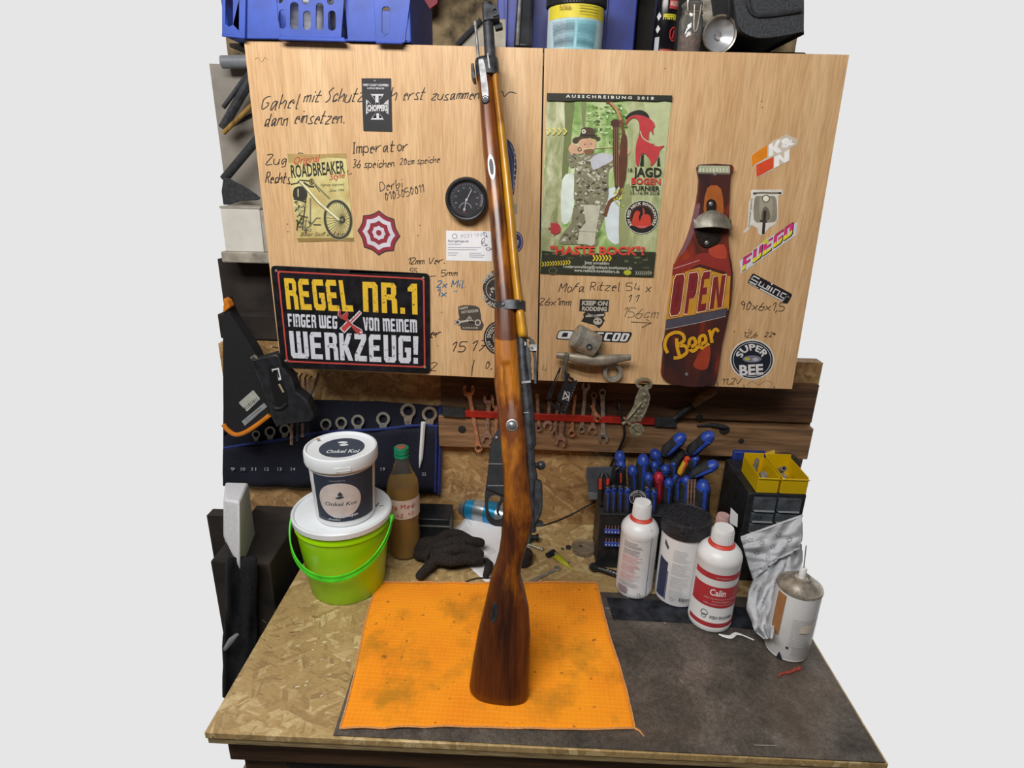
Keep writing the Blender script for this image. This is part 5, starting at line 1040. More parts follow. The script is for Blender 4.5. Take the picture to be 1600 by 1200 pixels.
# nails that carry the wrenches
# cable running down behind the tools
M_cab = mat('black_cable', '#1c1917', .6)
CB = MB().tube(smoothpts([tuple(Qp(*p)) for p in ((966, 624, WY-.034), (969, 640, WY-.045), (976, 676, WY-.046), (968, 700, WY-.035), (957, 722, WY-.02), (948, 745, WY-.012), (940, 770, WY-.01))], 5), .0028, 8).build('black_cable', M_cab)
tag(CB, 'black cable hanging down the wall from beside the motorcycle opener', 'cable')
CB = MB().tube(smoothpts([tuple(Qp(*p)) for p in ((933, 782, WY-.008), (915, 792, WY-.012), (893, 804, WY-.03), (868, 815, WY-.06), (845, 822, WY-.08))], 5), .0022, 8).build('thin_grey_cable', mat('grey_brown_cable', '#3a332c', .6)); tag(CB, 'thin dark cable curving from the tool rack towards the rifle bolt', 'cable')
for nm, pts, lab in (('wooden_handle', ((1115, 607), (1080, 632)), 'brown wooden tool handle leaning under the right door'),):
    T = thing('leaning_tool', lab, 'tool', tuple(Qp(1060, 655, WY-.03)))
    MB().tube([Qp(1118, 610, WY-.03), Qp(1098, 620, WY-.03), Qp(1082, 632, WY-.03)], [.008, .010, .009], 14).build('handle', M_plank, T)
    MB().tube([Qp(1082, 632, WY-.03), Qp(1052, 655, WY-.035)], [.006, .005], 10).build('blade', M_blackm, T)
T = thing('punch_tool', 'small black punch lying on the plank right of the red strip', 'tool', tuple(Qp(1110, 668, WY-.03)))
MB().tube([Qp(1089, 665, WY-.03), Qp(1120, 664, WY-.03), Qp(1135, 668, WY-.03)], [.002, .003, .003], 10).build('shank', M_gun, T); MB().tube([Qp(1110, 663.5, WY-.03), Qp(1132, 667, WY-.03)], .0045, 10).build('grip', M_blackm, T)
# navy tool roll
TR = thing('tool_roll', 'navy canvas tool roll with blue binding and ring spanners hanging on the wall', 'tool roll', tuple(Qp(560, 770, WY-.01)))
Yr = WY-.012
def quad_slab(name, pts, Y, th, m, par, bev=.0008, label=None): mb = MB(); mb.prism([pts], lambda a, b: Qp(a, b, Y-th)+Vector((0, th, 0)), lambda a, b: Qp(a, b, Y-th)); return mb.build(name, m, par, bev=bev, label=label)
def waveq(top, bot, Y0, amp, name, m, par, nx=70, ny=8):
    vs = []; 
    for j in range(ny+1):
        for i in range(nx+1):
            t = i/nx; a = Vector(top_at(top, t)); b = Vector(top_at(bot, t)); p = a.lerp(b, j/ny)
            vs.append(Qp(p.x, p.y, Y0)+Vector((0, -amp*(1+math.sin(t*34+j*.3))-amp*.6*noise.noise(Vector((t*9, j*.5, 1))), 0)))
    mb = MB(); mb.add(vs, [(j*(nx+1)+i, j*(nx+1)+i+1, (j+1)*(nx+1)+i+1, (j+1)*(nx+1)+i) for j in range(ny) for i in range(nx)])
    o = mb.build(name, m, par, ang=180); s = o.modifiers.new('s', 'SOLIDIFY'); s.thickness = .002; return o
def top_at(pl, t):
    x = pl[0][0]+(pl[-1][0]-pl[0][0])*t
    for i in range(len(pl)-1):
        if pl[i][0] <= x <= pl[i+1][0]: k_ = (x-pl[i][0])/(pl[i+1][0]-pl[i][0]); return (x, pl[i][1]+(pl[i+1][1]-pl[i][1])*k_)
    return pl[-1]
waveq([(350, 640), (420, 628), (487, 624), (600, 627), (689, 634)], [(350, 758), (450, 760), (583, 763), (640, 768), (686, 771)], WY-.004, .001, 'back_panel', M_navy, TR)
pk = [(350, 700), (400, 692), (453, 685), (507, 675), (590, 671), (645, 665), (684, 666)]
waveq(pk, [(350, 757), (450, 759), (583, 762), (640, 767), (684, 770)], WY-.014, .0022, 'pocket_panel', M_navy, TR)
M_bind = mat('royal_blue_binding', '#22306e', .85, var=.2, sc=200)
MB().tube([Qp(x, y, WY-.018) for x, y in smoothpts(pk, 6)], .0032, 6).build('pocket_binding', M_bind, TR)
MB().tube([Qp(688, 633, WY-.012), Qp(688, 700, WY-.014), Qp(685.5, 771, WY-.014)], .0042, 6).build('side_binding', M_bind, TR)
MB().tube([Qp(682, 668, WY-.019), Qp(681, 720, WY-.019), Qp(680, 769, WY-.019)], .0028, 6).build('side_binding', M_bind, TR)
k = Ink(TR, lambda x, y, h: Qp(x, y, WY-.0195)+Vector((0, -h, 0)))
k.h = .004
for n_, x in (('9', 365), ('10', 381), ('11', 398), ('12', 418), ('13', 438), ('14', 459), ('19', 599), ('22', 663)): k.txt(n_, x-3.5, 734 if x < 600 else 742, x+3.5, 734 if x < 600 else 742, 5, '#9a9caa', .02)
k.build('numbers')
k = Ink(TR, lambda x, y, h: Qp(x, y, WY-.0075)+Vector((0, -h, 0))); k.stroke(smoothpts([(487, 632), (492, 631), (494, 636), (490, 639)]), 2, '#9a9caa'); k.build('numbers')
rs = [(400, 679, 6.5, 'ring spanner beside the orange-trimmed bag'), (422, 674.5, 8.5, 'ring spanner, second from the orange-trimmed bag'), (445, 671, 8.5, 'ring spanner just left of the black holder legs'), (509, 663, 9, 'ring spanner above the left of the white tub lid'), (533, 660.5, 9.2, 'ring spanner above the middle of the white tub lid'), (559, 658, 10.2, 'ring spanner above the right edge of the white tub lid'), (598.5, 654.5, 10.8, 'ring spanner above the bottle, alone in its gap'), (637.5, 642, 12, 'bright large ring spanner standing highest in the roll'), (671, 647, 12, 'bright large ring spanner at the right end of the roll')]
for i, (x, y, r, lb) in enumerate(rs):
    T = thing('ring_spanner', lb, 'spanner', tuple(Qp(x, y+r, WY-.010)), 'ring spanners in the tool roll'); m = M_steel if i < 7 else M_chr
    mb = MB(); f0 = lambda a, b: Qp(a, b, WY-.0095); f1 = lambda a, b: Qp(a, b, WY-.0155)
    o = circ(x, y, r, r, 26, a0=125, a1=415)+[(x+r*.30, y+r*2.2), (x-r*.30, y+r*2.2)]
    mb.prism([o, circ(x, y, r*.64, r*.64, 24)], f0, f1); mb.build('spanner_head', m, T, bev=.0007)
    mb = MB(); mb.prism([circ(x, y, r*.66, r*.66, 24), circ(x, y, r*.52, r*.52, 12)], lambda a, b: Qp(a, b, WY-.0105), lambda a, b: Qp(a, b, WY-.0145)); mb.build('ratchet_ring', M_gun, T)
T = thing('white_marker', 'slim white pointed stick tucked into the right pocket of the tool roll', 'pencil', tuple(Qp(655, 730, WY-.022)))
MB().tube([Qp(661.3, 660, WY-.026), Qp(657.5, 715, WY-.026)], [.0052, .0046], 6).build('shaft', M_white, T); MB().tube([Qp(657.5, 715, WY-.026), Qp(655.3, 731, WY-.026)], [.0046, .0008], 6).build('tip', M_white, T)
# ================================================================= LEFT EDGE
M_pipe = mat('grey_pipe', '#7d8187', .5, .1)
tag(MB().tube([Vector((P(349, 97, y=1.3).x, 1.295, P(349, 97, y=1.295).z)), P(410, 96, y=1.295)], .012, 16).build('grey_pipe', M_pipe), 'horizontal grey pipe at the upper left behind the left door', 'pipe')
for nm, a, b_, r, m, lab, cat, Y in (('steel_rod', (390, 112), (349, 168), .0045, M_gun, 'thin dark steel rod leaning behind the left door, upper one', 'rod', 1.28), ('dark_tube', (395, 118), (348, 200), .009, M_gun, 'thicker dark tube leaning behind the left door', 'tube', 1.28), ('wooden_stick', (396, 162), (349, 208), .0045, wood('ochre_stick', '#a58440', '#8d6d34', '#5f4a24', .6, 0, 'z', 10), 'ochre wooden stick slanting at the left edge', 'stick', 1.27), ('dark_rod', (402, 176), (354, 200), .004, M_blackm, 'short dark rod beside the ochre stick', 'rod', 1.285), ('black_bar', (407, 212), (350, 280), .0085, M_blackm, 'black bar slanting down to the black bracket at the left edge', 'bar', 1.27)):
    tag(MB().tube([Qp(*a, Y), Qp(*b_, Y)], r, 12).build(nm, m), lab, cat)
T = MB(); T.prism([smoothpts([(349, 278), (368, 284), (390, 296), (407, 309), (400, 313), (375, 314), (349, 320)], 2, True)], lambda a, b: Qp(a, b, 1.26), lambda a, b: Qp(a, b, 1.24)); tag(T.build('black_bracket', M_blackm, bev=.002), 'black curved bracket above the white carton at the left edge', 'bracket')
# white carton on the ledge
a = Qp(349, 388, 1.205); T = thing('white_carton', 'small white carton standing on the concrete ledge at the left edge', 'box', (a.x, 1.22, LEDGE))
zt_ = Qp(380, 326, 1.2).z; x1 = Qp(409, 350, 1.2).x; x0 = Qp(349, 350, 1.2).x
MB().box((x0, 1.196, LEDGE+.0003), (x1, 1.26, zt_)).build('box_body', mat('white_carton_board', '#c9c7c0', .8, var=.05, sc=20), T, bev=.001)
MB().box((x0-.001, 1.195, zt_), (x1+.002, 1.262, zt_+.004)).build('lid_flap', mat('grey_carton_board', '#9c988e', .8), T, bev=.0008)
MB().box((x1+.0005, 1.197, LEDGE+.0003), (x1+.008, 1.262, zt_-.002)).build('side_flap', _mats['grey_carton_board'], T, bev=.0008)
# black bag with orange trim
BG = thing('orange_trimmed_bag', 'black fabric case with orange rounded trim hanging at the left edge', 'bag', tuple(Qp(375, 690, 1.08)))
bgp = smoothpts([(349, 478), (360, 492), (385, 530), (402, 560), (413, 600), (420, 640), (423, 652), (400, 668), (380, 680), (365, 682), (352, 673), (349, 668)], 3, True)
M_fab = mat('black_woven_fabric', '#1b1c20', .92, var=.35, sc=400, bmp=.4)
quad_slab('case_body', bgp, 1.10, .03, M_fab, BG, .006)
M_org = mat('orange_trim', '#cf7a1c', .5)
MB().tube([Qp(x, y, 1.067) for x, y in smoothpts([(349, 663), (356, 672), (368, 679), (382, 676), (400, 665), (421, 649)], 5)], .0045, 8).build('orange_piping', M_org, BG)
quad_slab('orange_corner', [(349, 466), (355, 470), (360, 480), (349, 489)], 1.084, .018, M_org, BG, .002)
k = Ink(BG, lambda x, y, h: Qp(x, y, 1.07)+Vector((0, -h-.0008, 0))); k.poly(rquad([(373, 629), (396, 609), (407, 623), (386, 643)], .12), '#a9aca4')
k.up(); k.h += .0002
for i in range(9): k.stroke([(381+i*2.4, 636-i*1.9), (384.5+i*2.4, 640.5-i*1.9)], .9 if i % 3 else 1.5, '#3a3b3a')
k.poly([(378, 658), (413, 629), (418, 635), (383, 665)], '#8d9094'); k.stroke([(384, 657), (409, 637)], 1, '#5a5c60'); k.stroke([(386, 660), (412, 640)], .8, '#5a5c60'); k.build('label')
# black plastic holder with hex keys
HD = thing('tool_holder', 'black plastic holder with a white 7 hooked under the left door corner', 'tool holder', tuple(Qp(440, 670, 1.06)))
hb = smoothpts([(391, 558), (396, 563), (430, 553), (437, 558), (441, 575), (455, 590), (462, 612), (480, 626), (491, 650), (488, 658), (440, 664), (432, 668), (425, 655), (414, 620), (400, 585)], 1, True)
quad_slab('holder_shell', hb, 1.065, .03, M_black, HD, .005)
quad_slab('window_recess', smoothpts([(419, 575), (430, 572), (447, 612), (449, 628), (440, 640), (432, 634), (424, 605)], 3, True), 1.036, .002, mat('deep_black', '#0a0a0c', .6), HD, .0004)
MB().tube([Qp(x, y, 1.033) for x, y in smoothpts([(424, 628), (430, 637), (440, 637), (448, 630)], 4)], .003, 8).build('lip', M_black, HD)
k = Ink(HD, lambda x, y, h: Qp(x, y, 1.033)+Vector((0, -h, 0))); k.stroke([(425, 579), (434, 576), (437.5, 594)], 4.6, '#c8cacf'); k.stroke([(426.5, 580), (433, 578), (436, 590)], 2.2, '#1a1a20'); k.stroke([(436, 600), (443, 613)], 3, '#9c8f78'); k.build()
MB().tube([Qp(393, 560, 1.045), Qp(399, 556, 1.045), Qp(401, 560, 1.045)], .003, 8).build('hook', M_chr, HD)
tag(MB().tube([Qp(424, 542, 1.08), Qp(437, 544, 1.12)], [.0016, .0016], 8).build('screw', M_chr), 'small screw sticking out beside the lower left door corner', 'screw')
hk = [(462, 583, 470, 'leftmost'), (469, 584, 478, 'second'), (477, 586, 486, 'third'), (484, 588, 492, 'rightmost')]
for i, (x, y, _, w_) in enumerate(hk):
    T = MB(); T.tube([Qp(x+3, y, 1.10), Qp(x, y+4, 1.10), Qp(x+.5, 620+i*4, 1.10), Qp(x+1, 640, 1.10)], .0022, 6); tag(T.build('hex_key', M_gunl if i % 2 else M_rust), w_+' of the four hex keys hanging behind the black holder', 'hex key', 'hex keys behind the holder')
for i, x in enumerate((456, 465, 473, 481)):
    T = MB(); T.tube([Qp(x, 662, 1.08), Qp(x-.5, 694-i*6, 1.08)], .0034, 6); tag(T.build('hex_key_end', M_gun if i % 2 else M_rust), ('leftmost', 'second', 'third', 'rightmost')[i]+' of the four dark key ends poking out below the black holder', 'hex key', 'key ends below the holder')
tag(MB().tube([Qp(498, 582, 1.13), Qp(489, 610, 1.12), Qp(480, 628, 1.10)], .002, 8).build('copper_wire', mat('copper_wire', '#8d6a50', .5, .5)), 'thin brown wire below the tin sign running to the black holder', 'wire')
tag(MB().tube([Qp(501, 579, 1.135), Qp(493, 606, 1.125), Qp(484, 632, 1.10)], .0016, 8).build('grey_wire', M_steel), 'thin grey wire next to the brown wire below the tin sign', 'wire')
# styrofoam box
zs_ = P(374.5, 892, y=.87).z-.001; DC = thing('dark_filler_cabinet', 'added dark low cabinet filling the darkness left of the workbench and carrying the styrofoam box', 'cabinet', (-.52, 1.0, 0)); MB().box((P(352, 1000, y=.90).x, .895, 0), (BX0-.022, 1.09, zs_)).build('cabinet_body', M_dark, DC, bev=.003)  # unseen cabinet added to fill the dark void and carry the foam box
SF = thing('styrofoam_box', 'white styrofoam box at the left edge beside the green bucket', 'box', tuple(Qp(375, 890, .93)))
fx = [P(348.5, 752, y=.98), P(389, 754, y=.95), P(403, 857, y=.93), P(375, 892, y=.86), P(349, 842, y=.86), P(349, 752, y=.90)]
mb = MB(); A = [P(352, 753, y=1.02), P(388, 754, y=1.0), P(402.5, 858, y=.985), P(352, 850, y=1.0)]; Bq = [P(349, 780, y=.90), P(374, 784, y=.885), P(374.5, 892, y=.87), P(349, 838, y=.885)]
mb.hexa(A, Bq); mb.build('foam_block', mat('white_styrofoam', '#cfd1d6', .9, var=.05, sc=200, bmp=.4), SF, bev=.004)
# dark jacket hanging at lower left
JK = MB(); 
for k_ in range(1):
    pts = []
    for j in range(15):
        for i in range(13):
            u, v = i/12, j/14; a = Vector((352+(402-352)*u-2*v*u, 872+(1092-872)*v)); p = P(a.x, a.y, y=.872-.014*noise.noise(Vector((u*4, v*6, 3)))-.007*math.sin(u*9+v*3)); pts.append(p)
    JK.add(pts, [(j*13+i, j*13+i+1, (j+1)*13+i+1, (j+1)*13+i) for j in range(14) for i in range(12)])
o = JK.build('dark_jacket', mat('dark_navy_cloth', '#14151c', .95, var=.4, sc=200, bmp=.5), ang=180); s = o.modifiers.new('s', 'SOLIDIFY'); s.thickness = .008
tag(o, 'dark crumpled jacket hanging left of the workbench', 'jacket')
MB().tube([P(352, 1014, y=.856), P(362, 1000, y=.853), P(371, 991, y=.855)], [.004, .006, .003], 8).build('white_cuff', mat('grey_white_cloth', '#8d8f94', .9), o)
# ================================================================= TOP OF THE CABINET
def standing(px, pyb, r, zb): b = P(px, pyb, z=zb); return Vector((b.x, b.y+r, zb))
def ztop(py, px, Y): return P(px, py, y=Y).z
# blue basket
Z = (348, 0, .2825)
BK = thing('blue_basket', 'blue slotted plastic basket on top of the cabinet at upper left', 'basket', (-.35, 1.12, ZT))
YB = 1.043
def slot(cx, cy, w_, h): return rrect(cx-w_/2, cy-h/2, cx+w_/2, cy+h/2, w_*.48)
f0 = pm(YB, Z)
def bpanel(name, loops, off, th, m=M_blue): mb = MB(); mb.prism(loops, lambda a, b: f0(a, b, off), lambda a, b: f0(a, b, off+th)); mb.build(name, m, BK, bev=.0012)
bpanel('basket_panel', [[(0, -160), (135, -160), (130, 212), (0, 190)], slot(40, 70, 40, 155)], 0, .003)
bpanel('basket_rib', [[(128, -160), (305, -160), (320, 216), (126, 214)]], -.004, .003)
bpanel('basket_panel', [[(290, -160), (690, -160), (662, 212), (330, 208)], slot(340, 112, 40, 105), slot(405, 92, 46, 150), slot(475, 118, 42, 105), slot(545, 98, 42, 150), slot(612, 120, 42, 110), slot(325, -5, 36, 60), slot(466, -5, 36, 70), slot(605, -5, 38, 78), slot(395, -60, 36, 80), slot(535, -60, 36, 80)], .004, .003)
bpanel('basket_rib', [[(660, -160), (850, -160), (850, 232), (690, 228)]], -.004, .003)
bpanel('basket_panel', [[(830, -160), (1060, -160), (1010, 238), (850, 234)], slot(905, 115, 44, 150), slot(902, -50, 44, 90)], 0, .003)
bpanel('bottom_lip', [[(315, 205), (680, 212), (690, 238), (318, 226)]], .002, .006); bpanel('bottom_lip', [[(850, 232), (1000, 236), (1000, 248), (850, 244)]], .001, .005); bpanel('bottom_lip', [[(0, 188), (128, 206), (128, 218), (0, 204)]], 0, .004)
xa_, xb_ = f0(0, 0).x, f0(1035, 0).x; zz0, zz1 = ZT+.0005, f0(0, -160).z
MB().box((xb_-.003, YB, zz0), (xb_, YB+.22, zz1)).build('side_wall', M_blue, BK, bev=.001); MB().box((xa_, YB, zz0), (xa_+.003, YB+.22, zz1)).build('side_wall', M_blue, BK, bev=.001)
MB().box((xa_, YB+.217, zz0), (xb_, YB+.22, zz1)).build('back_wall', M_blue, BK, bev=.001); MB().box((xa_+.004, YB+.004, zz0), (xb_-.004, YB+.216, zz0+.003)).build('basket_floor', M_blue, BK)
a, b_ = f0(300, 190), f0(500, 190)
T = thing('white_container', 'white container inside the blue basket seen through its slots', 'container', ((a.x+b_.x)/2, YB+.08, zz0+.0035)); MB().box((a.x, YB+.05, zz0+.004), (b_.x, YB+.12, zz1-.01)).build('container_body', M_white, T, bev=.006); MB().box((a.x-.002, YB+.048, zz1-.0099), (b_.x+.002, YB+.122, zz1-.002)).build('lid', M_white, T, bev=.002)
a, b_ = f0(515, 190), f0(640, 190)
T = thing('silver_bag', 'grey shiny bag beside the white container in the blue basket', 'bag', ((a.x+b_.x)/2, YB+.08, zz0+.0035)); MB().sphere(((a.x+b_.x)/2, YB+.08, (zz0+zz1)/2), ((b_.x-a.x)/2*.9, .03, (zz1-zz0)/2-.004), 20, 14).build('bag_body', mat('grey_foil', '#8d8f99', .35, .5, .4, 30, bmp=.4), T)
# dark edge strip and right corner of the basket region
def topbox(name, label, cat, px0, px1, pyt, Y0, Y1, m, bev=.003, pn='body'):
    x0 = P(px0, 60, y=Y0).x; x1 = P(px1, 60, y=Y0).x; z1 = ztop(pyt, px0, Y0)
    T = thing(name, label, cat, ((x0+x1)/2, (Y0+Y1)/2, ZT)); MB().box((x0, Y0, ZT+.0004), (x1, Y1, z1)).build(pn, m, T, bev=bev); return T, x0, x1, z1
T, x0, x1, z1 = topbox('blue_crate', 'dark blue crate standing behind the muzzle and the blue-labelled tub', 'crate', 776, 992, -60, 1.20, 1.42, mat('dark_blue_plastic', '#26378c', .45, var=.2, sc=20))
for px in (790, 945): x = P(px, 40, y=1.2).x; MB().box((x-.003, 1.1935, ZT+.0004), (x+.003, 1.1995, z1)).build('rib', _mats['dark_blue_plastic'], T, bev=.001)
MB().box((x0-.003, 1.193, z1-.03), (x1+.003, 1.1995, z1)).build('rim', _mats['dark_blue_plastic'], T, bev=.001)
T = thing('dark_grey_post', 'dark grey rounded profile standing on the cabinet right of the muzzle', 'profile', (P(815, 70, y=1.12).x, 1.12, ZT))
mb = MB(); A_ = [P(802, 74, y=1.1), P(832, 75, y=1.1), P(836, -60, y=1.16), P(812, -60, y=1.16)]
mb.hexa([Vector((p.x, p.y, max(p.z, ZT+.0005))) for p in A_], [Vector((p.x, p.y+.03, max(p.z, ZT+.0005))) for p in A_]); mb.build('profile_body', mat('dark_grey_metal', '#34363c', .35, .4, .2, 30), T, bev=.006)
MB().tube([P(808, 72, y=1.097), P(815, -40, y=1.147)], .003, 8).build('edge_bead', M_gunl, T)
# tub with yellow band
TX = 898; bs = standing(TX, 77, .05, ZT); ry = 1.08; bs = Vector((P(TX, 60, y=1.125).x, 1.125, ZT)); rad = (P(942, 50, y=1.125).x-P(855, 50, y=1.125).x)/2
TB = thing('labelled_tub', 'round tub with black ribbed lid, yellow band and pale blue text label', 'tub', tuple(bs))
zl = ztop(9, TX, 1.125-rad*.6); zl2 = ztop(-22, TX, 1.125-rad*.6)
MB().lathe([(rad*.96, .0005), (rad, .003), (rad, zl-ZT)], 48, bs).build('tub_body', M_white, TB)
MB().lathe([(rad*1.0, zl-ZT-.001), (rad*1.04, zl-ZT+.001), (rad*1.05, zl2-ZT), (rad*.98, zl2-ZT+.003), (0, zl2-ZT+.003)], 48, bs).build('lid', M_black, TB)
mb = MB()
for i in range(60):
    a = 2*PI*i/60; c = bs+Vector((rad*1.05*math.cos(a), rad*1.05*math.sin(a), zl-ZT+.002)); mb.tube([c, c+Vector((0, 0, zl2-zl-.004))], .0011, 5)
mb.build('lid_ribs', M_black, TB)
def cyl(c, r, ang0=-90):  # map x = metres along circumference, y = height
    return lambda x, y, h=0: Vector((c.x+(r+h)*math.cos(math.radians(ang0)+x/r), c.y+(r+h)*math.sin(math.radians(ang0)+x/r), c.z+y))
H = zl-ZT; k = Ink(TB, cyl(bs, rad), .008); W2 = rad*2.4
k.poly([(-W2/2, .002), (W2/2, .002), (W2/2, H-.018), (-W2/2, H-.018)], '#b4ccd6'); k.poly([(-.018, .002), (.035, .002), (.035, H-.022), (-.018, H-.022)], '#8dbfcc'); k.poly([(-W2/2, H-.020), (W2/2, H-.020), (W2/2, H-.001), (-W2/2, H-.001)], '#d8c93a')
for i in range(22): y = .006+i*(H-.03)/22; k.stroke([(-W2*.36, y), (-.004, y)], .0007, '#6f8794'); k.stroke([(.000, y), (.030, y)], .0007, '#5f9aa8')
for i in range(3): k.stroke([(.002, H-.005-i*.004), (.032, H-.005-i*.004)], .0009, '#6f6a2a')
k.txt('A-Nox', -.028, H-.008, -.010, H-.008, .006, '#9a7a2a', .02, ym=-1); k.build('label')
# spray can, clip jar, lamp, case
def solid(name, label, cat, px, pyt, Y, rpx, prof, m, pn, n=36):
    c = Vector((P(px, 60, y=Y).x, Y, ZT)); r = (P(px+rpx, 60, y=Y).x-c.x); h = ztop(pyt, px, Y)-ZT
    T = thing(name, label, cat, tuple(c)); MB().lathe([(a*r, b*h+.0004) for a, b in prof], n, c).build(pn, m, T); return T, c, r, h
M_gblk = mat('gloss_black_enamel', '#15151a', .2, .2)
T, c, r, h = solid('black_aerosol_can', 'black aerosol can with red emblem and yellow word on top of the cabinet', 'aerosol can', 1037, -40, 1.10, 17.5, [(.94, 0), (1, .02), (1, .8), (.8, .9), (.5, .93), (.45, 1), (0, 1)], M_gblk, 'can_body')
k = Ink(T, cyl(c, r), .006); k.poly([(.001, h*.55), (.018, h*.55), (.018, h*.70), (.001, h*.70)], '#b03a40'); k.txt('BALLISTOL', .002, h*.59, .0175, h*.59, .006, '#d8c0b8', .03, ym=-1); k.txt('PFEFFER', -.007, h*.42, .016, h*.42, .007, '#c9c02a', .05, ym=-1)
k.poly([(-.014+.004*math.cos(a*PI/2), h*.46+.006*math.sin(a*PI/2)) for a in range(4)], '#c9c9cc'); k.poly([(-.014+.004*math.cos(a*PI/2), h*.30+.006*math.sin(a*PI/2)) for a in range(4)], '#c9c9cc'); k.poly([(-.018, .002), (-.010, .002), (-.010, h*.2), (-.018, h*.2)], '#a9adb4')
k.poly([(.012+.008*math.cos(math.radians(22.5+45*i)), h*.24+.011*math.sin(math.radians(22.5+45*i))) for i in range(8)], '#b03238', [[(.012+.006*math.cos(math.radians(22.5+45*i)), h*.24+.0085*math.sin(math.radians(22.5+45*i))) for i in range(8)]]); k.stroke([(.011, h*.18), (.013, h*.29)], .004, '#b03238'); k.poly([(-.008, .001), (.02, .001), (.02, .005), (-.008, .005)], '#a03a3a'); k.build('label')
M_gls = mat('clear_glass', '#f2f2ee', .04, 0, .01, 10, 0, .92, ior=1.3)
T, c, r, h = solid('clip_top_jar', 'glass clip-top jar beside the black aerosol can', 'jar', 1077, 12, 1.10, 18.5, [(.9, 0), (1, .03), (1, .7), (.82, .86), (.85, .92), (.85, .98)], M_gls, 'jar_glass')
MB().lathe([(r*.78, .003), (r*.86, .02), (r*.86, h*.42), (0, h*.42)], 28, c).build('contents', mat('reddish_contents', '#6a4a40', .7, 0, .4, 200), T)
MB().lathe([(r*.88, h*.99), (r*.92, h*1.06), (r*.6, h*1.14), (0, h*1.15)], 32, c).build('glass_lid', M_gls, T)
for pts in ([(-.6, .88), (-.62, 1.12), (.2, 1.16), (.62, 1.1), (.6, .88)], [(-.1, 1.0), (.05, .55), (.2, .45), (.35, .55), (.45, 1.0)]): MB().tube(smoothpts([(c.x+a*r, c.y-r*1.0, c.z+b*h) for a, b in pts], 4), .0011, 6).build('wire_clip', M_chr, T)
MB().lathe([(r*.88, h*.86), (r*.91, h*.875), (r*.88, h*.89)], 32, c, cap=False).build('wire_band', M_chr, T)
# round lamp
c = P(1123, 54, y=1.10); r = P(1150, 54, y=1.10).x-c.x; LP = thing('round_headlamp', 'round chrome-rimmed lamp lying against the jar on the cabinet', 'lamp', (c.x, 1.10, ZT))
Mx = Matrix.Translation(Vector((c.x, c.y, max(c.z, ZT+r)))) @ Matrix.Rotation(PI/2+.12, 4, 'X') @ Matrix.Rotation(.1, 4, 'Y')
MB(Mx).lathe([(r*.5, -.035), (r*.9, -.012), (r, 0), (r*1.0, .004), (r*.92, .006), (r*.88, .002)], 40, cap=False).build('housing', M_black, LP); MB(Mx).lathe([(r*1.0, .001), (r*1.01, .004), (r*.97, .0075), (r*.9, .0065), (r*.89, .003)], 40, cap=False).build('chrome_rim', M_chr, LP)
MB(Mx).lathe([(r*.88, .002), (r*.6, -.004), (r*.25, -.009), (.0005, -.010)], 40, cap=False).build('reflector', mat('lamp_reflector', '#b9bcc2', .3, .45, .2, 20), LP); MB(Mx).sphere((0, 0, -.005), (r*.22, r*.22, .007)).build('bulb', M_gls, LP)
MB().tube([P(1138, 30, y=1.09), P(1140, 12, y=1.08), P(1136, -20, y=1.08)], .003, 8).build('handle_strap', M_blackm, LP)
# grey hard case
KC = thing('grey_hard_case', 'dark grey moulded hard case lying high at the upper right corner', 'case', (.49, 1.2, ZT+.08))
cs = smoothpts([(1140, -60), (1148, 10), (1155, 42), (1172, 56), (1200, 59), (1251, 50), (1256, 45), (1256, -60)], 3)
M_case = mat('grey_textured_case', '#3c3f44', .75, 0, .3, 300, bmp=.6)
mb = MB(); mb.prism([cs], lambda a, b: P(a, b, y=1.08)+Vector((0, .2, 0)), lambda a, b: P(a, b, y=1.08)); mb.build('case_shell', M_case, KC, bev=.004)
MB().tube([P(a, b, y=1.079) for a, b in smoothpts([(1168, -30), (1169, 5), (1178, 22), (1200, 24), (1251, 17)], 5)], .0035, 8).build('moulded_groove_rib', M_blackm, KC)
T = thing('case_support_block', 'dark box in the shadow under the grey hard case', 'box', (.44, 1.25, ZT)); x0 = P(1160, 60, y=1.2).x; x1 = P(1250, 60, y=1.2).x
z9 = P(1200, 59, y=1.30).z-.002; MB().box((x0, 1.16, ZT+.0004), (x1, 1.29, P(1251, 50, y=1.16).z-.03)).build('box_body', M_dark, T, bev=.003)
# torn dark booklet behind the muzzle
T = thing('dark_folder', 'pale card with dark edge leaning behind the cleaning rod on the cabinet', 'folder', (P(750, 60, y=1.14).x, 1.14, ZT))
mb = MB(); mb.prism([[(714, 72), (755, 30), (790, 30), (790, 74)]], lambda a, b: Vector((P(a, b, y=1.14).x, 1.143, max(ZT+.0005, P(a, b, y=1.14).z))), lambda a, b: Vector((P(a, b, y=1.14).x, 1.14, max(ZT+.0005, P(a, b, y=1.14).z)))); mb.build('card', mat('pale_grey_card', '#a39d90', .8), T)
MB().tube([P(713, 71, y=1.136), P(752, 31, y=1.136)], .0042, 6).build('dark_edge', M_blackm, T)
for p in (): pass
T = thing('red_packet', 'small red printed packet at the top behind the blue basket', 'packet', (P(676, 5, y=1.45).x, 1.45, ZT)); mb = MB(); mb.prism([[(660, -40), (690, -40), (684, 6), (668, 18), (660, 18)]], lambda a, b: P(a, b, y=1.47), lambda a, b: P(a, b, y=1.45)); mb.build('packet_body', mat('red_paper', '#8d2a38', .6), T, bev=.002)
T = thing('dark_bottle_crate', 'dark shelf support between the blue crate and the aerosol can', 'box', (P(1005, 60, y=1.3).x, 1.3, ZT)); MB().box((P(994, 60, y=1.25).x, 1.25, ZT+.0004), (P(1135, 60, y=1.25).x, 1.42, ZT+.13)).build('box_body', mat('near_black_board', '#15130f', .8), T, bev=.002)
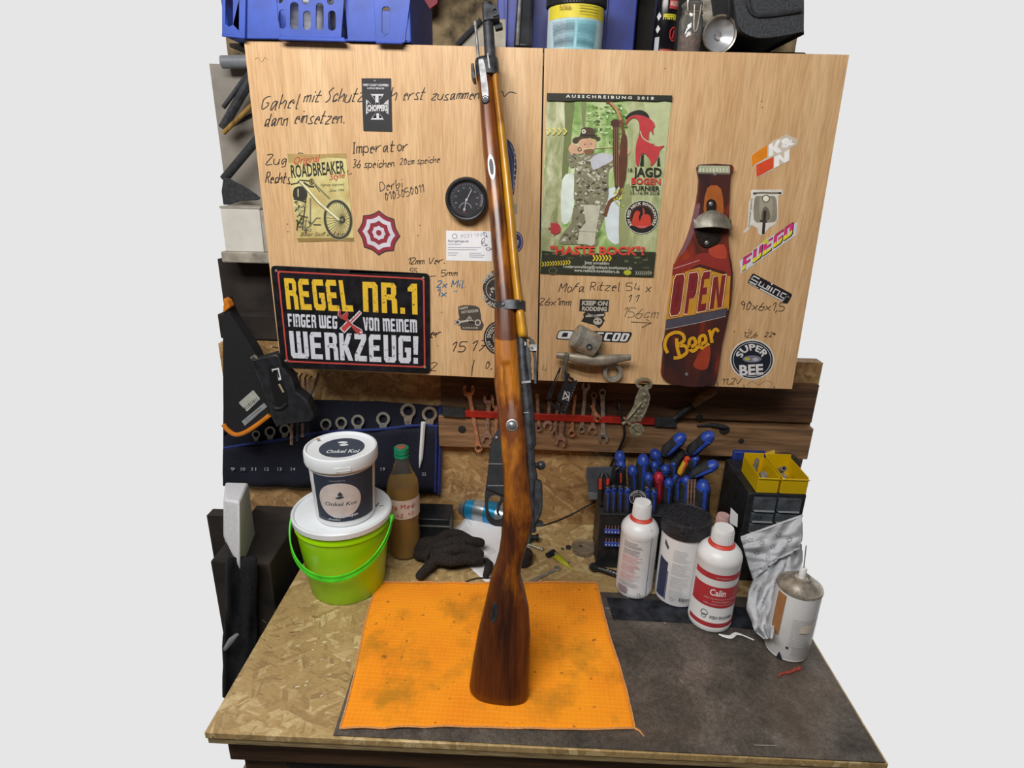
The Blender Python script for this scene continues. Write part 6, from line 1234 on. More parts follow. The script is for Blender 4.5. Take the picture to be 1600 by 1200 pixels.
mb = MB(); mb.tube(smoothpts([tuple(P(a, b, y=1.2)) for a, b in ((1085, -30), (1100, -5), (1118, 15), (1108, 34), (1096, 40))], 4), [.02]*17, 12, flat=((0, 1, 0), .4)); tag(mb.build('crumpled_grey_bag', mat('grey_plastic_film', '#8b8678', .5, 0, .4, 60, bmp=.6)), 'crumpled beige plastic behind the clip-top jar', 'plastic bag')
# ================================================================= ON THE WORKBENCH
def onb(px, py, z=BZ): return P(px, py, z=z)
# ---- lime bucket
M_lime = mat('lime_translucent_plastic', '#a8e80a', .3, 0, .08, 6); M_lime.node_tree.nodes['Principled BSDF'].inputs['Subsurface Weight'].default_value = .25; M_lime.node_tree.nodes['Principled BSDF'].inputs['Subsurface Radius'].default_value = (.02, .03, .005); M_lime.node_tree.nodes['Principled BSDF'].inputs['Subsurface Scale'].default_value = 1
M_limeh = mat('bright_green_handle', '#4fd82a', .4)
M_lid = mat('milky_white_lid', '#dde3e8', .35, var=.03, sc=10)
rb0, rb1 = .0685, .086
bc = standing(527, 947, rb0, BZ); zl = P(520, 842, y=bc.y-.09).z; hb_ = zl-BZ
BU = thing('lime_bucket', 'lime green plastic bucket with white lid and green handle at the left of the workbench', 'bucket', tuple(bc))
MB().lathe([(rb0*.97, .0005), (rb0, .003), (rb1*.97, hb_-.022), (rb1*1.0, hb_-.020), (rb1*1.0, hb_-.016), (rb1*.985, hb_-.014), (rb1*.99, hb_-.001)], 64, bc).build('bucket_body', M_lime, BU)
MB().lathe([(rb1*1.0, hb_-.006), (rb1*1.035, hb_-.005), (rb1*1.04, hb_+.004), (rb1*1.01, hb_+.007), (rb1*.985, hb_+.006), (rb1*.96, hb_+.002), (rb1*.94, hb_+.0025), (0, hb_+.0025)], 64, bc).build('lid', M_lid, BU)
ZLID = BZ+hb_+.0025
zlow = P(497, 903, y=bc.y-.095).z; pth = []
for i in range(41):
    t = PI*i/40; rr = rb1*1.06+.004*math.sin(t); tilt_ = -.004
    pth.append(Vector((bc.x-rr*math.cos(t)*1.0, bc.y-rr*math.sin(t)*.98-.004, BZ+hb_-.012-(BZ+hb_-.012-zlow)*math.sin(t)**1.0)))
mb = MB(); vs = []
for i, p in enumerate(pth):
    o = Vector((p.x-bc.x, p.y-bc.y, 0)).normalized(); 
    for a, b_ in ((-.0008, -.0055), (.0016, -.0055), (.0016, -.0015), (.0008, 0), (.0016, .0015), (.0016, .0055), (-.0008, .0055)): vs.append(p+o*a+Vector((0, 0, b_)))
mb.add(vs, [(i*7+j, i*7+(j+1) % 7, (i+1)*7+(j+1) % 7, (i+1)*7+j) for i in range(40) for j in range(7)]+[tuple(range(7)), tuple(280+j for j in range(7))]); mb.build('handle', M_limeh, BU)
for s in (-1, 1): c = Vector((bc.x+s*rb1*1.03, bc.y, BZ+hb_-.012)); MB(Matrix.Translation(c) @ Matrix.Rotation(PI/2, 4, 'Y')).lathe([(.007, -.005), (.007, .004), (.005, .006), (0, .006)], 18).build('handle_boss', M_limeh, BU)
k = Ink(BU, lambda x, y, h: Vector((onb(x, y, ZLID).x, onb(x, y, ZLID).y, ZLID+h)))
k.stroke(smoothpts([(574, 788), (580, 786), (586, 791), (592, 785), (588, 792)]), 1, '#3c3f42'); k.stroke([(592, 791), (600, 790)], .9, '#3c3f42'); k.stroke(smoothpts([(549, 816), (556, 815), (561, 812), (557, 819)]), 1, '#3c3f42'); k.build('handwriting')
# ---- white tub
wr0, wr1 = .0515, .0585
wc = standing(527, 825, wr0, ZLID+.0003); zt2 = P(523, 741, y=wc.y-wr1*1.05).z; zt3 = P(523, 722, y=wc.y-wr1*1.05).z; h2 = zt2-wc.z; h3 = zt3-wc.z
WT = thing('white_tub', 'white plastic tub with dark round-logo label stacked on the lime bucket', 'tub', tuple(wc))
MB().lathe([(wr0*.96, .0004), (wr0, .003), (wr1*.97, h2-.004), (wr1*.97, h2+.004)], 64, wc).build('tub_body', M_white, WT)
MB().lathe([(wr1*1.0, h2-.001), (wr1*1.06, h2), (wr1*1.075, h2+.003), (wr1*1.075, h3-.004), (wr1*1.05, h3), (wr1*1.0, h3+.001), (wr1*.97, h3-.003), (wr1*.95, h3-.0035), (0, h3-.0035)], 64, wc).build('lid', M_lid, WT)
MB(Matrix.Translation(wc)).add([], []).M
c = cyl(wc, wr1*1.078, -90)
mb = MB(); mb.prism([rrect(.008, h2+.004, .034, h2+.011, .002)], lambda a, b: c(a, b, -.002), lambda a, b: c(a, b, .0015)); mb.build('tear_tab', M_lid, WT, bev=.0005)
ctap = lambda x, y, h=0: Vector((wc.x+((wr0+(wr1*.97-wr0)*min(1, y/h2))+h+.0002)*math.cos(-PI/2+x/wr0), wc.y+((wr0+(wr1*.97-wr0)*min(1, y/h2))+h+.0002)*math.sin(-PI/2+x/wr0), wc.z+y))
k = Ink(WT, ctap, .006); NV = '#2b3444'; q0, q1, y0, y1 = -.036, .072, h2*.12, h2*.93
k.poly([(q0, y0), (q1, y0), (q1, y1), (q0, y1)], NV); cx, cy = .008, h2*.50; RR = h2*.315
k.ell(cx, cy, RR, RR, '#cdc3bf', n=40); k.txt('Onkel Koi', cx-RR*.72, cy-.010, cx+RR*.74, cy-.010, .0075, '#38404c', .01, .25, ym=-1)
k.poly(smoothpts([(cx-.006, cy+.006), (cx, cy+.004), (cx+.008, cy+.007), (cx+.002, cy+.0095)], 3, True), '#38404c'); k.poly(smoothpts([(cx-.002, cy+.011), (cx+.006, cy+.0105), (cx+.002, cy+.018)], 3, True), '#38404c')
k.txt('www.onkelkoi.de', cx-.013, y1-.009, cx+.011, y1-.009, .0028, '#a9b0ba', ym=-1); k.txt('Seidenraupen', cx-.012, y0+.009, cx+.028, y0+.009, .0058, '#d8dce2', .02, .1, ym=-1); k.txt('getrocknetes Futter', q0+.004, y0+.003, cx-.008, y0+.003, .0025, '#8d94a0', ym=-1); k.txt('Probe', q0+.024, y0+.003, cx-.001, y0+.003, .004, '#c4cad4', .01, ym=-1)
k.build('label')
zz = wc.z+h3-.0035; lc = onb(520, 699, zz); LR = wr1*.66
k = Ink(WT, lambda x, y, h: Vector((wc.x+.002+x, wc.y+.0+y, zz+h))); k.ell(0, 0, LR, LR, '#3a4250', n=44); k.txt('Onkel Koi', -LR*.55, -LR*.62, LR*.85, -LR*.42, .0125, '#d4d9e0', .015, .15, ym=-1)
k.poly(smoothpts([(-.008, .010), (-.001, .006), (.008, .011), (.001, .016)], 3, True), '#d4d9e0'); k.poly(smoothpts([(-.014, .020), (-.004, .0165), (.004, .022), (-.006, .025)], 3, True), '#d4d9e0'); k.build('lid_label')
k = Ink(WT, lambda x, y, h: Vector((wc.x-.05+x, wc.y+.018+y, zz+h+.004))); k.poly([(0, 0), (.006, .001), (.006, .007), (0, .006)], '#b07a52'); k.build('sticker')
# ---- PET bottle
r = .0315; pc = standing(629, 878, r, BZ); ht = P(626, 702, y=pc.y-.01).z-BZ
PB = thing('amber_oil_bottle', 'clear plastic bottle half full of amber liquid with green cap and handwritten label', 'bottle', tuple(pc))
zL = P(628, 764, y=pc.y-r).z-BZ; la, lb = P(628, 812, y=pc.y-r).z-BZ, P(628, 783, y=pc.y-r).z-BZ
prof = [(r*.7, .0005), (r*.95, .004), (r, .012), (r*.97, .03), (r*1.0, .05), (r*.93, la*.75), (r*.99, la), (r*.99, lb), (r*1.0, lb+.02), (r*.93, lb+.030), (r*.62, lb+(ht-lb)*.52), (r*.42, ht-.030), (r*.37, ht-.018), (r*.38, ht-.012)]
MB().lathe(prof, 40, pc).build('bottle_glass', mat('clear_pet', '#f0ede0', .06, 0, .01, 10, 0, .95, ior=1.15), PB)
lq = [(a*.955, b+.0012) for a, b in prof if b < zL]+[(r*.88 if zL > lb+.04 else r*.94, zL), (0, zL)]
MB().lathe(lq, 40, pc).build('oil', mat('amber_oil', '#c2962a', .15, 0, .05, 10, 0, .5, ior=1.3), PB)
MB().lathe([(r*.46, ht-.020), (r*.47, ht-.016), (r*.40, ht-.0155), (r*.42, ht-.013), (r*.46, ht-.012), (r*.46, ht-.001), (r*.42, ht), (0, ht)], 32, pc).build('cap', mat('green_cap', '#14805a', .4), PB)
MB().lathe([(r*.3, ht+.0002), (r*.3, ht+.0008), (0, ht+.0008)], 24, pc).build('cap_disc', mat('brick_red_print', '#9a5a4a', .5), PB)
k = Ink(PB, cyl(pc, r*1.0), .005); k.poly([(-.055, la), (.055, la), (.055, lb), (-.055, lb)], '#cfc4bb'); Rr = '#b8484a'
k.hand('Honig', -.030, la+(lb-la)*.55, .0001, Rr, .0001)
k.L.pop('ink_b8484a', None)
hf = lambda x, y: (x, 2*(la+lb)/2-y)
k2 = Ink(PB, lambda x, y, h: cyl(pc, r*1.0)(x, la+lb-y, h+.0003)); k2.h = .0012
k2.hand('lung', -.030, la+(lb-la)*.45, .0085, Rr, .0012, 0, .1, 1.1); k2.hand('Medi', .002, la+(lb-la)*.42, .0095, Rr, .0014, 0, .1, 1.2); k2.hand('el 42', -.024, la+(lb-la)*.88, .008, Rr, .0011, 0, .1, 1.2); k2.hand('1-3', .014, la+(lb-la)*.8, .006, Rr, .0008)
k.build('label'); k2.build('handwriting')
# ---- black work glove
M_glv = mat('black_knit_glove', '#2a2523', .95, 0, .35, 260, bmp=.6)
Zg = (640, 760, .1875)
def G(x, y, h): p = onb(Zg[0]+x*Zg[2], Zg[1]+y*Zg[2], BZ+h); return p
GV = MB()
for pts, rs_ in (([(60, 540, .010), (120, 520, .014), (200, 520, .016)], [.014, .017, .018]), ([(70, 600, .008), (150, 600, .011), (240, 600, .014)], [.010, .014, .016]),
    ([(200, 520, .022), (300, 440, .026), (400, 430, .022), (500, 470, .014)], [.0105, .0115, .011, .0085]), ([(220, 530, .022), (350, 500, .030), (480, 490, .026), (590, 500, .016)], [.012, .0125, .012, .010]),
    ([(230, 590, .022), (350, 560, .030), (470, 555, .026), (585, 590, .016)], [.0105, .011, .0105, .009]), ([(230, 640, .014), (350, 650, .022), (460, 640, .018), (590, 645, .012)], [.0105, .011, .0105, .0085]),
    ([(210, 650, .012), (150, 710, .010), (85, 775, .008)], [.012, .0105, .0085]), ([(330, 610, .010), (450, 600, .012), (560, 600, .010)], [.018, .018, .014]), ([(380, 395, .030), (395, 420, .028), (430, 430, .022)], [.003, .006, .009])):
    GV.tube(smoothpts([tuple(G(*p)) for p in pts], 3), [rs_[min(len(rs_)-1, int(i/3))]*(1-(i % 3)/3)+rs_[min(len(rs_)-1, int(i/3)+1)]*(i % 3)/3 for i in range(3*(len(pts)-1)+1)], 14)
    for e in (pts[0], pts[-1]): GV.sphere(tuple(G(*e)), (rs_[0] if e is pts[0] else rs_[-1])*.98, 14, 8)
g = GV.build('work_glove', M_glv, ang=180); tag(g, 'black crumpled work glove lying beside the amber bottle', 'glove')
rm = g.modifiers.new('r', 'REMESH'); rm.mode = 'VOXEL'; rm.voxel_size = .0014; rm.use_smooth_shade = True
sm_ = g.modifiers.new('sm', 'SMOOTH'); sm_.factor = .5; sm_.iterations = 1
mnz = min(v.co.z for v in g.data.vertices); g.location.z = BZ+.0008
MB().tube([G(135, 640, .018), G(140, 590, .030), G(175, 520, .036), G(235, 465, .036), G(290, 430, .034)], .0025, 8).build('knit_hem', M_glv, g)
GF = MB(); GF.tube([G(640, 620, .009), G(665, 650, .011), G(655, 690, .010), G(635, 740, .008)], [.006, .008, .0085, .006], 12); GF.sphere(tuple(G(635, 740, .008)), .006); GF.sphere(tuple(G(640, 620, .009)), .006)
tag(GF.build('glove_finger', M_glv, ang=180), 'small black curled glove finger lying on the paper beside the rifle butt', 'glove finger')
# ---- paper sheet, can, bar
pq_ = [(735, 778), (815, 806), (830, 856), (767, 916), (688, 842)]
def pz(u, v): return .0006+.020*max(0, (v-.45)/.55)**1.5*(1-.3*u)
A, B_, C_, D_ = onb(688, 844), onb(765, 916), onb(829, 856), onb(742, 800)
vs = []
for j in range(17):
    for i in range(13):
        u, v = i/12, j/16; p = A.lerp(B_, u).lerp(D_.lerp(C_, u), v); lift = .0006+.026*max(0, (v-.55)/.45)**1.6*max(0, 1-u*1.2); vs.append(Vector((p.x, p.y, BZ+lift+.0004)))
mb = MB(); mb.add(vs, [(j*13+i, j*13+i+1, (j+1)*13+i+1, (j+1)*13+i) for j in range(16) for i in range(12)]); o = mb.build('paper_sheet', M_whitep, ang=180); tag(o, 'white printed sheet of paper under the glove and behind the rifle', 'paper'); s = o.modifiers.new('s', 'SOLIDIFY'); s.thickness = .0003
def pap(x, y, h): 
    p = onb(Zg[0]+x*Zg[2], Zg[1]+y*Zg[2]); best = BZ+.0018
    v = (p-A).dot((D_-A).normalized())/(D_-A).length; u = (p-A).dot((B_-A).normalized())/(B_-A).length
    return Vector((p.x, p.y, best+.026*max(0, (v-.55)/.45)**1.6*max(0, 1-u*1.2)+h+.0006))
k = Ink(o, pap); k.txt('FISH PHARMA', 596, 282, 672, 360, 18, '#55555c', .03); k.ring(572, 250, 22, 5, '#6a6a72'); k.ring(590, 240, 12, 4, '#6a6a72')
for i in range(4): k.stroke([(486+i*1, 302+i*1), (530, 346)], 2, '#7a7a84') if i < 1 else k.stroke([(430+i*12, 360-i*8), (462+i*12, 394-i*8)], 2, '#8d8d96')
for i in range(6): k.stroke([(640+i*10, 540-i*5), (668+i*10, 580-i*5)], 2, '#9a9aa2')
k.build('print')
ca, cb = P(722, 790, z=BZ+.0265), P(788, 806, z=BZ+.0265); ax = (cb-ca).normalized(); 
CN = thing('blue_drink_can', 'silver and blue drink can lying behind the paper and the trigger guard', 'can', tuple(Vector(((ca.x+cb.x)/2, ca.y, BZ))))
Mc = Matrix.Translation(ca) @ ax.to_track_quat('Z', 'Y').to_matrix().to_4x4(); rc_ = .0255; lnc = min(.115, (cb-ca).length+.02)
M_can = mat('can_silver', '#b4bcc4', .28, .8, .1, 20)
MB(Mc).lathe([(rc_*.55, .004), (rc_*.75, 0), (rc_*.82, .001), (rc_*.85, .004), (rc_, .013), (rc_, lnc-.012), (rc_*.82, lnc-.002), (rc_*.8, lnc)], 36).build('can_body', M_can, CN)
MB(Mc).lathe([(rc_*1.006, .016), (rc_*1.006, .036)], 36, cap=False).build('blue_band', mat('can_blue', '#2a8fc0', .28, .5, .1, 20), CN); MB(Mc).lathe([(rc_*1.006, .062), (rc_*1.006, .090)], 36, cap=False).build('blue_band', _mats['can_blue'], CN); MB(Mc).lathe([(rc_*1.007, .014), (rc_*1.007, .0165)], 36, cap=False).build('dark_line', M_gun, CN)
x0, x1 = P(640, 820, y=1.1).x, P(765, 820, y=1.1).x; BRr = thing('black_profile_bar', 'black box profile with a bright edge lying at the back behind the amber bottle', 'profile bar', ((x0+x1)/2, 1.1, BZ))
MB().box((x0-.05, 1.085, BZ+.0005), (P(704, 820, y=1.1).x, WY-.022, P(700, 806, y=1.1).z)).build('bar_body', M_black, BRr, bev=.002); zz = P(700, 823, y=1.084).z; MB().box((x0-.05, 1.0825, zz-.001), (P(704, 820, y=1.1).x, 1.0848, zz+.001)).build('bright_edge', M_steel, BRr)
# tape roll, hose connector and small stuff
c = onb(814, 885); c.y += .015; TP = thing('black_tape_roll', 'black tape roll lying flat behind the rifle stock', 'tape roll', tuple(c)); MB().lathe([(.009, .0006), (.0225, .0006), (.0235, .002), (.0235, .021), (.0225, .0225), (.009, .0225), (.009, .0006)], 40, c, cap=False).build('tape', M_black, TP); MB().lathe([(.0092, .001), (.0092, .022), (.0075, .022), (.0075, .001), (.0092, .001)], 30, c, cap=False).build('core', M_dark, TP)
HC = thing('hose_connector', 'green and black hose connector behind the rifle grip', 'hose connector', tuple(onb(838, 850)))
a, b_ = P(822, 840, z=BZ+.012), P(848, 840, z=BZ+.012); u = (b_-a).normalized()
for nm, t0, t1, r0, m in (('green_body', -.012, .008, .0115, mat('green_plastic', '#1d7f5c', .45)), ('black_ring', .008, .013, .009, M_black), ('nozzle', .013, .022, .006, M_black), ('nozzle_rim', .022, .027, .0085, M_black)): MB().tube([a+u*t0, a+u*t1], r0, 22).build(nm, m, HC, bev=.0008)
T = MB(); T.tube([onb(826, 851, BZ+.004), onb(846, 858, BZ+.004)], .0028, 10); T.sphere(tuple(onb(846.5, 858, BZ+.004)), .0045); tag(T.build('small_socket_pin', M_chr), 'small bright metal pin beside the hose connector', 'pin')
TP = thing('taped_tool', 'small black tool wrapped in yellow tape lying right of the rifle grip', 'tool', tuple(onb(875, 878)))
MB().tube([onb(855, 868, BZ+.006), onb(866, 862, BZ+.006)], [.0055, .006], 12).build('black_end', M_black, TP); MB().tube([onb(860, 860, BZ+.008), onb(890, 878, BZ+.004)], .0024, 8).build('shaft', M_chr, TP)
mb = MB(); mb.add([onb(865, 870, BZ+.006), onb(871, 862, BZ+.009), onb(884, 874, BZ+.008), onb(890, 884, BZ+.004), onb(898, 894, BZ+.002), onb(888, 886, BZ+.003), onb(876, 880, BZ+.003)], [(0, 1, 2, 6), (2, 3, 5, 6), (3, 4, 5)]); o = mb.build('yellow_tape', mat('yellow_tape', '#b3b028', .5), TP); s = o.modifiers.new('s', 'SOLIDIFY'); s.thickness = .0015
c = onb(879, 858); tag(MB().lathe([(.0022, .0004), (.0038, .0004), (.0038, .0014), (.0022, .0014), (.0022, .0004)], 18, c, cap=False).build('washer', M_gun), 'tiny washer ring left of the dark nut on the worktop', 'washer')
c = onb(888, 857); tag(MB().lathe([(.002, .0004), (.006, .0004), (.006, .005), (.002, .005)], 6, c).build('dark_nut', M_gun), 'small dark nut beside the clear lid on the worktop', 'nut')
c = standing(913, 872, .024, BZ); CC = thing('clear_lid', 'small clear plastic cup lying at the left foot of the tool rack', 'cup', tuple(c)); M_clr = mat('frosted_clear_plastic', '#d9d2c2', .25, 0, .05, 30, 0, .85, ior=1.2)
MB().lathe([(.019, .0006), (.0235, .002), (.0245, .012), (.0258, .0125), (.0258, .0135), (.0238, .0135), (.0228, .003), (0, .002)], 36, c).build('cup_wall', M_clr, CC); MB().lathe([(.012, .0026), (.013, .004), (.0145, .0038), (.015, .0026)], 30, c, cap=False).build('inner_ring', M_clr, CC); MB().sphere((c.x-.006, c.y+.012, BZ+.005), (.004, .003, .0015)).build('dark_bit', M_gun, CC)
# flat wrench on the bench
T = thing('bench_wrench', 'flat thin wrench lying on the worktop behind the cloth', 'wrench', tuple(onb(850, 900))); mb = MB()
a, b_ = onb(812, 919), onb(868, 891); d = (b_-a).normalized(); n_ = Vector((-d.y, d.x, 0))
def fl(p, h=0): return Vector((p[0], p[1], BZ+.0006+h))
mb.prism([[tuple((a-n_*.0035)[:2]), tuple((b_-n_*.0035)[:2]), tuple((b_+n_*.0035)[:2]), tuple((a+n_*.0035)[:2])]], lambda x, y: fl((x, y)), lambda x, y: fl((x, y), .003)); mb.build('shaft', M_steel, T, bev=.0006)
c = b_+d*.004; mb = MB(); mb.prism([circ(c.x, c.y, .0068, n=24), circ(c.x, c.y, .0036, n=6)], lambda x, y: fl((x, y)), lambda x, y: fl((x, y), .004)); mb.build('ring_end', M_steel, T, bev=.0005)
T = MB(); T.tube(smoothpts([tuple(onb(*p, BZ+.001+q)) for p, q in (((722, 912), 0), ((735, 906), .001), ((748, 903), .003), ((768, 903), .002))], 4), .0012, 6); tag(T.build('dark_wire', M_cab), 'short dark wire on the worktop above the cloth edge, left of the rifle', 'wire')
# black clamp device
T = thing('black_buckle_tool', 'black plastic tool end lying left of the first white bottle', 'tool', tuple(onb(940, 890)))
a, b_ = onb(922, 884, BZ+.010), onb(966, 898, BZ+.008)
MB().tube([a, a.lerp(b_, .15), a.lerp(b_, .3)], [.006, .010, .006], 14).build('knob', M_black, T); MB().tube([a.lerp(b_, .2), b_], [.005, .0065], 10).build('arm', M_black, T); MB().tube([onb(924, 880, BZ+.018), onb(917, 873, BZ+.02)], .0012, 6).build('pin', M_chr, T)
k_ = MB(); 
for i in range(4): p = onb(950+i*4.4, 890+i*2.2, BZ+.0165); k_.sphere(tuple(p), .0012, 8, 6)
k_.build('white_dots', M_white, T)
# ---- bottles
def bottle(name, label, px, pyb, pyt, r, nsh, m, capm, n=48, lean=0, cap_r=.36, band=None):
    c = standing(px, pyb, r, BZ+.0023); h = P(px, pyt, y=c.y).z-c.z
    T = thing(name, label, 'bottle', tuple(c)); s = h*nsh
    MB().lathe([(r*.86, .0004), (r*.97, .003), (r, .008), (r, .012), (r*.985, .0135), (r*.985, s-.004), (r, s-.002), (r*.99, s+.004), (r*.93, s+.010), (r*.78, s+.017), (r*.56, s+.022), (r*.46, s+.024), (r*.44, s+.028)], n, c).build('bottle_body', m, T)
    cz = s+.026; MB().lathe([(r*.47, cz-.002), (r*.49, cz), (r*.46, h-.003), (r*.42, h), (0, h)], 36, c).build('cap', capm, T)
    mb = MB()
    for i in range(36): a = 2*PI*i/36; mb.box((0, 0, 0), (0, 0, 0)) if 0 else mb.tube([c+Vector((r*.485*math.cos(a), r*.485*math.sin(a), cz+.001)), c+Vector((r*.46*math.cos(a), r*.46*math.sin(a), h-.005))], .0007, 4)
    mb.build('cap_ridges', capm, T)
    MB().lathe([(r*.60, s+.0225), (r*.50, s+.0262), (r*.50, s+.0285), (r*.44, s+.0285)], 36, c, cap=False).build('tamper_ring', M_redp, T, label='red ring under the cap')
    return T, c, h, s
M_redp = mat('bright_red_plastic', '#cf4436', .5)
T, c, h, s = bottle('white_bottle', 'tall white bottle with a grey vertical line and faint pink print, leftmost of three', 994, 938, 783, .0345, .70, M_white, M_white)
rr = .0345*.985; k = Ink(T, cyl(c, rr, -90), .006); k.stroke([(.0175, .006), (.0175, s+.0), (.0175, s+.001)], .0014, '#7d828c'); k.stroke([(-.03, s-.006), (.035, s-.006)], .0004, '#b4b8be')
k.up()
for i in range(44):
    y = s-.012-i*(s-.045)/44; 
    if i in (6, 13, 21, 30, 38): continue
    col = '#d9a9ae' if (13 < i < 21 or 21 < i < 38) else '#a9a9b0'; k.stroke([(-.034, y), (-.034+random.uniform(.022, .036), y)], .0009, col); 
    if i % 2: k.stroke([(.021, y), (.034, y)], .0006, '#b4b8c0')
k.txt('1L', -.001, .016, .006, .016, .005, '#77777e', .01, ym=-1); k.poly([(-.034, .018), (-.018, .018), (-.018, .03), (-.034, .03)], '#a08d98'); k.build('label')
# ribbon of the grey line up the shoulder
MB().tube([c+Vector((.0175*.98, -.0345*.86, s-.002)), c+Vector((.0155, -.0270, s+.0115)), c+Vector((.0125, -.0205, s+.019))], .0006, 6).build('grey_line', mat('grey_line', '#7d828c', .5), T)
# tub with black lid
r = .0405; c = standing(1064, 951, r, BZ+.0036); zlb = P(1066, 848, y=c.y-r*1.08).z-c.z; zlt = P(1066, 826, y=c.y-r*1.08).z-c.z
T = thing('black_lid_tub', 'white tub with speckled black screw lid between the two white bottles', 'tub', tuple(c))
MB().lathe([(r*.9, .0004), (r*.98, .003), (r, .008), (r, zlb+.001)], 48, c).build('tub_body', M_white, T)
M_spk = mat('speckled_black_lid', '#26272c', .55, 0, .5, 300)
MB().lathe([(r*1.04, zlb), (r*1.09, zlb+.001), (r*1.09, zlt-.003), (r*1.06, zlt), (r*.98, zlt+.0015), (r*.95, zlt-.001), (0, zlt-.001)], 56, c).build('lid', M_spk, T)
k = Ink(T, cyl(c, r), .006); k.poly([(-.055, .012), (-.034, .012), (-.034, zlb*.62), (-.055, zlb*.66)], '#353c58'); k.poly([(-.0335, .010), (-.0315, .010), (-.0315, zlb*.5), (-.0335, zlb*.5)], '#5d637c')
k.poly([(-.047, zlb*.86), (-.038, zlb*.80), (-.036, zlb*.84), (-.046, zlb*.93)], '#4a4f5a')
for i in range(34):
    if i % 9 == 8: continue
    y = zlb*.84-i*(zlb*.70)/34; k.stroke([(-.026, y), (-.026+random.uniform(.02, .032), y)], .0006, '#b0b4bc'); 
    if i % 3: k.stroke([(.016, y-.004), (.034, y-.004)], .0005, '#c4c8ce')
for i in range(14): k.stroke([(-.006+i*.0018, .020), (-.006+i*.0018, .027)], .0009 if i % 3 else .0013, '#3a3d46')
k.ring(-.018, .022, .0035, .0006, '#7d828c'); k.build('label')
# bottle behind
bottle('white_bottle', 'small white bottle with pinkish cap half hidden behind the black-lidded tub', 1121, 912, 804, .0265, .62, M_white, mat('pinkish_cap', '#d0a9a6', .5))
# Calin bottle
T, c, h, s = bottle('white_bottle', 'white bottle with red label bands and black print, rightmost and nearest of the three', 1117, 991, 823, .0375, .72, M_white, M_white)
rr = .0375*.985; k = Ink(T, cyl(c, rr, -92), .006); rd = '#b5353c'; W_ = .052
k.poly([(-W_, s*.80), (W_, s*.80), (W_, s*.88), (-W_, s*.88)], rd); k.poly([(-W_, s*.40), (W_, s*.40), (W_, s*.70), (-W_, s*.70)], rd); k.poly([(-W_, s*.10), (W_, s*.10), (W_, s*.165), (-W_, s*.165)], rd)
k.txt('Calin', -.018, s*.575, .008, s*.575, .0125, '#ece8ea', .02, ym=-1)
for i, (a, b_) in enumerate(((-.026, .030), (-.012, .020), (-.026, .030))): k.txt('aqua conditioner formulation' if i != 1 else 'formulation', a, s*(.52-i*.04), b_, s*(.52-i*.04), .0026, '#dcbcc0', .01, ym=-1)
k.txt('www.fishpharma.de', -.012, s*.83, .014, s*.83, .0026, '#dcbcc0', ym=-1); k.txt('FISH PHARMA', -.012, s*.23, .030, s*.23, .0062, '#54585e', .01, ym=-1)
k.ring(-.022, s*.30, .006, .0012, '#7d8086'); k.ring(-.022, s*.25, .004, .001, '#7d8086'); k.stroke([(-.028, s*.28), (-.016, s*.28)], .001, '#7d8086'); k.build('label')
# aerosol
r = .0345; c = standing(1241, 1037, r, BZ+.0023); zt_ = P(1243, 938, y=c.y-r).z-c.z; T = thing('white_aerosol_can', 'white spray can with silver dome at the right edge of the workbench', 'aerosol can', tuple(c))
MB().lathe([(r*.93, .0004), (r*.98, .003), (r*.97, .005), (r, .007), (r, zt_)], 48, c).build('can_body', M_white, T)
MB().lathe([(r*1.0, zt_-.001), (r*1.03, zt_+.001), (r*1.0, zt_+.004), (r*.92, zt_+.005), (r*.75, zt_+.011), (r*.45, zt_+.017), (r*.42, zt_+.020), (r*.36, zt_+.021), (r*.3, zt_+.018), (0, zt_+.018)], 48, c).build('dome', M_chr, T)
MB().lathe([(r*.16, zt_+.018), (r*.16, zt_+.034), (r*.12, zt_+.036), (0, zt_+.036)], 20, c).build('spray_nozzle', M_white, T); MB().tube([c+Vector((0, 0, zt_+.034)), c+Vector((-.002, .004, zt_+.075))], .0009, 8).build('straw', M_steel, T)
k = Ink(T, cyl(c, r, -97), .006); k.poly([(-.045, zt_*.35), (-.028, zt_*.35), (-.028, zt_*.97), (-.045, zt_*.97)], '#a5764a')
for i in range(16): y = zt_*.68-i*.0034; k.stroke([(-.012, y), (.038, y)], .0006, '#b4a99c' if i < 6 else '#c0c2c6')
k.ell(-.012, zt_*.24, .0022, .0022, '#30333a'); k.poly([(-.024, zt_*.03), (-.014, zt_*.03), (-.021, zt_*.14)], '#22242a'); k.poly([(.0, zt_*.5), (.02, zt_*.5), (.02, zt_*.62), (.0, zt_*.62)], '#d8cfc0')
for i in range(6): k.stroke([(-.006, zt_*.27-i*.003), (.014, zt_*.27-i*.003)], .0005, '#8d9096')
k.build('label')
# white strip and red strand
T = MB(); vs = smoothpts([(1123, 991), (1132, 994), (1142, 995), (1150, 990), (1162, 993), (1178, 1000)], 4); T.tube([onb(a, b, BZ+.005) for a, b in vs], [.0012+.0028*math.sin(PI*min(1, i/len(vs)*1.3)) if i < len(vs)*.72 else .0016 for i in range(len(vs))], 8, flat=((0, 0, 1), .45)); tag(T.build('white_plastic_strip', M_white), 'small white curled plastic strip in front of the red-banded bottle', 'strip')
T = MB(); 
for off in (0, 3): T.tube(smoothpts([tuple(onb(a, b+off*(a-1216)/40, BZ+.0036)) for a, b in ((1216, 1057), (1222, 1052), (1233, 1050), (1243, 1045), (1251, 1043))], 4), .0017, 6)
tag(T.build('red_strand', mat('red_yarn', '#a8483c', .9, var=.3, sc=400)), 'short red yarn strand at the right edge below the spray can', 'strand')
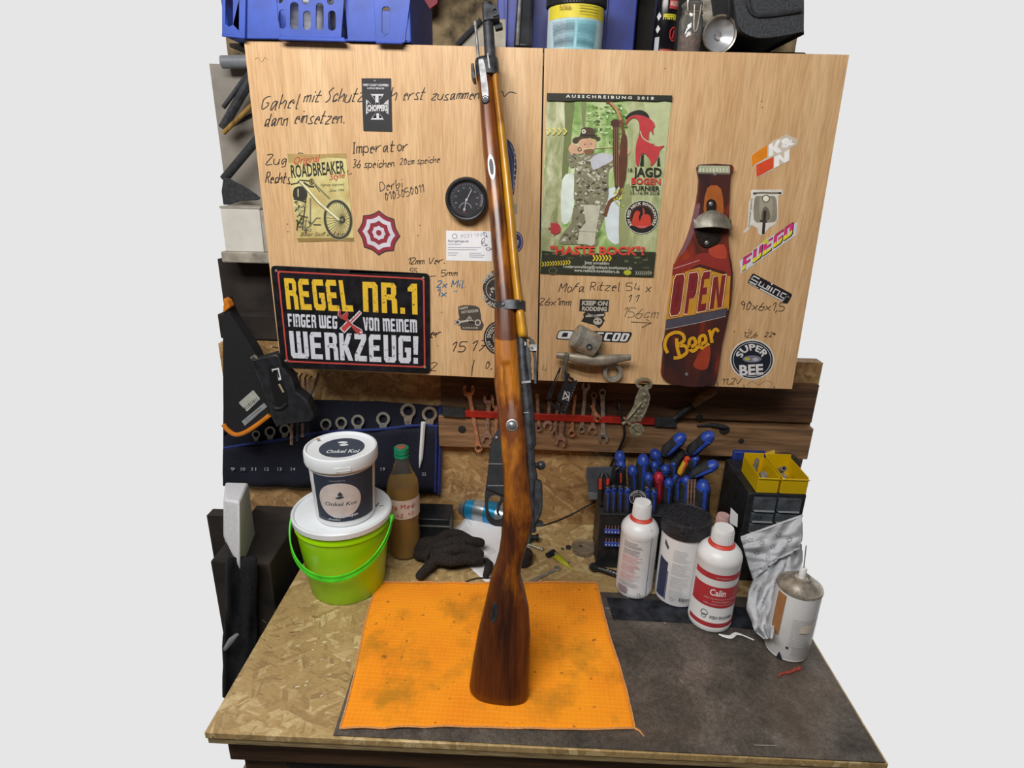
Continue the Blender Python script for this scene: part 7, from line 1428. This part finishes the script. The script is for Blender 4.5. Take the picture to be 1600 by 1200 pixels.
# ---- tool rack
Zr = (900, 660, .2)
def zr(x, y): return (Zr[0]+x*Zr[2], Zr[1]+y*Zr[2])
yf = onb(940, 887).y; RK = thing('tool_rack', 'black tool rack block with blue bit holders standing against the back wall', 'tool rack', (.25, yf+.05, BZ))
x0, x1 = P(934, 850, y=yf).x, P(1106, 850, y=yf).x; z1 = P(990, 806, y=yf).z; z2 = P(1000, 793, y=yf+.05).z
MB().box((x0, yf, BZ+.0004), (x1, yf+.045, z1)).build('front_tier', M_black, RK, bev=.002); MB().box((x0+.003, yf+.0455, BZ+.0004), (x1, yf+.10, z2+.012)).build('rear_tier', M_black, RK, bev=.002)
MB().box((x0-.001, yf-.002, z1), (x1+.001, yf+.045, z1+.003)).build('tier_rim', M_blackm, RK, bev=.001)
for ya, yb in ((822, 833), (842, 853)):
    a = P(944, (ya+yb)/2+0, y=yf-.001); b_ = P(968, (ya+yb)/2+1, y=yf-.001); hh = .006
    MB().box((a.x, yf-.007, a.z-hh), (b_.x, yf-.0003, a.z+hh*.5)).build('bit_holder', M_blue, RK, bev=.0008)
    for i in range(5):
        x = a.x+.003+i*(b_.x-a.x-.006)/4; MB().tube([Vector((x, yf-.0035, a.z+hh*.5)), Vector((x, yf-.0035, a.z+hh*1.9))], [.0017, .0011], 6).build('bit', M_rust, RK); MB(Matrix.Translation(Vector((x, yf-.0072, a.z-.001))) @ Matrix.Rotation(PI/2, 4, 'X')).lathe([(.0014, 0), (.0014, .0006), (0, .0006)], 10).build('number_dot', M_white, RK)
# badge
ct = P(996, 777, y=yf-.004); MB(Matrix.Translation(ct) @ Matrix.Rotation(PI/2, 4, 'X')).lathe([(.0165, -.001), (.0165, .0012), (0, .0012)], 36).build('round_badge', M_blackm, RK)
k = Ink(RK, lambda x, y, h: Vector((ct.x+x, ct.y-.0013-h, ct.z-y))); k.ring(0, 0, .0158, .001, '#b9babd'); k.arc('POWER ASSIST', 0, 0, .0105, 165, 15, .0035, '#b9babd', .03); k.ring(0, .001, .0085, .001, '#b9babd'); k.ell(0, .002, .005, .003, '#b9babd'); k.build('badge_print')
# tools
M_blh = mat('screwdriver_blue', '#2d4aa8', .4, var=.15, sc=50); M_rdh = mat('screwdriver_red', '#b0283a', .4)
def handle(label, a, b, w_, Y, m=None, m2=None, grip=True, lean=.0, grp='blue and black tool handles in the rack', shaft=True, body=None):
    """handle from its free end a to its tool end b (zoom pixels), width w_ zoom pixels"""
    m = m or M_blh; m2 = m2 or M_blackm
    A_, B0 = P(*zr(*a), y=Y-lean), P(*zr(*b), y=Y); d = (B0-A_); L = d.length; d.normalize(); R_ = w_*.2*(A_-CAM).dot(_f)/FPX/2*1.3
    T = thing('screwdriver', label, 'screwdriver', tuple(B0), grp)
    q = d.to_track_quat('Z', 'Y').to_matrix().to_4x4(); M_ = Matrix.Translation(A_) @ q
    e = min(.3, .013/L)
    MB(M_).lathe([(0, 0), (R_*.55, .001), (R_*.9, R_*.45), (R_, R_*1.0), (R_*.95, L*e), (R_*.74, L*(e+.05)), (R_*.74, L*.97), (R_*.5, L)], 20, sy=.8).build('handle_core', m, T)
    if grip: MB(M_).lathe([(R_*.8, L*(e+.01)), (R_*.97, L*(e+.04)), (R_*.9, L*.5), (R_*.97, L*.8), (R_*.75, L*.95)], 20, sy=.9).build('rubber_grip', m2, T)
    # blue spine, hang hole
    fw = (M_.inverted() @ (A_+Vector((0, -1, 0)))); fw.z = 0; fw.normalize()
    sp = [M_ @ (fw*R_*.9+Vector((0, 0, t*L))) for t in (e*.8, e+.2, .6, .8)]
    MB().tube(sp, [R_*.30, R_*.24, R_*.22, R_*.12], 8).build('coloured_spine', m, T)
    hp = M_ @ (fw*R_*.90+Vector((0, 0, R_*.95))); MB().sphere(tuple(hp), R_*.26, 10, 8).build('hang_hole', mat('deep_black', '#0a0a0c', .6), T)
    if shaft: MB().tube([B0-d*.002, B0+d*.03], .0022, 8).build('shaft', M_gun, T)
    return T
Yb, Ym = yf+.082, yf+.055
handle('blue-topped black handle standing highest at the left rear of the rack', (342, 228), (347, 420), 80, Yb)
handle('second blue-topped black handle in front of the highest left one', (348, 295), (350, 520), 78, Ym)
handle('blue-backed black handle leaning right of the twin blue tops', (438, 340), (458, 545), 74, Ym+.004)
handle('large tall blue and black handle in the centre left of the rack', (528, 255), (508, 560), 95, Ym+.01)
handle('blue collar black handle in front of the large centre one', (565, 398), (560, 600), 72, Ym-.012)
handle('blue-headed handle with round hole behind the red one', (612, 305), (608, 520), 64, Yb-.004)
handle('red handle in the middle of the rack', (646, 392), (640, 620), 74, Ym, M_rdh, mat('dark_red_grip', '#7a1c2a', .5), grp='blue and black tool handles in the rack')
handle('blue curved handle right of the red one, first of three alike', (726, 440), (710, 650), 70, Ym-.004)
handle('blue curved handle, second of three right of the red one', (785, 412), (790, 635), 66, Ym+.004)
handle('blue curved handle, third of three right of the red one', (862, 420), (840, 650), 70, Ym-.002)
handle('black handle with blue end pointing to the right over the rack', (1106, 318), (895, 412), 88, Ym+.012, lean=.02, shaft=False)
handle('blue-backed handle tilted behind the one pointing right', (945, 255), (880, 390), 62, Yb)
handle('longest blue-edged black handle tilted up right towards the plank', (1062, 88), (885, 240), 96, Yb+.006, lean=.03)
handle('black handle with blue tip tilted up right at the top of the rack', (842, 98), (690, 245), 96, Yb+.002, lean=.02)
handle('thick black handle with blue cap standing at the right end of the rack', (996, 455), (978, 740), 104, yf+.03)
handle('dark handle with dull blue tip behind the centre of the rack', (605, 215), (655, 330), 88, Yb+.008)
handle('dark stubby handle in the shadow under the tilted ones', (700, 330), (690, 420), 80, Yb)
handle('small blue handle end between the tilted handles', (765, 300), (760, 420), 50, Yb-.002)
handle('dark handle in the middle of the tilted bundle', (830, 210), (760, 330), 80, Yb+.004, M_blackm)
handle('small blue cap just behind the thick right handle', (985, 425), (960, 500), 60, Ym+.01)
def kn(i, a, b, w_): return handle(('first', 'second', 'third', 'fourth', 'fifth', 'sixth')[i]+' from the left of the short black-capped handles along the rack front', a, b, w_, yf+.008, M_blh, M_blackm, shaft=False, grp='short handles along the rack front')
for i, (a, b_, w_) in enumerate([((250, 495), (240, 722), 52), ((295, 488), (288, 722), 50), ((348, 490), (342, 715), 50), ((402, 495), (395, 715), 58), ((556, 495), (560, 712), 52), ((608, 512), (600, 715), 54)]):
    T = kn(i, a, b_, w_); p = P(*zr(a[0], a[1]+6), y=yf+.008); 
    MB().sphere((p.x, p.y-.001, p.z-.004), (w_*.00012*1.25, .006, .0075), 14, 10).build('black_cap', M_black, T)
handle('orange and yellow plier handle leaning in the tilted bundle', (880, 265), (805, 405), 44, Ym-.006, mat('orange_plastic', '#d0482a', .4), mat('yellow_plastic', '#c9a52c', .45))
T = thing('side_cutter', 'black side cutter with red inlays at the left end of the rack', 'pliers', tuple(P(*zr(215, 600), y=yf+.02)))
for s in (-1, 1): MB().tube([P(*zr(220+s*12, 400), y=yf+.03), P(*zr(222+s*30, 450), y=yf+.025), P(*zr(215+s*24, 540), y=yf+.02), P(*zr(205+s*10, 640), y=yf+.02)], [.004, .0065, .006, .004], 12).build('grip', M_black, T); MB().tube([P(*zr(222+s*30, 440), y=yf+.018), P(*zr(217+s*26, 520), y=yf+.0135)], .0034, 8).build('red_inlay', mat('signal_red', '#c23a28', .5), T)
T = thing('pliers', 'black pliers with thin orange stripe left of the centre of the rack', 'pliers', tuple(P(*zr(330, 520), y=Ym)))
for s in (-1, 1): MB().tube([P(*zr(325+s*20, 340), y=Ym-.01), P(*zr(325+s*30, 420), y=Ym-.012), P(*zr(328+s*14, 520), y=Ym-.012)], [.005, .0065, .005], 10).build('grip', M_black, T)
MB().tube([P(*zr(350, 400), y=Ym-.019), P(*zr(352, 470), y=Ym-.019)], .0018, 6).build('orange_stripe', mat('orange_plastic', '#d0482a', .4), T); MB().tube([P(*zr(310, 370), y=Ym-.017), P(*zr(335, 350), y=Ym-.017)], .0012, 6).build('steel_edge', M_chr, T)
for i, x in enumerate((880, 905, 930)):
    T = MB(); T.tube([P(*zr(x, 450), y=Ym-.02), P(*zr(x-8, 640), y=Ym-.02)], .0022, 8); tag(T.build('drill_bit', M_rust), ('left', 'middle', 'right')[i]+' of three thin brownish drill bits left of the thick right handle', 'drill bit', 'drill bits in the rack')
GB = thing('grey_clamp_block', 'grey plastic block fixed to the wall at the left of the tool rack', 'block', tuple(P(940, 770, y=1.10)))
mb = MB(); mb.prism([[zr(82, 348), zr(290, 345), zr(295, 420), zr(188, 560), zr(188, 600), zr(100, 605), zr(92, 470), zr(78, 430)]], lambda a, b: P(a, b, y=WY-.001), lambda a, b: P(a, b, y=1.10)); mb.build('block_body', mat('slate_grey_plastic', '#4b525c', .55, var=.15, sc=30), GB, bev=.003)
mb = MB(); mb.prism([[zr(96, 545), zr(186, 550), zr(186, 602), zr(100, 605)]], lambda a, b: P(a, b, y=1.0995), lambda a, b: P(a, b, y=1.094)); mb.build('lower_lip', mat('light_slate_plastic', '#6f7780', .5), GB, bev=.001)
# ---- small parts organiser
Yo = .985; xo = P(1171, 772, y=Yo).x; zo = P(1171, 772, y=Yo).z; xe = P(1251, 780, y=Yo).x+.012
OR = thing('parts_organiser', 'black small-parts cabinet with clear drawers under the yellow bins', 'organiser', ((xo+xe)/2, 1.06, BZ))
MB().box((xo, Yo+.004, BZ+.0004), (xe, 1.13, zo)).build('cabinet_shell', M_black, OR, bev=.002)
zrow = [P(1190, p, y=Yo).z for p in (778, 799, 802, 816, 819, 833, 836, 850)]; xs = [P(p, 800, y=Yo).x for p in (1175, 1210, 1213, 1249)]
for r_i in range(4):
    for c_i in range(2):
        a, b_ = xs[c_i*2], xs[c_i*2+1]; t, bt_ = zrow[r_i*2], zrow[r_i*2+1]
        d = MB(); d.box((a, Yo-.001, bt_), (b_, Yo+.006, t)); dr = d.build('drawer', mat('smoky_clear_plastic', '#50565c', .25, 0, .25, 60, 0, .15), OR, bev=.001); MB().box((a+.002, Yo-.005, bt_+.001), (b_-.002, Yo-.0012, bt_+.0035)).build('drawer_lip', mat('smoky_light_plastic', '#8d9296', .3), dr, bev=.0005)
        if (r_i, c_i) == (1, 0): k = Ink(dr, lambda x, y, h: Vector((x, Yo-.0012-h, -y))); k.hand('M3', a+.006, -(bt_+.006), .008, '#22242a', .0009); k.build('handwriting')
M_yel = mat('yellow_bin_plastic', '#c9a600', .45, var=.06, sc=15)
def bin_(label, xl, xr_, Y0, Y1, grp='yellow bins on the organiser'):
    z0 = zo+.0005; z1 = z0+.031; T = thing('yellow_bin', label, 'bin', ((xl+xr_)/2, (Y0+Y1)/2, zo), grp); t = .0016
    def wall(nm, lo, hi): MB().box(lo, hi).build(nm, M_yel, T, bev=.0006)
    wall('bin_floor', (xl, Y0, z0), (xr_, Y1, z0+t)); wall('front_wall', (xl, Y0, z0+t), (xr_, Y0+t, z1)); wall('back_wall', (xl, Y1-t, z0+t), (xr_, Y1, z1+.01)); wall('side_wall', (xl, Y0+t, z0+t), (xl+t, Y1-t, z1+.003)); wall('side_wall', (xr_-t, Y0+t, z0+t), (xr_, Y1-t, z1+.003)); wall('front_lip', (xl-.001, Y0-.0025, z1-.002), (xr_+.001, Y0, z1)); return T, z0+t
ya = Yo+.006; xl1, xr1 = P(1182, 768, y=ya).x, P(1215, 768, y=ya).x; T, zb_ = bin_('left yellow bin holding shiny sockets on the organiser', xl1, xr1, ya, ya+.085); xl2 = P(1219, 768, y=ya).x; bin_('right yellow bin of the organiser at the right edge', xl2, xe-.001, ya, ya+.085)
def sock(label, x, y, z, rot, r, l): T = thing('socket', label, 'socket', (x, y, z), 'sockets in the yellow bins'); M_ = Matrix.Translation((x, y, z)) @ rot; MB(M_).lathe([(r*.6, 0), (r, 0), (r, l*.7), (r*.9, l*.75), (r*.9, l), (r*.62, l), (r*.6, l*.3), (0, l*.3)], 24).build('socket_body', M_chr, T)
Rx = lambda a: Matrix.Rotation(a, 4, 'X')
sock('upright socket leaning in the left yellow bin', xl1+.010, ya+.05, zb_+.004, Rx(.15), .005, .042); sock('chrome socket pointing at the viewer in the left yellow bin', xl1+.019, ya+.030, zb_+.022, Rx(1.9), .0075, .022); sock('chrome socket in the right yellow bin', xl2+.012, ya+.030, zb_+.020, Rx(1.8), .0072, .02); sock('second socket deeper in the right yellow bin', xl2+.004+.012, ya+.058, zb_+.014, Rx(.9), .006, .03)
T, *_ = (thing('blue_box', 'blue plastic box behind the yellow bins', 'box', (P(1168, 725, y=1.12).x, 1.14, BZ)),); MB().box((P(1145, 720, y=1.135).x, 1.135, BZ+.0004), (P(1196, 720, y=1.135).x, 1.165, P(1168, 706, y=1.135).z)).build('box_body', mat('dark_blue_plastic2', '#22357f', .5), T, bev=.003)
T = MB(); T.tube([P(1196, 712, y=1.11), P(1208, 707, y=1.11), P(1206, 716, y=1.11)], .006, 8); tag(T.build('yellow_clip', mat('yellow_plastic', '#c9a52c', .45)), 'small yellow clip behind the yellow bins', 'clip')
T = MB(); T.tube(smoothpts([tuple(P(a, b, y=1.10)) for a, b in ((1200, 735), (1212, 716), (1230, 712), (1245, 722), (1240, 736), (1225, 732))], 4), .007, 10); tag(T.build('dark_strap_coil', mat('brown_strap', '#3a3024', .8)), 'coiled dark brown strap behind the right yellow bin', 'strap')
T = thing('paper_tag', 'small white paper tag standing behind the red-banded bottle', 'tag', tuple(P(1147, 830, y=.99))); mb = MB(); mb.prism([[(1142, 793), (1153, 804), (1152, 824), (1140, 817)]], lambda a, b: P(a, b, y=.975)+Vector((0, .0006, 0)), lambda a, b: P(a, b, y=.975)); mb.build('card', M_whitep, T)
MB().tube([P(1138, 818, y=.974), P(1139, 813, y=.974), P(1141, 822, y=.974), P(1141, 840, y=.96)], .0006, 6).build('wire_stem', M_gun, T)
# ---- star-print cloth
NU, NV_ = 46, 60
def ragf(rowsL, rowsR, Ya, Yb, a0, seed):
    n_ = len(rowsL)-1
    def f(u, v):
        t = v*n_; i = min(n_-1, int(t)); fr_ = t-i; a = Vector(rowsL[i]).lerp(Vector(rowsL[i+1]), fr_); b = Vector(rowsR[i]).lerp(Vector(rowsR[i+1]), fr_); p = a.lerp(b, u)
        n1 = noise.noise(Vector((u*2.6+seed, v*3.2, 4))); n2 = noise.noise(Vector((u*6+seed, v*7, 7))); r1 = 1-abs(noise.noise(Vector((u*3+v*2+seed, v*4-u*2, 1))))*2
        fold = a0*(n1*.9+.35*n2+.45*r1); e = min(u, 1-u, v, 1-v)
        q = P(p.x, p.y, y=Ya+(Yb-Ya)*v-fold); q.z = max(q.z, BZ+.0045); return q
    return f
ragA = ragf([(1158, 840), (1163, 858), (1169, 880), (1177, 905)], [(1253, 806), (1253, 838), (1250, 858), (1216, 872)], .945, .925, .012, 0)
ragB = ragf([(1206, 862), (1196, 885), (1178, 905), (1170, 925), (1167, 952), (1176, 972), (1178, 986), (1194, 999)], [(1253, 850), (1253, 870), (1252, 892), (1240, 908), (1224, 928), (1215, 950), (1211, 975), (1206, 998)], .965, .800, .030, 3)
mb = MB()
for f in (ragA, ragB): mb.add([f(i/NU, j/NV_) for j in range(NV_+1) for i in range(NU+1)], [(j*(NU+1)+i, j*(NU+1)+i+1, (j+1)*(NU+1)+i+1, (j+1)*(NU+1)+i) for j in range(NV_) for i in range(NU)])
RG = mb.build('star_print_cloth', mat('pale_cotton', '#c4c7cc', .95, var=.06, sc=60, bmp=.2), ang=180); s = RG.modifiers.new('s', 'SOLIDIFY'); s.thickness = .0018; tag(RG, 'crumpled white cloth with small star outlines between the red-banded bottle and the spray can', 'cloth')
for rg, su, sv, n_ in ((ragA, .06, .07, 12), (ragB, .075, .036, 14)):
    k = Ink(RG, lambda x, y, h: rg(x, y)+Vector((0, -h-.0032, .0008)), .03); k.h = .0003
    for i in range(n_):
        u, v = .12+.76*((i*.618) % 1), .08+.84*(i+.5)/n_
        st = [(u+su*(1 if j % 2 == 0 else .5)*math.cos(math.radians(36*j-90)), v+sv*(1 if j % 2 == 0 else .5)*math.sin(math.radians(36*j-90))) for j in range(10)]
        k.poly(st, '#858a92', [[(u+(a-u)*.74, v+(b-v)*.74) for a, b in st]])
        k.h = .0003
    k.build('star_print')
MB().tube([ragA(i/30, 0)+Vector((0, -.001, .001)) for i in range(31)], .0022, 6).build('hem', _mats['pale_cotton'], RG)
MB().tube([ragA(0, i/20)+Vector((0, -.001, 0)) for i in range(21)], .0012, 6).build('hem', _mats['pale_cotton'], RG)
